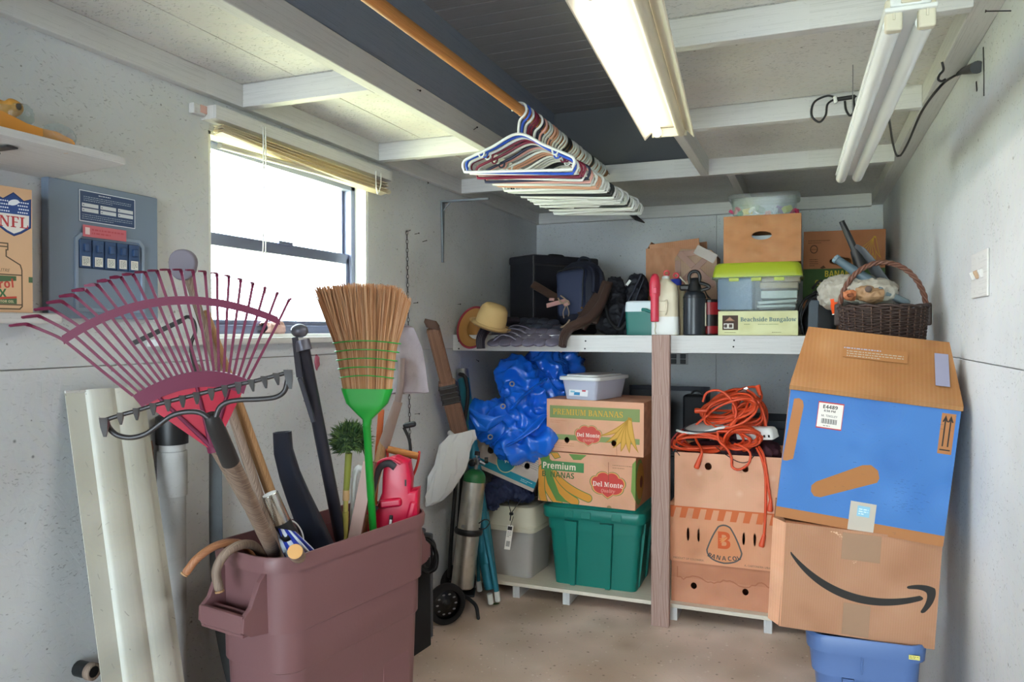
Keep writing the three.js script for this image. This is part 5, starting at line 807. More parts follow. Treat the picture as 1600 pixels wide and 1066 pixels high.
{ // oxygen cylinder on its cart, bag, beam, teal tubes, black unit
  const B = at(722, 918, 3.74), Tp = at(741, 752, 3.76), ax = Tp.clone().sub(B).normalize(), L = B.distanceTo(Tp), r = 0.057;
  const t = thing('oxygen_cylinder', 'brushed metal oxygen cylinder with a green shoulder, strapped to its cart', 'gas cylinder', B, { world: true });
  part(t, 'body', along(lathe([[0, 0], [r - 0.008, 0], [r, 0.008], [r, L], [0, L]], 36), B, Tp), M('#ffffff', 0.3, { metal: 0.85, map: tex(scratch('#c9c4b8', '#8a8478', 700), 0.2) }));
  part(t, 'shoulder', along(lathe([[r + 0.0003, L - 0.001], [r, L + 0.012], [r * 0.93, L + 0.032], [r * 0.72, L + 0.05], [r * 0.4, L + 0.06], [0, L + 0.062]], 36), B, Tp), M('#1f6b3a', 0.35));
  const c = (k) => B.clone().addScaledVector(ax, L + k), sx = V(0.93, 0, -0.37);
  part(t, 'valve', [rod(c(0.055), c(0.11), 0.011), put(box(0.032, 0.034, 0.026, 0.004), ...c(0.1).toArray()), rod(c(0.1).addScaledVector(sx, -0.02), c(0.1).addScaledVector(sx, -0.05), 0.013), rod(c(0.1).addScaledVector(sx, 0.016), c(0.085).addScaledVector(sx, 0.045), 0.009), rod(c(0.11), c(0.135), 0.006)], MAT.steel);
  part(t, 'gauge', along(lathe([[0, 0], [0.017, 0], [0.017, 0.014], [0, 0.014]]), c(0.095).add(V(-0.012, 0, 0.02)), c(0.095).add(V(-0.01, 0, 0.06))), MAT.black);
  part(t, 'knob', [rod(c(0.13), c(0.15), 0.014), rod(c(0.105).addScaledVector(sx, 0.04), c(0.105).addScaledVector(sx, 0.058), 0.015)], MAT.iron);
  const k = thing('cylinder_cart', 'black two-wheeled cart carrying the oxygen cylinder', 'cart', at(712, 960, 3.7), { world: true });
  const bk = MAT.black;
  part(k, 'frame', [...capTube([at(702, 900, 3.8), at(706, 830, 3.82), at(714, 740, 3.86), at(722, 680, 3.9), at(731, 620, 3.93), at(727, 590, 3.94), at(719, 585, 3.93)], 0.011, { n: 60 }), ...capTube([at(712, 925, 3.85), at(716, 830, 3.87), at(722, 740, 3.9)], 0.009), rod(at(704, 905, 3.79), at(735, 925, 3.75), 0.008), put(box(0.13, 0.012, 0.12, 0.006), ...at(722, 926, 3.74).toArray(), 0, YAW)], bk);
  part(k, 'grip', capTube([at(706, 655, 3.84), at(716, 663, 3.84), at(726, 678, 3.86), at(731, 696, 3.88)], 0.0135, { n: 30 }), bk);
  const ring = new THREE.TorusGeometry(r + 0.006, 0.009, 8, 40).rotateX(Math.PI / 2).scale(1, 1.7, 1);
  const rc = B.clone().addScaledVector(ax, L * 0.53); part(k, 'clamp_ring', ring.applyQuaternion(new THREE.Quaternion().setFromUnitVectors(UPV, ax)).translate(rc.x, rc.y, rc.z), bk);
  part(k, 'clamp_lever', tube([at(748, 818, 3.68), at(758, 812, 3.68), at(765, 816, 3.68), at(758, 826, 3.68), at(748, 826, 3.68)], 0.003, { n: 24 }), bk);
  part(k, 'clamp_bolt', rod(at(725, 823, 3.685), at(723, 823, 3.66), 0.008), MAT.steel);
  part(k, 'foot', capTube([at(722, 928, 3.7), at(735, 938, 3.67), at(744, 948, 3.64), at(747.5, 966, 3.63)], 0.009, { n: 30 }), bk);
  const wd = (p) => { const rr = 0.098, q = new THREE.Quaternion().setFromEuler(new THREE.Euler(0, YAW + 0.5, 0)); const T_ = lathe([[rr - 0.028, -0.017], [rr - 0.006, -0.019], [rr, -0.01], [rr, 0.01], [rr - 0.006, 0.019], [rr - 0.028, 0.017]], 40).rotateX(Math.PI / 2).applyQuaternion(q).translate(p.x, p.y, p.z); const w = part(k, 'wheel', T_, MAT.rubber);
    const hub = [lathe([[0, -0.012], [rr - 0.027, -0.008], [rr - 0.027, 0.008], [0.026, 0.004], [0.022, 0.018], [0, 0.02]], 30).rotateX(Math.PI / 2)]; const hs = part(w, 'hub', hub.map((g) => g.applyQuaternion(q).translate(p.x, p.y, p.z)), MAT.blackGloss);
    part(w, 'hub_spots', [...Array(10)].map((_, i) => ball(V(Math.cos(i * 0.628) * 0.048, Math.sin(i * 0.628) * 0.048, 0.0075), 0.0055, 1.4, 0.8, 0.4, 8).applyQuaternion(q).translate(p.x, p.y, p.z)), MAT.grey); };
  const w1 = at(697, 948, 3.58); w1.y = 0.098; wd(w1); const w2 = at(701, 912, 3.9); w2.y = 0.098; w2.x = Math.max(w2.x, XL + 0.075); wd(w2);
  // plastic bag on the cart handle
  const b = thing('white_plastic_bag', 'crumpled white plastic bag hanging from the cart handle beside the left wall', 'bag', at(700, 740, 3.7), { world: true });
  const rows = [[722, 676, 20, 0.02], [715, 690, 26, 0.03], [711, 705, 27, 0.035], [706, 722, 26, 0.04], [699, 740, 27, 0.04], [693, 757, 25, 0.035], [685, 772, 20, 0.03], [678, 785, 14, 0.02], [670, 791, 5, 0.006]], dB = 3.66;
  part(b, 'film', loft(rows.map(([x, y, w, th], kk) => { const r = []; for (let i = 0; i < 28; i++) { const a = i / 28 * 6.283, f = 1 + 0.22 * noise(Math.cos(a) * 2.2, Math.sin(a) * 2.2, kk * 0.7); r.push(at(x + Math.cos(a) * w * f, y + Math.cos(a) * -w * 0.22, dB - Math.sin(a) * th * f)); } return r; }), { start: true, end: true, crease: 25 }), M('#f2f2f2', 0.35, { physical: { transmission: 0.3, thickness: 0 } }));
  part(b, 'tied_top', tube([at(702, 676, 3.7), at(712, 684, 3.66), at(728, 688, 3.66), at(744, 684, 3.68)], 0.012, { n: 24 }), M('#dcdcda', 0.4, { physical: { transmission: 0.25, thickness: 0 } }));
  // old wooden beam with a metal sleeve
  const bm = thing('old_wooden_bar', 'old reddish wooden bar with a dark metal sleeve leaning on the left wall', 'bar', at(735, 740, 3.95), { world: true });
  const A = at(673, 500, 3.56), Bq = at(722, 690, 3.86), fz = V(0.37, 0, 0.93), mid = (f) => A.clone().lerp(Bq, f);
  part(bm, 'shaft', [bar(mid(0.06), mid(0.5), 0.066, 0.04, fz, 0.012), bar(mid(0.48), mid(1.0), 0.085, 0.045, fz, 0.01)], MAT.oldBeam);
  part(bm, 'tapered_end', loft([[0, 0.026], [0.03, 0.036], [0.07, 0.03]].map(([f, w]) => rring(w * 2, 0.05, 0.012, 0, 3).map((p) => mid(f).add(V(p.x * 0.93, -p.x * 0.24, -p.x * 0.37)).addScaledVector(fz, p.z))), { start: true, end: true }), M('#5a4236', 0.7));
  part(bm, 'metal_sleeve', [bar(mid(0.5), mid(0.66), 0.092, 0.056, fz, 0.01), ...[0.52, 0.56, 0.6, 0.64].map((f) => bar(mid(f), mid(f + 0.012), 0.097, 0.06, fz, 0.004))], MAT.darkSteel);
  // teal tubular folding thing
  const te = thing('teal_tube_frame', 'teal folded metal tube frame with white foot caps behind the oxygen cylinder', 'folding frame', at(768, 935, 3.75), { world: true });
  const tm = M('#2f7f94', 0.38, { metal: 0.3 });
  part(te, 'main_tube', [rod(at(724, 590, 3.99), at(738, 700, 3.95), 0.031), rod(at(738, 700, 3.95), at(762, 880, 3.84), 0.034), rod(at(750, 830, 3.87), at(766, 920, 3.83), 0.036, 0.03)], tm);
  part(te, 'end_cap', rod(at(722.5, 578, 4.0), at(724.3, 592, 3.985), 0.032), MAT.steel);
  part(te, 'leg', rod(at(752, 800, 3.84), at(777, 930, 3.79), 0.014), tm); part(te, 'leg', rod(at(760, 800, 3.9), at(776, 922, 3.9), 0.012), tm); part(te, 'leg', rod(at(746, 820, 3.9), at(748, 918, 3.92), 0.009), tm);
  for (const [x, y, d] of [[777, 932, 3.79], [766, 936, 3.78], [748.5, 916, 3.92]]) part(te, 'foot_cap', [rod(at(x - 1, y - 8, d), at(x + 1, y + 7, d), 0.0145), rod(at(x + 0.8, y + 5, d), at(x + 1.3, y + 8, d), 0.012)], MAT.whitePlastic);
  // black unit beside the bin
  const u = thing('black_unit', 'black box-shaped appliance with grey edge and sticker standing behind the brown bin', 'appliance', [-1.655, 0, -2.83], { rot: [0, R(-6), 0] });
  part(u, 'housing', solid([[0, 0.16, 0.3, 0.02], [0.42, 0.15, 0.3, 0.02], [0.5, 0.13, 0.27, 0.03], [0.53, 0.1, 0.24, 0.04]], { crease: 40 }), MAT.blackMat);
  part(u, 'grey_edge', [boxAt(0.035, 0.082, 0.03, 0.5, -0.156, -0.14, 0.01), boxAt(-0.07, 0.07, 0.505, 0.53, -0.12, 0.12, 0.01)], M('#55585e', 0.5));
  part(u, 'sticker', put(panel(0.09, 0.06, 0.001), 0.0825, 0.43, -0.08, 0, Math.PI / 2), PRINT(180, 120, (g, W, H) => { fill(g, W, H, '#c9c4c4'); g.fillStyle = '#b5303a'; g.beginPath(); g.arc(70, 50, 32, 0, 7); g.fill(); g.strokeStyle = '#2a2a2a'; g.lineWidth = 8; path(g, [[30, 100], [60, 70], [100, 90], [150, 40]], false); g.stroke(); }));
  const cb = thing('black_cable_coil', 'coiled black cable hanging on top of the black appliance', 'cable', at(668, 870, 3.2), { world: true });
  const pts = []; for (let i = 0; i <= 70; i++) { const a = i / 10 * 6.283, n1 = noise(i * 0.1, 2, 3), p = at(668 + Math.cos(a) * (12 + 6 * n1), 868 + Math.sin(a) * (24 + 6 * n1), 3.2 + 0.05 * noise(i * 0.08, 7, 1)); pts.push(p); }
  part(cb, 'cable', tube(pts, 0.0055, { n: 300, seg: 6 }), MAT.black); part(cb, 'loose_loop', tube([at(664, 842, 3.18), at(676, 850, 3.16), at(684, 868, 3.16), at(682, 888, 3.16), at(672, 896, 3.18)], 0.0045), MAT.black);
  const lf = thing('leaf', 'small green leaf lying on the concrete floor by the white foot caps', 'leaf', onY(773, 944, 0.002), { rot: [0, 0.6, 0] });
  const ls = new THREE.Shape(); ls.moveTo(-0.028, 0); ls.quadraticCurveTo(0, 0.018, 0.028, 0.002); ls.quadraticCurveTo(0, -0.016, -0.028, 0); part(lf, 'blade', extrude(ls, 0.001).rotateX(-Math.PI / 2 + 0.1), M('#3d5a22', 0.6));
}

// ---------- things on the shelf ----------
const sx = (px, z) => onZ(px, 520, z).x, sy = (py, px, z) => onZ(px, py, z).y;
{ // straw hats
  const hat = (name, label, C, axis, R_, r, h, m, o = {}) => {
    const t = thing(name, label, 'hat', C); t.quaternion.setFromUnitVectors(UPV, axis.normalize());
    part(t, 'crown', lathe([[r * 1.02, 0.0], [r, h * 0.35], [r * 0.9, h * 0.75], [r * 0.66, h * 0.94], [0.0, h], [0, h - 0.004], [r * 0.64, h * 0.9], [r * 0.86, h * 0.72], [r * 0.96, h * 0.3], [r * 0.98, 0]], 36), m);
    part(t, 'brim', lathe([[r, 0.002], [r * 1.2, -0.004], [R_ * 0.85, o.dip ?? -0.008], [R_, o.lip ?? 0.012], [R_ + 0.003, (o.lip ?? 0.012) + 0.004], [R_ * 0.84, (o.dip ?? -0.008) + 0.004], [r * 1.2, 0.0], [r * 0.98, 0.006]], 48), m);
    if (o.trim) part(t, 'trim_band', new THREE.TorusGeometry(R_, 0.006, 6, 60).rotateX(Math.PI / 2).translate(0, o.lip ?? 0.012, 0), o.trim);
    return t;
  };
  const straw = M('#ffffff', 0.8, { map: tex(canvas(512, 512, (g, w, h) => { fill(g, w, h, '#cfae76'); for (let y = 0; y < 64; y++) for (let x = 0; x < 64; x++) { g.fillStyle = (x + y) % 2 ? 'rgba(90,60,20,0.22)' : 'rgba(255,235,180,0.2)'; g.fillRect(x * 8, y * 8, 7, 5); } }), 0.14) });
  hat('straw_hat', 'upturned wide straw hat with a dark red edge at the left end of the shelf', onZ(743, 513, -3.56), V(0.3, -0.22, -0.93), 0.108, 0.06, 0.05, M('#e6c8a8', 0.8, { map: straw.map }), { trim: M('#9c2f44', 0.6), lip: -0.02, dip: -0.004 });
  hat('straw_hat', 'pale straw hat with a tall round crown resting inside the red-edged hat', onZ(766, 507, -3.53), V(0.34, 0.93, 0.1), 0.108, 0.078, 0.112, straw, { lip: -0.004, dip: -0.014 });
}
{ // carved chair part with scalloped padding and two curved arms
  const z0 = -3.5, q = (x, y, z = z0) => onZ(x, y, z), t = thing('carved_chair_back', 'dark chair back with scalloped grey padding between two curved arms', 'chair part', q(820, 520, -3.8), { world: true });
  const dm = M('#2f2a33', 0.38), bm = M('#46332c', 0.5), pad = M('#6a6474', 0.36), pad2 = M('#2f3442', 0.3);
  const sweep = (pts, w, h, m, nm) => { const cv = new THREE.CatmullRomCurve3(pts), rings = []; for (let i = 0; i <= 26; i++) { const p = cv.getPoint(i / 26), d = cv.getTangent(i / 26), s = d.clone().cross(V(0, 0.2, 1)).normalize(), f = s.clone().cross(d), k = 0.75 + 0.25 * Math.sin(i / 26 * 3.14); rings.push(rring(w * k, h, 0.012, 0, 3).map((r) => p.clone().addScaledVector(s, r.x).addScaledVector(f, r.z))); } const a = part(t, nm, loft(rings, { start: true, end: true, crease: 40 }), m); for (const e of [-1, 0, 1]) part(a, 'edge_bead', tube(pts.slice(0, 4).map((p) => p.clone().add(V(e * 0.009, 0, 0.028))), 0.0042, { n: 30, seg: 6 }), m); return a; };
  sweep([q(752, 545, -3.47), q(751, 530, -3.47), q(757, 517, -3.5), q(770, 508, -3.54), q(788, 503, -3.62), q(808, 502, -3.72)], 0.044, 0.045, dm, 'left_arm');
  sweep([q(879, 541), q(881, 527, -3.52), q(890, 513, -3.56), q(905, 506, -3.6), q(922, 497, -3.66), q(940, 474, -3.76), q(950, 448, -3.85)], 0.046, 0.045, bm, 'right_arm');
  const surf = (u, v) => { const x = 764 + u * (878 - 764) + v * (18 - 20 * u), y = 537 - v * 33 - 5 * Math.sin(u * 3.14) * v; return q(x, y, -3.5 - v * 0.34); };
  const g = new THREE.PlaneGeometry(1, 1, 24, 16), p = g.attributes.position; for (let i = 0; i < p.count; i++) { const c = surf(p.getX(i) + 0.5, p.getY(i) + 0.5); p.setXYZ(i, c.x, c.y - 0.008, c.z); } g.computeVertexNormals();
  part(t, 'backing', g, pad);
  for (let r = 0; r < 5; r++) for (let c = 0; c < 6; c++) { const u = (c + (r % 2 ? 0.9 : 0.45)) / 6.3, v = 0.04 + r * 0.21, a = surf(Math.min(1, u), v), e = surf(Math.min(1, u), v + 0.2), gg = new THREE.SphereGeometry(1, 14, 8).scale(0.04, 0.015, a.distanceTo(e) * 0.75); const zz = a.clone().sub(e).normalize(), xx = V(1, 0, 0).addScaledVector(zz, -zz.x).normalize(); gg.applyMatrix4(new THREE.Matrix4().makeBasis(xx, zz.clone().cross(xx), zz)); part(t, 'scallop', gg.translate(a.x, a.y + 0.002, a.z), r > 2 ? pad2 : pad); }
  for (let c = 0; c < 4; c++) part(t, 'fluting', tube([q(770 + c * 5, 534 - c * 5, -3.49 - c * 0.05), q(783 + c * 6, 524 - c * 5, -3.5 - c * 0.05), q(796 + c * 7, 525 - c * 5, -3.5 - c * 0.05), q(806 + c * 8, 531 - c * 5, -3.5 - c * 0.05)], 0.004, { n: 20 }), pad);
  const s = thing('leather_strap_bundle', 'brown leather harness strap rising from the curved chair arm', 'harness', q(930, 500, -3.9), { world: true });
  part(s, 'strap', [bar(q(905, 512, -3.72), q(938, 462, -3.85), 0.075, 0.02, V(0.2, 0.2, 1), 0.008), bar(q(925, 505, -3.76), q(950, 440, -3.9), 0.06, 0.018, V(0.1, 0.3, 1), 0.008), bar(q(890, 470, -3.95), q(925, 500, -3.85), 0.05, 0.014, V(0.1, 0.3, 1), 0.006)], M('#3d2a22', 0.6));
  part(s, 'buckle', [put(new THREE.TorusGeometry(0.012, 0.003, 6, 14), ...q(917, 503, -3.7).toArray(), 0.3, 0.3), ball(q(909, 481, -3.82), 0.006), ball(q(922, 502, -3.7), 0.008)], M('#b08348', 0.4, { metal: 0.5 }));
  const k = thing('wooden_stick', 'dark red-brown wooden slat leaning across the black hard case', 'slat', q(855, 458, -3.98), { world: true });
  part(k, 'slat', bar(q(832, 444, -4.02), q(876, 470, -3.95), 0.046, 0.016, V(0.2, 0.3, 1), 0.006), MAT.darkWood);
  const rb = thing('ribbon_bundle', 'pinkish ribbons and dried twigs tied in a small bundle below the wooden slat', 'ribbon', q(872, 478, -3.88), { world: true });
  const pk = M('#b98a84', 0.7), tw = M('#9a8570', 0.8);
  part(rb, 'ribbon', [bar(q(854, 478, -3.88), q(884, 470, -3.88), 0.026, 0.006, V(0, 0.4, 1)), bar(q(858, 468, -3.88), q(866, 468, -3.87), 0.016, 0.005, V(0, 0.3, 1)), put(box(0.036, 0.03, 0.02, 0.008), ...q(885, 474, -3.87).toArray(), 0.3, 0.3, 0.4)], pk);
  part(rb, 'twigs', [tube([q(876, 462, -3.88), q(884, 468, -3.87), q(890, 476, -3.86)], 0.004), tube([q(884, 478, -3.86), q(880, 488, -3.84), q(881, 497, -3.82)], 0.003), tube([q(886, 478, -3.86), q(889, 488, -3.84), q(888, 494, -3.82)], 0.003), tube([q(872, 466, -3.87), q(878, 474, -3.86), q(888, 470, -3.86)], 0.005), tube([q(876, 512, -3.68), q(884, 508, -3.7), q(890, 500, -3.72)], 0.005)], tw);
}
{ // hard case, backpack, bags
  const C = onZ(833, 520, -4.1), a = R(56), W = 0.5, H = 0.47, D = 0.25;
  const t = thing('black_hard_case', 'tall black hard case with metal edging at the left back of the shelf', 'case', [C.x + Math.cos(a) * W / 2 - Math.sin(a) * D / 2, SH, C.z - Math.sin(a) * W / 2 - Math.cos(a) * D / 2], { rot: [0, a, 0] });
  const cm = M('#23242b', 0.55);
  part(t, 'shell', box(W, H, D, 0.018).translate(0, H / 2, 0), cm);
  part(t, 'metal_edge', [box(0.008, H - 0.02, 0.008, 0.003).translate(-W / 2 + 0.004, H / 2, D / 2 - 0.002), box(W - 0.03, 0.01, 0.008, 0.003).translate(0, H - 0.06, D / 2)], MAT.darkSteel);
  part(t, 'lid_rim', box(W + 0.006, 0.05, D + 0.006, 0.012).translate(0, H - 0.026, 0), cm);
  part(t, 'latch', [box(0.056, 0.06, 0.01, 0.004).translate(0.02, 0.245, D / 2 + 0.005), ball(V(0.025, 0.25, D / 2 + 0.012), 0.014, 1, 1, 0.5)], M('#a58a5c', 0.4, { metal: 0.6 }));
  part(t, 'handle', tube([V(-0.06, H, 0.02), V(-0.045, H + 0.012, 0.02), V(0.045, H + 0.012, 0.02), V(0.06, H, 0.02)], 0.007), MAT.black);
  const c2 = thing('flat_black_case', 'flat dark case lying on the shelf in front of the tall hard case', 'case', [sx(820, -3.96), SH, -3.99], { rot: [0, R(12), 0] });
  part(c2, 'shell', box(0.34, 0.085, 0.2, 0.012).translate(0, 0.043, 0), M('#2a2b30', 0.5)); part(c2, 'clasp', [box(0.05, 0.03, 0.01, 0.003).translate(0.08, 0.05, 0.103), box(0.012, 0.02, 0.02, 0.003).translate(-0.085, 0.088, 0.07), box(0.012, 0.02, 0.02, 0.003).translate(-0.06, 0.088, 0.07)], M('#8a8276', 0.4, { metal: 0.5 }));
  const b = thing('navy_backpack', 'navy backpack with a lighter front pocket leaning on the hard case', 'backpack', [sx(908, -3.98), SH + 0.06, -4.0], { rot: [R(-6), R(-12), R(4)] });
  const nv = M('#171b2c', 0.7), nl = M('#2c3450', 0.75);
  part(b, 'body', solid([[0, 0.24, 0.14, 0.05], [0.03, 0.27, 0.18, 0.07], [0.2, 0.28, 0.19, 0.08], [0.28, 0.25, 0.17, 0.08], [0.32, 0.2, 0.13, 0.06], [0.345, 0.12, 0.08, 0.04], [0.35, 0.06, 0.04, 0.02]], { crease: 60 }), nv);
  part(b, 'front_pocket', solid([[0.04, 0.15, 0.05, 0.02], [0.06, 0.17, 0.07, 0.03], [0.2, 0.175, 0.07, 0.03], [0.27, 0.19, 0.05, 0.025], [0.285, 0.18, 0.03, 0.015]], { crease: 60 }).translate(-0.015, 0, 0.085), nl);
  part(b, 'strap', [tube([V(0.1, 0.3, 0.02), V(0.15, 0.26, 0.06), V(0.165, 0.18, 0.09), V(0.15, 0.08, 0.09), V(0.12, 0.03, 0.07)], 0.011, { n: 36 }), tube([V(-0.03, 0.345, 0), V(0, 0.375, 0), V(0.05, 0.36, 0.01), V(0.07, 0.33, 0.02)], 0.006), tube([V(0.06, 0.31, 0.05), V(0.12, 0.26, 0.09), V(0.13, 0.15, 0.11)], 0.009)], nv);
  part(b, 'zip', tube([V(-0.1, 0.28, 0.1), V(-0.08, 0.29, 0.105), V(0.06, 0.29, 0.105), V(0.075, 0.2, 0.13), V(0.07, 0.08, 0.13)], 0.0035), MAT.black);
  const q = (x, y, z) => onZ(x, y, z).toArray();
  let g = thing('black_duffel', 'slumped black fabric bag between the backpack and the green cooler', 'bag', onZ(962, 520, -3.9), { world: true });
  part(g, 'cloth', blob([[...q(962, 452, -3.98), 0.055, 0.9, 1.3, 1], [...q(965, 490, -3.95), 0.075, 0.9, 1.2, 1], [...q(958, 512, -3.9), 0.05, 1.3, 0.8, 1], [...q(950, 505, -3.88), 0.045, 1.2, 0.7, 1]], { res: 44, amp: 0.013, freq: 11, k: 0.05 }), M('#14161f', 0.7));
  part(g, 'strap', tube([onZ(946, 476, -3.88), onZ(952, 500, -3.82), onZ(968, 515, -3.78), onZ(982, 500, -3.8)], 0.009, { n: 26 }), MAT.blackMat);
  g = thing('black_duffel', 'taller black fabric bag with a pale clip, right of the slumped bag', 'bag', onZ(992, 520, -3.95), { world: true });
  part(g, 'cloth', blob([[...q(996, 442, -4.02), 0.045, 1.0, 1, 1], [...q(994, 465, -4.0), 0.065, 0.9, 1.2, 1], [...q(985, 500, -3.95), 0.07, 0.9, 1.2, 1], [...q(978, 520, -3.9), 0.04]], { res: 44, amp: 0.013, freq: 12, k: 0.05 }), M('#161924', 0.65));
  part(g, 'strap', [tube([onZ(1002, 430, -3.93), onZ(990, 455, -3.9), onZ(975, 485, -3.86), onZ(966, 512, -3.8)], 0.006, { n: 26 }), tube([onZ(1006, 436, -3.93), onZ(996, 462, -3.9), onZ(984, 495, -3.86)], 0.004, { n: 26 })], M('#2c303c', 0.5));
  part(g, 'clip', bar(onZ(979, 446, -3.9), onZ(985, 438, -3.9), 0.014, 0.006, V(0, 0, 1)), MAT.white);
}
{ // cooler, jugs, thermos, can
  const zc = -3.72, x0 = sx(976, zc), t = thing('small_cooler', 'small green picnic cooler with a white lid on the shelf behind the post', 'cooler', [x0 + 0.11, SH, zc - 0.09]);
  part(t, 'body', solid([[0, 0.21, 0.17, 0.02], [0.118, 0.222, 0.18, 0.02]]), M('#1f6f66', 0.4)); part(t, 'lid', solid([[0.118, 0.226, 0.184, 0.022], [0.165, 0.22, 0.178, 0.025], [0.172, 0.2, 0.16, 0.02]]), M('#d5dfe2', 0.4));
  part(t, 'handle', [tube([V(-0.02, 0.128, 0.095), V(0.0, 0.126, 0.102), V(0.02, 0.118, 0.105), V(0.05, 0.115, 0.105)], 0.0085), box(0.012, 0.04, 0.2, 0.004).translate(0.113, 0.13, 0)], M('#1f6f66', 0.4));
  const jz = -3.66, jx = sx(1040, jz), jm = M('#d8cdb2', 0.45);
  const j = thing('beige_jug', 'beige flat-sided plastic jug with a red cap loop at the front of the shelf', 'jug', [jx, SH, jz]);
  part(j, 'body', solid([[0, 0.12, 0.075, 0.02], [0.01, 0.128, 0.082, 0.025], [0.2, 0.122, 0.08, 0.025], [0.24, 0.11, 0.07, 0.025], [0.262, 0.06, 0.045, 0.02], [0.275, 0.036, 0.036, 0.016]], { crease: 45 }), jm);
  part(j, 'lower_skin', solid([[0.002, 0.131, 0.085, 0.025], [0.075, 0.13, 0.085, 0.025], [0.09, 0.126, 0.082, 0.025]], { crease: 45 }), MAT.white);
  part(j, 'cap', lathe([[0.018, 0.272], [0.018, 0.285], [0.01, 0.29], [0, 0.291]]), MAT.whitePlastic); part(j, 'cap_loop', put(new THREE.TorusGeometry(0.012, 0.004, 6, 16), 0.004, 0.302, 0), M('#cf3a44', 0.4));
  part(j, 'clip', [box(0.045, 0.05, 0.01, 0.004).translate(-0.012, 0.14, 0.044), tube([V(0.01, 0.17, 0.045), V(0.016, 0.15, 0.055), V(0.014, 0.12, 0.055), V(0.006, 0.1, 0.046)], 0.005)], jm);
  const f = thing('red_flashlight', 'red and pink plastic torch clipped to the left of the beige jug', 'flashlight', [sx(1023, -3.61), SH + 0.065, -3.61]);
  part(f, 'barrel', lathe([[0, 0], [0.018, 0], [0.02, 0.006], [0.02, 0.12], [0.025, 0.128], [0.0265, 0.18], [0.02, 0.215], [0.012, 0.23], [0, 0.233]]), M('#d0334a', 0.35)); part(f, 'cord', tube([V(0, 0.002, 0), V(0.004, -0.02, 0.004), V(0.001, -0.04, 0.006), V(0.006, -0.06, 0.006)], 0.004), MAT.cream); part(f, 'switch', box(0.016, 0.03, 0.01, 0.004).translate(0.006, 0.15, 0.024), M('#e0566a', 0.4));
  const j2 = thing('blue_capped_jug', 'beige jug with a blue cap behind the front jug', 'jug', [sx(1056, -3.78), SH, -3.78]);
  part(j2, 'body', solid([[0, 0.09, 0.075, 0.02], [0.2, 0.09, 0.075, 0.025], [0.235, 0.07, 0.06, 0.025], [0.25, 0.04, 0.04, 0.018]], { crease: 45 }), M('#c9bb98', 0.5)); part(j2, 'cap', lathe([[0.026, 0.248], [0.027, 0.252], [0.026, 0.28], [0, 0.282]]), M('#2a3fb0', 0.4)); part(j2, 'cap_loop', put(new THREE.TorusGeometry(0.012, 0.0045, 6, 16), 0, 0.298, 0), M('#cf3a44', 0.4)); for (const g of [tube([V(0.02, 0.29, 0.01), V(0.05, 0.26, 0.03), V(0.075, 0.235, 0.05)], 0.0035), tube([V(0.04, 0.14, 0.04), V(0.056, 0.12, 0.05), V(0.046, 0.1, 0.055), V(0.06, 0.08, 0.05)], 0.003)]) part(j2, 'cord', g, MAT.cream);
  const tz = -3.66, t2 = thing('black_thermos', 'dark grey-black insulated bottle with a carrying handle on its cap', 'bottle', [sx(1085, tz), SH, tz]), tm = M('#23282f', 0.32);
  part(t2, 'body', lathe([[0, 0], [0.05, 0], [0.053, 0.006], [0.053, 0.185], [0.047, 0.2], [0.036, 0.212], [0, 0.214]], 36), tm);
  part(t2, 'cap', lathe([[0.037, 0.212], [0.03, 0.235], [0.022, 0.255], [0.02, 0.275], [0, 0.277]]), MAT.black); part(t2, 'handle', [...capTube([V(-0.022, 0.25, 0), V(-0.026, 0.285, 0), V(-0.012, 0.305, 0), V(0.012, 0.305, 0), V(0.024, 0.285, 0), V(0.022, 0.25, 0)], 0.008), ...capTube([V(0.03, 0.25, 0.01), V(0.062, 0.238, 0.02), V(0.07, 0.226, 0.02), V(0.04, 0.215, 0.02)], 0.0085), put(box(0.05, 0.03, 0.03, 0.01), -0.045, 0.23, 0)], MAT.black); part(t2, 'seam_ring', lathe([[0.0535, 0.178], [0.0545, 0.181], [0.0535, 0.184]], 36), MAT.black); part(t2, 'paper_label', box(0.004, 0.11, 0.03, 0.001).translate(0.0535, 0.1, 0.0), MAT.cream);
  const c = thing('red_black_can', 'red and black printed can half hidden behind the black bottle', 'can', [sx(1108, -3.76), SH, -3.76]);
  part(c, 'can', lathe([[0, 0], [0.05, 0], [0.052, 0.004], [0.052, 0.17], [0.048, 0.175], [0, 0.176]], 32), M('#1d1718', 0.35)); for (const [y0, y1] of [[0.008, 0.045], [0.1, 0.16]]) part(c, 'red_band', lathe([[0.052, y0], [0.0526, y0], [0.0526, y1], [0.052, y1]], 32), M('#9c1f26', 0.35)); part(c, 'wire', tube([V(0.01, 0.176, 0.03), V(-0.01, 0.2, 0.03), V(-0.02, 0.22, 0.02), V(0, 0.18, 0.04)], 0.003), MAT.black);
}
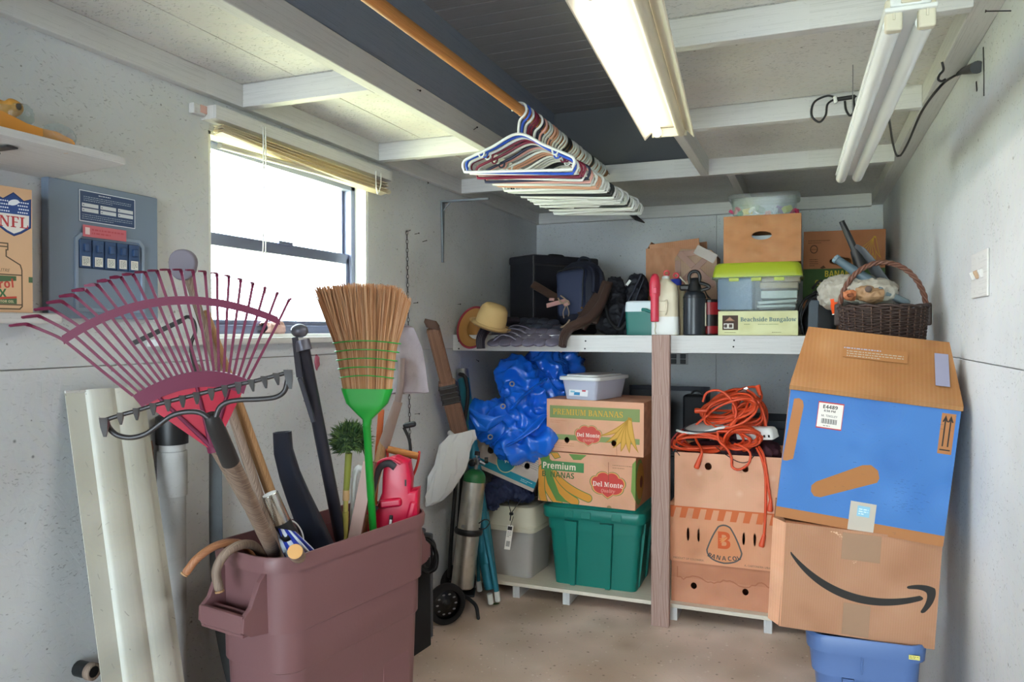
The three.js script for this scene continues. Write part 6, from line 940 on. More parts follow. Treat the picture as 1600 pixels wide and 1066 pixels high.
{ // boxes on the shelf
  let z = -4.2, x0 = sx(1010, z), x1 = sx(1094, z), yt = sy(392, 1010, z), t = thing('open_carton', 'plain brown cardboard box with raised torn flaps at the back of the shelf', 'box', [(x0 + x1) / 2, SH, z - 0.15], { rot: [0, R(-2), 0] });
  const h = yt - SH + 0.012; carton(t, x1 - x0, h, 0.3, MAT.cardDark, M('#ffffff', 0.88, { map: MAT.card.map }), { closed: false });
  part(t, 'flap', put(box(x1 - x0 - 0.01, 0.07, 0.005, 0.001), 0.0, h + 0.015, -0.15, -0.35, 0, 0.1), MAT.card); part(t, 'flap', put(box(0.005, 0.06, 0.2, 0.001), -(x1 - x0) / 2, h + 0.018, -0.02, 0, 0, -0.55), MAT.cardDark); part(t, 'flap', put(box(x1 - x0 - 0.02, 0.045, 0.005, 0.001), 0.01, h + 0.012, 0.146, 0.1, 0, 0.085), MAT.card);
  z = -4.0; x0 = sx(1054, z); x1 = sx(1119, z); yt = sy(388, 1090, z); const w = x1 - x0, hh = yt - SH, s = shapeOf([[-w / 2, 0], [w / 2, 0], [w / 2, hh - 0.045], [w / 2 - 0.03, hh - 0.01], [-w / 2 + 0.03, hh], [-w / 2, hh - 0.05]]);
  t = thing('taped_carton', 'cut-cornered cardboard box crossed with clear packing tape, behind the black bottle', 'box', [(x0 + x1) / 2, SH, z - 0.12]);
  part(t, 'carton', extrude(s, 0.16, 0.001).translate(0, 0, -0.05), M('#ffffff', 0.85, { map: tex(corr('#a88a74'), 0.35) }));
  const tp = M('#8a5f4a', 0.4); part(t, 'diagonal_band', [bar(V(-w / 2 + 0.02, hh - 0.02, 0.112), V(w / 2 - 0.01, hh - 0.2, 0.112), 0.032, 0.002), bar(V(w / 2 - 0.03, hh - 0.03, 0.113), V(-w / 2 + 0.01, hh - 0.2, 0.113), 0.03, 0.002), bar(V(-w / 2 + 0.015, hh - 0.06, 0.111), V(-w / 2 + 0.015, hh - 0.26, 0.111), 0.03, 0.002), bar(V(-w / 2 + 0.02, hh - 0.026, 0.1115), V(0.02, hh - 0.022, 0.1115), 0.03, 0.002)], tp);
  part(t, 'packing_tape', [bar(V(0.0, hh - 0.002, 0.114), V(w / 2 - 0.005, hh - 0.06, 0.114), 0.05, 0.001)], M('#d8ccc0', 0.2, { physical: { transmission: 0.5, thickness: 0 } }));
  // long cream box with printed words
  z = -3.64; x0 = sx(1122, z); x1 = sx(1247, z); t = thing('lettered_box', 'pale yellow-green cardboard box with blue lettering and a house picture at the shelf front', 'box', [(x0 + x1) / 2, SH, z - 0.14]);
  const bw = x1 - x0, bh = sy(486, 1180, z) - SH; part(t, 'carton', box(bw, bh, 0.28, 0.002).translate(0, bh / 2, 0), M('#d9d8ac', 0.7));
  part(t, 'front_print', put(panel(bw - 0.004, bh - 0.004, 0.001), 0, bh / 2, 0.1412), PRINT(1024, 316, (g, W, H) => {
    fill(g, W, H, '#dcdcae'); blots(g, W, H, 16, 30, 150, ['rgba(150,140,60,'], 0.1); g.fillStyle = '#4c3a30'; g.fillRect(52, 52, 208, 196); g.fillStyle = '#8a6a52'; path(g, [[80, 130], [150, 70], [220, 130]]); g.fill(); g.fillStyle = '#b98a70'; path(g, [[100, 120], [150, 80], [200, 120]]); g.fill(); g.fillStyle = '#d8d4cc'; g.fillRect(70, 160, 130, 70); g.fillStyle = '#5a4a44'; g.fillRect(84, 172, 30, 44); g.fillRect(140, 172, 44, 44); text(g, 'G', 90, 196, 'bold 54px serif', '#2a2424');
    text(g, 'Beachside Bungalow', 648, 108, 'bold 74px serif', '#3d6670', { sx: 0.94 }); greek(g, 340, 172, 130, 1, 10, '#6a7a58', 7); greek(g, 520, 172, 440, 1, 10, '#7a8a60', 7); greek(g, 80, 282, 250, 1, 10, '#6a6a40', 6); greek(g, 700, 278, 200, 1, 10, '#6a6a40', 6);
  }));
  const y1 = SH + bh + 0.001;
  // clear tub with lime lid on it
  const zt = -3.66, a0 = sx(1116, zt), a1 = sx(1250, zt), tw = a1 - a0, th = sy(432, 1180, zt) - y1, xc = (a0 + a1) / 2;
  t = thing('lime_lidded_tub', 'clear plastic tub with a lime green lid, full of folders and papers', 'tub', [xc, y1, zt - 0.14]);
  part(t, 'body', tub([[0, tw - 0.045, 0.25, 0.025], [th - 0.012, tw - 0.002, 0.285, 0.03], [th - 0.01, tw + 0.03, 0.31, 0.035], [th, tw + 0.034, 0.314, 0.035]], 0.003), MAT.clear);
  const lm = M('#a9b62c', 0.4); part(t, 'lid', solid([[th - 0.003, tw + 0.02, 0.3, 0.03], [th + 0.006, tw + 0.022, 0.302, 0.03], [th + 0.055, tw + 0.004, 0.28, 0.04], [th + 0.066, tw - 0.02, 0.26, 0.04]], { crease: 45 }), lm); for (const x of [-0.1, 0, 0.1]) part(t, 'latch', box(0.045, 0.016, 0.006, 0.002).translate(x, th - 0.014, 0.157), lm);
  const inT = (name, label, cat, geo, m) => { const k = thing(name, label, cat, [xc, y1 + 0.004, zt - 0.14]); part(k, name === 'blue_folder' ? 'cover' : 'sheets', geo, m); };
  inT('blue_folder', 'grey-blue folder standing in the left half of the lime-lidded tub', 'folder', box(0.16, 0.15, 0.2, 0.006).translate(-0.1, 0.078, 0.005), M('#6f86a8', 0.6));
  inT('tan_envelopes', 'tan envelopes stacked at the top of the lime-lidded tub', 'envelopes', [box(0.17, 0.03, 0.2, 0.006).translate(0.098, 0.115, 0.005), box(0.18, 0.026, 0.2, 0.006).translate(0.1, 0.145, 0.0)], M('#c8a884', 0.8));
  inT('white_papers', 'white papers and a white box in the lower right of the lime-lidded tub', 'papers', [box(0.16, 0.036, 0.2, 0.003).translate(0.098, 0.072, 0.01), put(box(0.17, 0.014, 0.2, 0.004), 0.09, 0.038, 0.01, 0, 0, 0.05), put(box(0.17, 0.012, 0.2, 0.004), 0.085, 0.018, 0.01, 0, 0, 0.02)], M('#dedcd4', 0.7));
  // carton with a hand hole, clear box on top
  const y2 = y1 + th + 0.067, zb = -3.68, c0 = sx(1130, zb), c1 = sx(1251, zb), ch = sy(336, 1190, zb) - y2;
  t = thing('handle_carton', 'plain brown cardboard carton with an oval hand hole on the lime-lidded tub', 'box', [(c0 + c1) / 2, y2, zb - 0.14]);
  carton(t, c1 - c0, ch, 0.28, MAT.card, M('#ffffff', 0.88, { map: tex(corr('#b97f54'), 0.6) }), { holes: [[0.0, ch / 2 - 0.095, 0.045, 0.02]] });
  part(t, 'paper_inside', box(c1 - c0 - 0.05, 0.03, 0.2, 0.004).translate(0, ch - 0.105, 0), M('#b9c0c6', 0.8));
  const y3 = y2 + ch + 0.001, e0 = sx(1139, zb), e1 = sx(1245, zb), eh = sy(303, 1190, zb) - y3, ex = (e0 + e1) / 2;
  t = thing('clear_craft_box', 'clear lidded plastic box of colourful bits, topmost on the brown hand-hole carton', 'box', [ex, y3, zb - 0.12]);
  part(t, 'body', tub([[0, e1 - e0 - 0.03, 0.2, 0.02], [eh - 0.012, e1 - e0 - 0.004, 0.225, 0.025]], 0.003), MAT.clear);
  part(t, 'lid', solid([[eh - 0.014, e1 - e0 + 0.016, 0.245, 0.03], [eh - 0.006, e1 - e0 + 0.022, 0.25, 0.032], [eh + 0.004, e1 - e0 + 0.016, 0.244, 0.03], [eh + 0.008, e1 - e0 - 0.01, 0.22, 0.03]]), MAT.haze);
  const cols = ['#d84a7a', '#3a9a8a', '#c8a23a', '#e0dcd4', '#5a7a3a', '#c85a3a', '#b0b4ba', '#7a4a8a', '#d8d06a', '#d83a6a'], cm = cols.map((c) => M(c, 0.6));
  const cn = ['pink', 'teal green', 'mustard', 'cream', 'moss green', 'rust orange', 'silver grey', 'purple', 'pale yellow', 'magenta'];
  for (let i = 0; i < 10; i++) { const k = thing('craft_bit', cn[i] + ' scrap lying inside the clear craft box', 'craft supplies', [ex - 0.135 + i * 0.03, y3 + rr_(0.016, 0.04), zb - 0.12 + rr_(0, 0.075)], { rot: [rr_(-0.4, 0.4), rr_(0, 3), rr_(-0.5, 0.5)], group: 'coloured scraps in the clear craft box' }); part(k, 'scrap', i % 3 ? box(rr_(0.03, 0.06), rr_(0.014, 0.03), rr_(0.02, 0.035), 0.004) : tube([V(-0.035, 0, 0), V(-0.01, 0.016, 0.006), V(0.012, -0.008, 0.012), V(0.035, 0.006, 0)], 0.0075), cm[i]); }
  // organic banana carton in the corner
  const zo = -4.35, o0 = sx(1254, zo), o1 = sx(1382, zo), oy = sy(468, 1320, zo), oh = sy(360, 1320, zo) - oy;
  t = thing('support_carton', 'plain brown carton under the green-banded banana box in the back right corner', 'box', [(o0 + o1) / 2, SH, zo - 0.16]); carton(t, o1 - o0, oy - SH, 0.32, MAT.cardDark, MAT.cardDark);
  t = thing('organic_banana_box', 'brown banana box with a green band and yellow banana print in the back right corner', 'box', [(o0 + o1) / 2, oy, zo - 0.16], { rot: [0, 0, R(-0.5)] });
  carton(t, o1 - o0, oh, 0.32, MAT.cardDark, PRINT(1024, 800, (g, W, H) => {
    cardGround(g, W, H, '#b0714a'); g.fillStyle = '#3f5a2c'; g.fillRect(0, 440, W, 360); text(g, 'BANANAS', 270, 500, 'bold 100px sans-serif', '#c9b43c', { sx: 0.95, align: 'left' }); text(g, 'CERTIFIED', 150, 604, 'bold 92px sans-serif', '#c9b43c', { sx: 0.9, align: 'left' }); greek(g, 60, 110, 280, 2, 26, '#6d4428', 9);
    g.strokeStyle = '#5c3820'; g.lineWidth = 12; g.beginPath(); g.arc(135, 210, 44, 0, 7); g.stroke(); text(g, 'ORGANIC', 135, 212, 'bold 18px sans-serif', '#5c3820'); greek(g, 80, 330, 110, 4, 24, '#5c3820', 8); g.fillStyle = '#5c3820'; path(g, [[215, 430], [260, 400], [290, 430], [240, 440]]); g.fill();
    hand(g, 880, 90, 250, '#b0714a', '#c9a23a', 6, 0.2);
  }), { holes: [[-0.015, 0.02, 0.055, 0.022]] });
}
{ // dark bag, white bag, wands, orange cup, basket
  let z = -3.8, t = thing('black_bag', 'black bag with a shiny grey side panel on the shelf left of the basket', 'bag', [sx(1278, z), SH, z - 0.05], { rot: [0, R(8), R(-3)] });
  part(t, 'body', solid([[0, 0.13, 0.16, 0.03], [0.06, 0.15, 0.17, 0.04], [0.15, 0.12, 0.15, 0.05], [0.21, 0.06, 0.1, 0.03]], { crease: 60 }), M('#16181c', 0.4)); part(t, 'side_panel', put(box(0.045, 0.15, 0.01, 0.006), -0.038, 0.09, 0.084, -0.1), M('#5a6470', 0.3)); part(t, 'strap', [tube([V(-0.07, 0.0, 0.06), V(-0.1, 0.08, 0.06), V(-0.08, 0.16, 0.06), V(-0.02, 0.2, 0.05), V(0.02, 0.19, 0.05)], 0.006, { n: 36 }), tube([V(-0.08, 0.02, 0.09), V(-0.09, 0.08, 0.09), V(-0.05, 0.17, 0.08), V(0.0, 0.18, 0.08)], 0.004, { n: 36 }), tube([V(0.06, 0.22, 0), V(0.0, 0.26, 0), V(-0.04, 0.22, 0.02)], 0.006)], MAT.black);
  const db = 2.5, C = at(1383, 500, db), yb = 1.345, R0 = 0.132, Hb = 0.138;
  t = thing('wicker_basket', 'dark brown wicker basket with a tall hooped handle standing on the blue box', 'basket', [C.x - 0.008, yb, C.z - 0.02]);
  const wm = M('#3b2a24', 0.55), wl = M('#5d4334', 0.55), rim = (y) => R0 * (0.93 + 0.09 * y / Hb), NS = 30;
  for (let i = 0; i < NS; i++) { const a = i / NS * 6.283; part(t, 'stake', tube([V(Math.cos(a) * rim(0), 0, Math.sin(a) * rim(0)), V(Math.cos(a) * rim(0.07), 0.07, Math.sin(a) * rim(0.07)), V(Math.cos(a) * rim(Hb), Hb + 0.004, Math.sin(a) * rim(Hb))], 0.0026, { n: 6, seg: 6 }), wl); }
  const rows = []; for (let k = 0; k < 24; k++) { const y = 0.004 + k * 0.0056, pts = []; for (let i = 0; i < NS * 2; i++) { const a = i / (NS * 2) * 6.283, s = (i % 2 ? 0 : ((i / 2 + k) % 2 ? 1 : -1)) * 0.0042; pts.push(V(Math.cos(a) * (rim(y) + s), y + noise(i * 0.4, k, 2) * 0.0008, Math.sin(a) * (rim(y) + s))); } rows.push(tube(pts, 0.0029, { closed: true, n: NS * 6, seg: 5 })); }
  part(t, 'weave', rows, wm); part(t, 'base', lathe([[0, 0], [rim(0), 0], [rim(0), 0.006], [0, 0.006]]), wm);
  const tw = (r, f, ph) => { const pts = []; for (let i = 0; i <= 60; i++) { const c = f(i / 60), u = c[0], n = c[1], b = c[2], a = i / 60 * 6.283 * 7 + ph; pts.push(u.clone().addScaledVector(n, Math.cos(a) * 0.0048).addScaledVector(b, Math.sin(a) * 0.0048)); } return tube(pts, r, { n: 120, seg: 6 }); };
  const hoop = (s) => { const a = s * Math.PI, rx = R0 * 1.0, hh = 0.165; return [V(Math.cos(a) * rx, Hb - 0.01 + Math.sin(a) * hh + 0.0, 0.0), V(Math.cos(a), Math.sin(a), 0), V(0, 0, 1)]; };
  part(t, 'handle', [0, 2.1, 4.2].map((p) => tw(0.0048, hoop, p)), M('#6b4536', 0.5));
  const rimf = (s) => { const a = s * 6.283; return [V(Math.cos(a) * rim(Hb), Hb + 0.004, Math.sin(a) * rim(Hb)), V(Math.cos(a), 0, Math.sin(a)), UPV]; };
  part(t, 'rim', [0, 3.14].map((p) => tw(0.0042, rimf, p)), wm); part(t, 'handle_binding', [-1, 1].map((s) => box(0.026, 0.075, 0.026, 0.006).translate(s * rim(Hb), Hb - 0.02, 0)), wm);
  const q = (x, y, d) => at(x, y, d).toArray();
  t = thing('white_parcel_bag', 'white crumpled plastic bag with beige and orange things inside, filling the basket', 'bag', at(1350, 460, 2.58), { world: true });
  part(t, 'film', blob([[...q(1310, 452, 2.64), 0.05, 1.1, 0.8, 1], [...q(1345, 452, 2.6), 0.06, 1.2, 0.8, 1], [...q(1375, 458, 2.52), 0.05, 1.2, 0.8, 1], [...q(1300, 466, 2.66), 0.035]], { res: 44, amp: 0.008, freq: 20, k: 0.05 }), M('#9d988c', 0.5)); 
  part(t, 'beige_lining', blob([[...q(1352, 458, 2.5), 0.026, 1.4, 0.7, 1], [...q(1368, 464, 2.48), 0.022, 1.2, 0.7, 1]], { res: 26, amp: 0.008, freq: 16 }), M('#9c7a58', 0.6)); part(t, 'orange_lining', blob([[...q(1328, 462, 2.5), 0.018, 1.4, 0.8, 1]], { res: 20, amp: 0.006, freq: 20 }), M('#b06a44', 0.6)); part(t, 'dark_roll_end', ball(at(1357, 452, 2.46), 0.011, 1, 1, 0.4), M('#5a4a42', 0.7));
  t = thing('vacuum_wand', 'black vacuum wand with a flared nozzle sticking up out of the basket', 'vacuum attachment', at(1365, 440, 2.6), { world: true });
  part(t, 'wand', [rod(at(1315, 346, 2.62), at(1338, 396, 2.6), 0.0095, 0.0125), rod(at(1338, 392, 2.6), at(1346, 420, 2.58), 0.02, 0.022)], MAT.black); part(t, 'nozzle', loft([[1344, 388, 0.02, 0.018], [1356, 404, 0.026, 0.02], [1382, 444, 0.036, 0.016]].map(([x, y, w, h]) => rring(w * 2, h * 2, 0.01, 0, 4).map((p) => at(x, y, 2.57).add(V(p.x * 0.8, -p.x * 0.5, 0)).add(V(0.2 * p.z, 0.25 * p.z, p.z)))), { start: true, end: true, crease: 40 }), M('#4a4d52', 0.4));
  t = thing('grey_hose_tube', 'grey-blue plastic tube lying diagonally in the basket', 'tube', at(1350, 440, 2.6), { world: true });
  part(t, 'tube', rod(at(1307, 405, 2.6), at(1378, 452, 2.52), 0.013, 0.02), M('#4a5d68', 0.45)); part(t, 'tube_end', rod(at(1305, 403.5, 2.603), at(1309, 406.5, 2.597), 0.0155), M('#647a86', 0.45)); part(t, 'floor_head', put(box(0.12, 0.025, 0.06, 0.01), ...q(1392, 462, 2.5), 0.2, 0.3, -0.45), M('#66747b', 0.5));
  t = thing('orange_cup', 'bright orange plastic cup hanging at the left of the basket', 'cup', at(1307, 478, 2.62)); t.rotation.set(0, 0, 0.12);
  part(t, 'cup', lathe([[0, -0.028], [0.017, -0.028], [0.0215, 0.024], [0.023, 0.025], [0.0205, 0.025], [0.016, -0.025], [0, -0.025]], 24), M('#e2521c', 0.35)); part(t, 'white_rim', lathe([[0.0165, -0.03], [0.0185, -0.029], [0.0165, -0.026]], 24), MAT.white);
}

// ---------- stack beside the right wall ----------
{
  const z0 = -2.29, l = onZ(1254, 995, z0), r = onZ(1450, 1010, z0), xc = (l.x + r.x) / 2, w = r.x - l.x - 0.005;
  let t = thing('blue_tote', 'blue plastic storage tote on the floor under the leaning cartons', 'tote', [xc, 0, z0 - 0.2], { rot: [0, R(2), 0] });
  const bm = M('#5875ab', 0.42), h = 0.545;
  part(t, 'body', tub([[0, w - 0.13, 0.3, 0.04], [h - 0.12, w - 0.055, 0.365, 0.045], [h - 0.118, w - 0.035, 0.385, 0.05], [h - 0.05, w - 0.028, 0.392, 0.05], [h - 0.048, w - 0.006, 0.412, 0.055], [h - 0.01, w, 0.418, 0.055], [h, w - 0.008, 0.41, 0.055]], 0.005), bm);
  for (const x of [-0.045, 0.03]) part(t, 'rib', loft([[0.05, 0.012, 0.166], [h - 0.12, 0.02, 0.196]].map(([y, hw, z]) => [V(x + hw, y, z - 0.03), V(x + hw * 0.7, y, z), V(x - hw * 0.7, y, z), V(x - hw, y, z - 0.03)].reverse()), { start: true, end: true, crease: 25 }), bm);
  part(t, 'rim_notch', box(0.004, 0.05, 0.01, 0.002).translate(-0.01, h - 0.075, 0.197), bm);
  part(t, 'yellow_sticker', put(panel(0.027, 0.012, 0.0008), 0.118, h - 0.028, 0.2105, 0.02), PRINT(64, 32, (g, W, H) => { fill(g, W, H, '#e0d87a'); greek(g, 6, 10, 50, 2, 11, '#6a6430', 4); }));
  part(t, 'picture_label', put(panel(0.085, 0.09, 0.0008), -0.012, h - 0.185, 0.1985, -0.07), PRINT(200, 200, (g, W, H) => { fill(g, W, H, '#a9d4dc'); g.fillStyle = '#e8eeee'; g.fillRect(0, 0, W, 40); greek(g, 14, 14, 90, 2, 14, '#4a8a9a', 6); g.fillStyle = '#c98a3c'; path(g, [[110, 60], [190, 50], [196, 180], [130, 190]]); g.fill(); g.fillStyle = '#6aa8c0'; g.fillRect(16, 70, 80, 110); }));
  // carton with the curved arrow
  const tape = M('#cfa98a', 0.22, { physical: { transmission: 0.45, thickness: 0 } });
  const cw = 0.405, chh = 0.3, cz = -0.32;
  t = thing('arrow_carton', 'brown carton with a printed black curved arrow, on the blue tote', 'box', [onZ(1323, 994, z0).x, h + 0.002, z0 - 0.165], { rot: [0, R(7), R(-3.5)] });
  carton(t, cw, chh, 0.33, MAT.cardDark, PRINT(1024, 760, (g, W, H) => {
    cardGround(g, W, H, '#b58465'); blots(g, W, H, 10, 60, 220, ['rgba(120,70,40,'], 0.12);
    const T0 = (x, y) => [x * W, y * H]; g.fillStyle = '#2b2826';
    g.beginPath(); g.moveTo(...T0(0.055, 0.28)); g.bezierCurveTo(...T0(0.22, 0.5), ...T0(0.5, 0.72), ...T0(0.885, 0.525)); g.bezierCurveTo(...T0(0.925, 0.54), ...T0(0.905, 0.565), ...T0(0.88, 0.578)); g.bezierCurveTo(...T0(0.52, 0.8), ...T0(0.2, 0.6), ...T0(0.05, 0.3)); g.bezierCurveTo(...T0(0.04, 0.27), ...T0(0.05, 0.265), ...T0(0.055, 0.28)); g.fill();
    g.beginPath(); g.moveTo(...T0(0.81, 0.45)); g.bezierCurveTo(...T0(0.86, 0.42), ...T0(0.93, 0.41), ...T0(0.975, 0.44)); g.bezierCurveTo(...T0(0.995, 0.5), ...T0(0.97, 0.6), ...T0(0.925, 0.67)); g.bezierCurveTo(...T0(0.905, 0.69), ...T0(0.895, 0.68), ...T0(0.9, 0.66)); g.bezierCurveTo(...T0(0.925, 0.6), ...T0(0.94, 0.53), ...T0(0.925, 0.49)); g.bezierCurveTo(...T0(0.9, 0.46), ...T0(0.85, 0.47), ...T0(0.82, 0.475)); g.bezierCurveTo(...T0(0.8, 0.475), ...T0(0.8, 0.46), ...T0(0.81, 0.45)); g.fill();
    g.fillStyle = '#e8c9a8'; g.globalAlpha = 0.8; for (let i = 0; i < 90; i++) { const a = rnd(), x = 0.3 + a * 0.16 + rr_(-0.01, 0.03), y = 0.03 + a * a * 0.27; g.fillRect(x * W, y * H, rr_(2, 9), rr_(2, 6)); } g.globalAlpha = 1;
  }), {});
  for (const g of [put(box(0.07, 0.09, 0.0008, 0), -0.0, 0.05, 0.166), put(box(0.1, 0.075, 0.0008, 0), 0.0, chh - 0.045, 0.166)]) part(t, 'packing_tape', g, tape);
  part(t, 'flap', put(box(0.004, 0.3, 0.06, 0.001), -cw / 2 - 0.012, chh / 2, 0.14, 0, 0.5, 0.02), MAT.cardPeach);
  // blue carton
  const bl = onZ(1213, 806, -2.3), br = onZ(1468, 855, -2.3), bc = bl.clone().add(br).multiplyScalar(0.5), ang = -R(6.2), W = 0.432, Hh = 0.385;
  t = thing('blue_carton', 'large blue printed carton with brown patches and open tan lid', 'box', [bc.x, bc.y, -2.3 - 0.17], { rot: [0, R(1), ang] });
  carton(t, W, Hh, 0.34, MAT.card, PRINT(1024, 912, (g, Wd, H) => {
    fill(g, Wd, H, '#4478ba'); blots(g, Wd, H, 30, 60, 260, ['rgba(120,170,240,', 'rgba(20,60,130,'], 0.1); g.fillStyle = '#ad7447'; g.fillRect(0, 842, Wd, 70);
    const bar2 = (x0, y0, x1, y1, w) => { g.lineCap = 'round'; g.strokeStyle = '#ad7447'; g.lineWidth = w; g.beginPath(); g.moveTo(x0, y0); g.lineTo(x1, y1); g.stroke(); };
    path(g, [[30, 90], [60, 82], [86, 96], [96, 130], [70, 500], [30, 520], [4, 520], [4, 480]]); g.fillStyle = '#ad7447'; g.fill();
    path(g, [[205, 660], [230, 630], [500, 470], [550, 460], [596, 490], [610, 540], [600, 570], [560, 590], [270, 730], [230, 730], [206, 700]]); g.fillStyle = '#a8703f'; g.fill();
    g.fillStyle = '#b83a3a'; g.fillRect(186, 84, 160, 180); g.fillStyle = '#e2ded8'; g.fillRect(190, 92, 152, 164); text(g, 'E4489', 262, 116, 'bold 34px sans-serif', '#222'); text(g, '6:56 PM', 262, 142, 'bold 20px sans-serif', '#333'); text(g, 'M. TINSLEY', 262, 176, '20px sans-serif', '#333'); g.fillStyle = '#222'; for (let i = 0; i < 18; i++) g.fillRect(216 + i * 5.4, 196, 1.5 + (i * 7 % 3), 34); greek(g, 230, 244, 70, 1, 8, '#444', 4);
    g.fillStyle = '#ad7447'; g.fillRect(920, 56, 80, 262); g.strokeStyle = '#2a2220'; g.lineWidth = 8; for (const x of [944, 974]) { path(g, [[x, 270], [x, 84]], false); g.stroke(); path(g, [[x - 12, 112], [x, 80], [x + 12, 112]], false); g.stroke(); } path(g, [[930, 292], [990, 292]], false); g.stroke();
    g.globalAlpha = 0.3; dashes(g, Wd, H, 60, 4, 24, '#22385f', 0.3, 0.7, 0.5, 2); g.globalAlpha = 1; for (let i = 0; i < 80; i++) { g.globalAlpha = 0.25; g.fillStyle = '#27406a'; g.fillRect(700 + rnd() * 180, 520 + rnd() * 220, rr_(6, 22), 3); } g.globalAlpha = 1;
  }), { closed: false, side: M('#4478ba', 0.8) });
  part(t, 'sealing_tape', put(box(0.066, 0.085, 0.0008, 0), 0.01, 0.04, 0.1712), M('#d9cfc0', 0.3, { physical: { transmission: 0.3, thickness: 0 } })); part(t, 'tape_print', put(panel(0.032, 0.03, 0.0006), 0.012, 0.058, 0.1722), PRINT(64, 64, (g) => { fill(g, 64, 64, '#8ec0d8'); greek(g, 8, 20, 48, 3, 14, '#d8ecf2', 6); }));
  const f0 = (x, y, z) => V(x, y, z), fm = M('#ffffff', 0.85, { map: tex(corr('#9c6a3c'), 0.35) });
  const quad4 = (a, b, c, d, th, m, nm) => { const n = b.clone().sub(a).cross(d.clone().sub(a)).normalize().multiplyScalar(th); return part(t, nm, loft([[a, b, c, d], [a, b, c, d].map((p) => p.clone().add(n))], { start: true, end: true, crease: 20 }), m); };
  quad4(f0(-W / 2 - 0.004, Hh - 0.004, 0.17), f0(W / 2 + 0.004, Hh - 0.004, 0.17), f0(W / 2 - 0.022, Hh + 0.165, 0.01), f0(-W / 2 + 0.03, Hh + 0.17, 0.01), 0.005, fm, 'front_flap');
  quad4(f0(-W / 2, Hh, -0.165), f0(W / 2, Hh, -0.165), f0(W / 2 - 0.02, Hh + 0.11, 0.0), f0(-W / 2 + 0.03, Hh + 0.11, 0.0), 0.005, MAT.cardDark, 'rear_flap');
  quad4(f0(W / 2, Hh, 0.165), f0(W / 2, Hh, -0.165), f0(W / 2 - 0.05, Hh + 0.1, -0.04), f0(W / 2 - 0.03, Hh + 0.14, 0.03), 0.005, MAT.card, 'side_flap');
  part(t, 'front_fold', box(W + 0.008, 0.014, 0.006, 0.002).translate(0, Hh - 0.006, 0.1715), fm);
  const k = Math.atan2(0.16, 0.169); part(t, 'flap_print', put(panel(0.17, 0.045, 0.0006), -0.0, Hh + 0.112, 0.072, -k), PRINT(340, 90, (g, Wd, H) => { fill(g, Wd, H, '#9c6a3c'); greek(g, 4, 16, 330, 1, 20, '#9aa0b8', 9); greek(g, 20, 40, 300, 3, 18, '#a8a090', 7); })); part(t, 'grey_tape', put(box(0.035, 0.12, 0.0008, 0), W / 2 - 0.045, Hh + 0.09, 0.094, -k + 0.0), M('#8f8fa6', 0.5));
}
{ // light switch on the right wall
  const a = onX(1520, 398, XR), b = onX(1548, 463, XR), t = thing('light_switch', 'white painted three-gang switch plate on the right wall', 'light switch', [XR, (a.y + b.y) / 2, (a.z + b.z) / 2], { rot: [0, -Math.PI / 2, 0] });
  part(t, 'plate', box(0.19, 0.117, 0.006, 0.003).translate(0, 0, 0.003), MAT.trim); for (const x of [-0.05, 0, 0.05]) part(t, 'toggle', put(box(0.009, 0.022, 0.014, 0.003), x, 0.0, 0.009, 0.4), x ? MAT.trim : M('#b89a80', 0.6)); for (const x of [-0.05, 0, 0.05]) for (const y of [-0.042, 0.042]) part(t, 'screw', rod(V(x, y, 0.005), V(x, y, 0.0068), 0.003, 0.003, 8), MAT.trim);
}

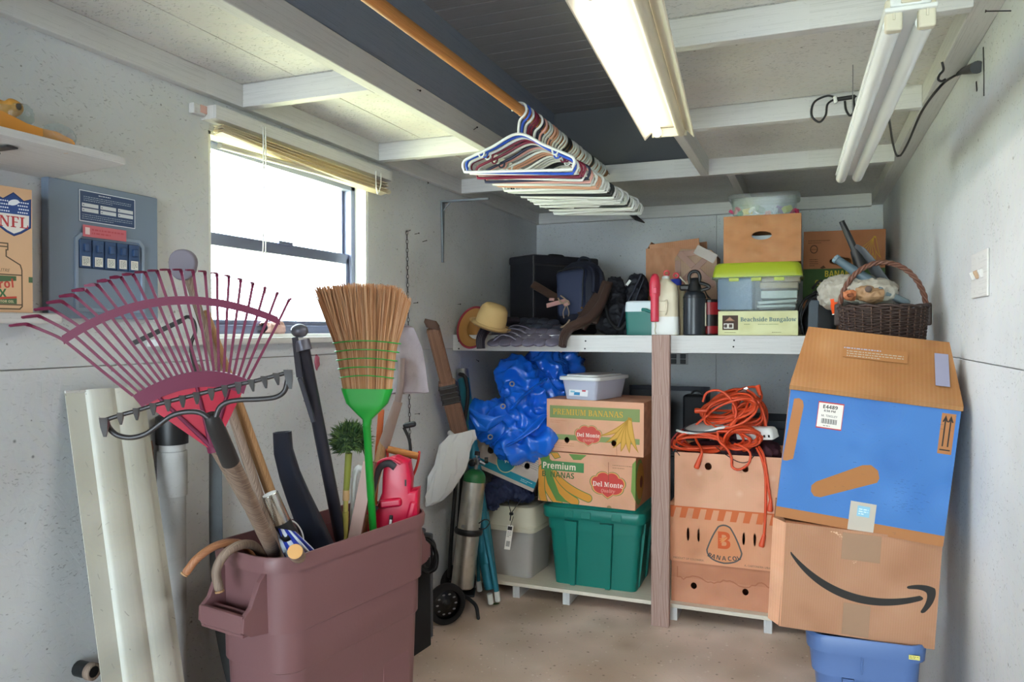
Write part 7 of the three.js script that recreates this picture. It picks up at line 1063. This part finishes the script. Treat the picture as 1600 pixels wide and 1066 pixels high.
// ---------- clothes pole and hangers ----------
{
  const py = 2.188, pxr = -0.945, pole = thing('clothes_pole', 'round wooden clothes pole under the attic opening', 'pole', [pxr, py, -2.2], { world: true });
  part(pole, 'pole', rod(V(-0.965, py, -0.6), V(-0.938, py, -3.618), 0.0175, 0.0175, 20), MAT.orangeWood);
  const bk = thing('pole_bracket', 'dark flat metal bracket sticking out past the far end of the hangers', 'bracket', at(985, 335, 3.8), { world: true });
  part(bk, 'arm', bar(at(950, 302, 3.86), at(1000, 346, 3.6), 0.062, 0.006, V(0.6, 0.75, 0.3), 0.002), M('#2a2c30', 0.5, { metal: 0.4 }));
  part(bk, 'mount', bar(at(950, 302, 3.86), V(-0.93, 2.19, -3.62), 0.04, 0.006, V(0, 0, 1), 0.002), M('#2a2c30', 0.5, { metal: 0.4 }));
  const body = [[0, -0.008], [0.1, -0.052], [0.186, -0.088], [0.203, -0.098], [0.208, -0.115], [0.2, -0.132], [0.184, -0.138], [0, -0.138], [-0.184, -0.138], [-0.2, -0.132], [-0.208, -0.115], [-0.203, -0.098], [-0.186, -0.088], [-0.1, -0.052]].map(([x, y]) => V(x, y, 0));
  const hookP = [[0, -0.008], [0.0, 0.02], [0.004, 0.04], [0.018, 0.055], [0.026, 0.072], [0.02, 0.092], [0.0, 0.1], [-0.02, 0.092], [-0.026, 0.076]].map(([x, y]) => V(x, y, 0));
  const gB = tube(body, 0.0053, { closed: true, n: 84, seg: 7, tension: 0.5 }), gH = join([tube(hookP, 0.0047, { n: 36, seg: 7 }), ball(hookP[8], 0.0047, 1, 1, 1, 8)]), gLs = [-1, 1].map((s) => tube([V(s * 0.125, -0.064, 0), V(s * 0.13, -0.082, 0), V(s * 0.142, -0.084, 0), V(s * 0.148, -0.074, 0)], 0.0032, { n: 14, seg: 6 }));
  [gB, gH, ...gLs].forEach((g, i) => { g.userData.shared = true; });
  const cols = { white: M('#e9eceb', 0.32), blue: M('#2b56c8', 0.3), maroon: M('#7c1f3c', 0.32), navy: M('#2c2f4c', 0.35), pink: M('#e2a9a4', 0.35), peach: M('#dca78c', 0.38), black: M('#1f2628', 0.32), grey: M('#c6cac8', 0.35) };
  const order = ['white', 'blue', 'white', 'maroon', 'maroon', 'white', 'navy', 'pink', 'grey', 'white', 'peach', 'peach', 'white', 'grey', 'white', 'white', 'black', 'black', 'white', 'white', 'white', 'grey', 'white', 'white', 'white', 'grey', 'white', 'white', 'black', 'white', 'white', 'white', 'white', 'grey', 'white', 'white'];
  const ones = ['', 'first', 'second', 'third', 'fourth', 'fifth', 'sixth', 'seventh', 'eighth', 'ninth', 'tenth', 'eleventh', 'twelfth', 'thirteenth', 'fourteenth', 'fifteenth', 'sixteenth', 'seventeenth', 'eighteenth', 'nineteenth'];
  const ordinal = (k) => k < 20 ? ones[k] : k % 10 ? (k < 30 ? 'twenty-' : 'thirty-') + ones[k % 10] : k === 20 ? 'twentieth' : 'thirtieth';
  const word = { white: 'white', grey: 'off-white', pink: 'pink', peach: 'peach', maroon: 'dark maroon', navy: 'dark navy', black: 'black', blue: 'royal blue' };
  const n = order.length;
  order.forEach((c, i) => {
    const f = i / (n - 1), z = -2.47 - f * 1.06, x = -0.953 + f * 0.012, label = `${word[c]} plastic hanger, ${ordinal(i + 1)} from the near end of the clothes pole`;
    const h = thing('clothes_hanger', label, 'hanger', [x, py - 0.0765 + (i % 2) * 0.0, z], { rot: [rr_(-0.05, 0.05), R(4) + rr_(-0.1, 0.1) + (f > 0.4 ? rr_(-0.16, 0.26) : 0), R(-4) + rr_(-0.035, 0.035) + f * R(3)], group: 'plastic hangers on the clothes pole' });
    part(h, 'frame', gB, cols[c]); part(h, 'hook', gH, cols[c]); gLs.forEach((g) => part(h, 'strap_hook', g, cols[c]));
  });
}

scene.traverse((o) => { if (o.isMesh) o.castShadow = o.receiveShadow = true; if (o.isLight) o.castShadow = !o.isRectAreaLight; });
renderer.render(scene, camera);
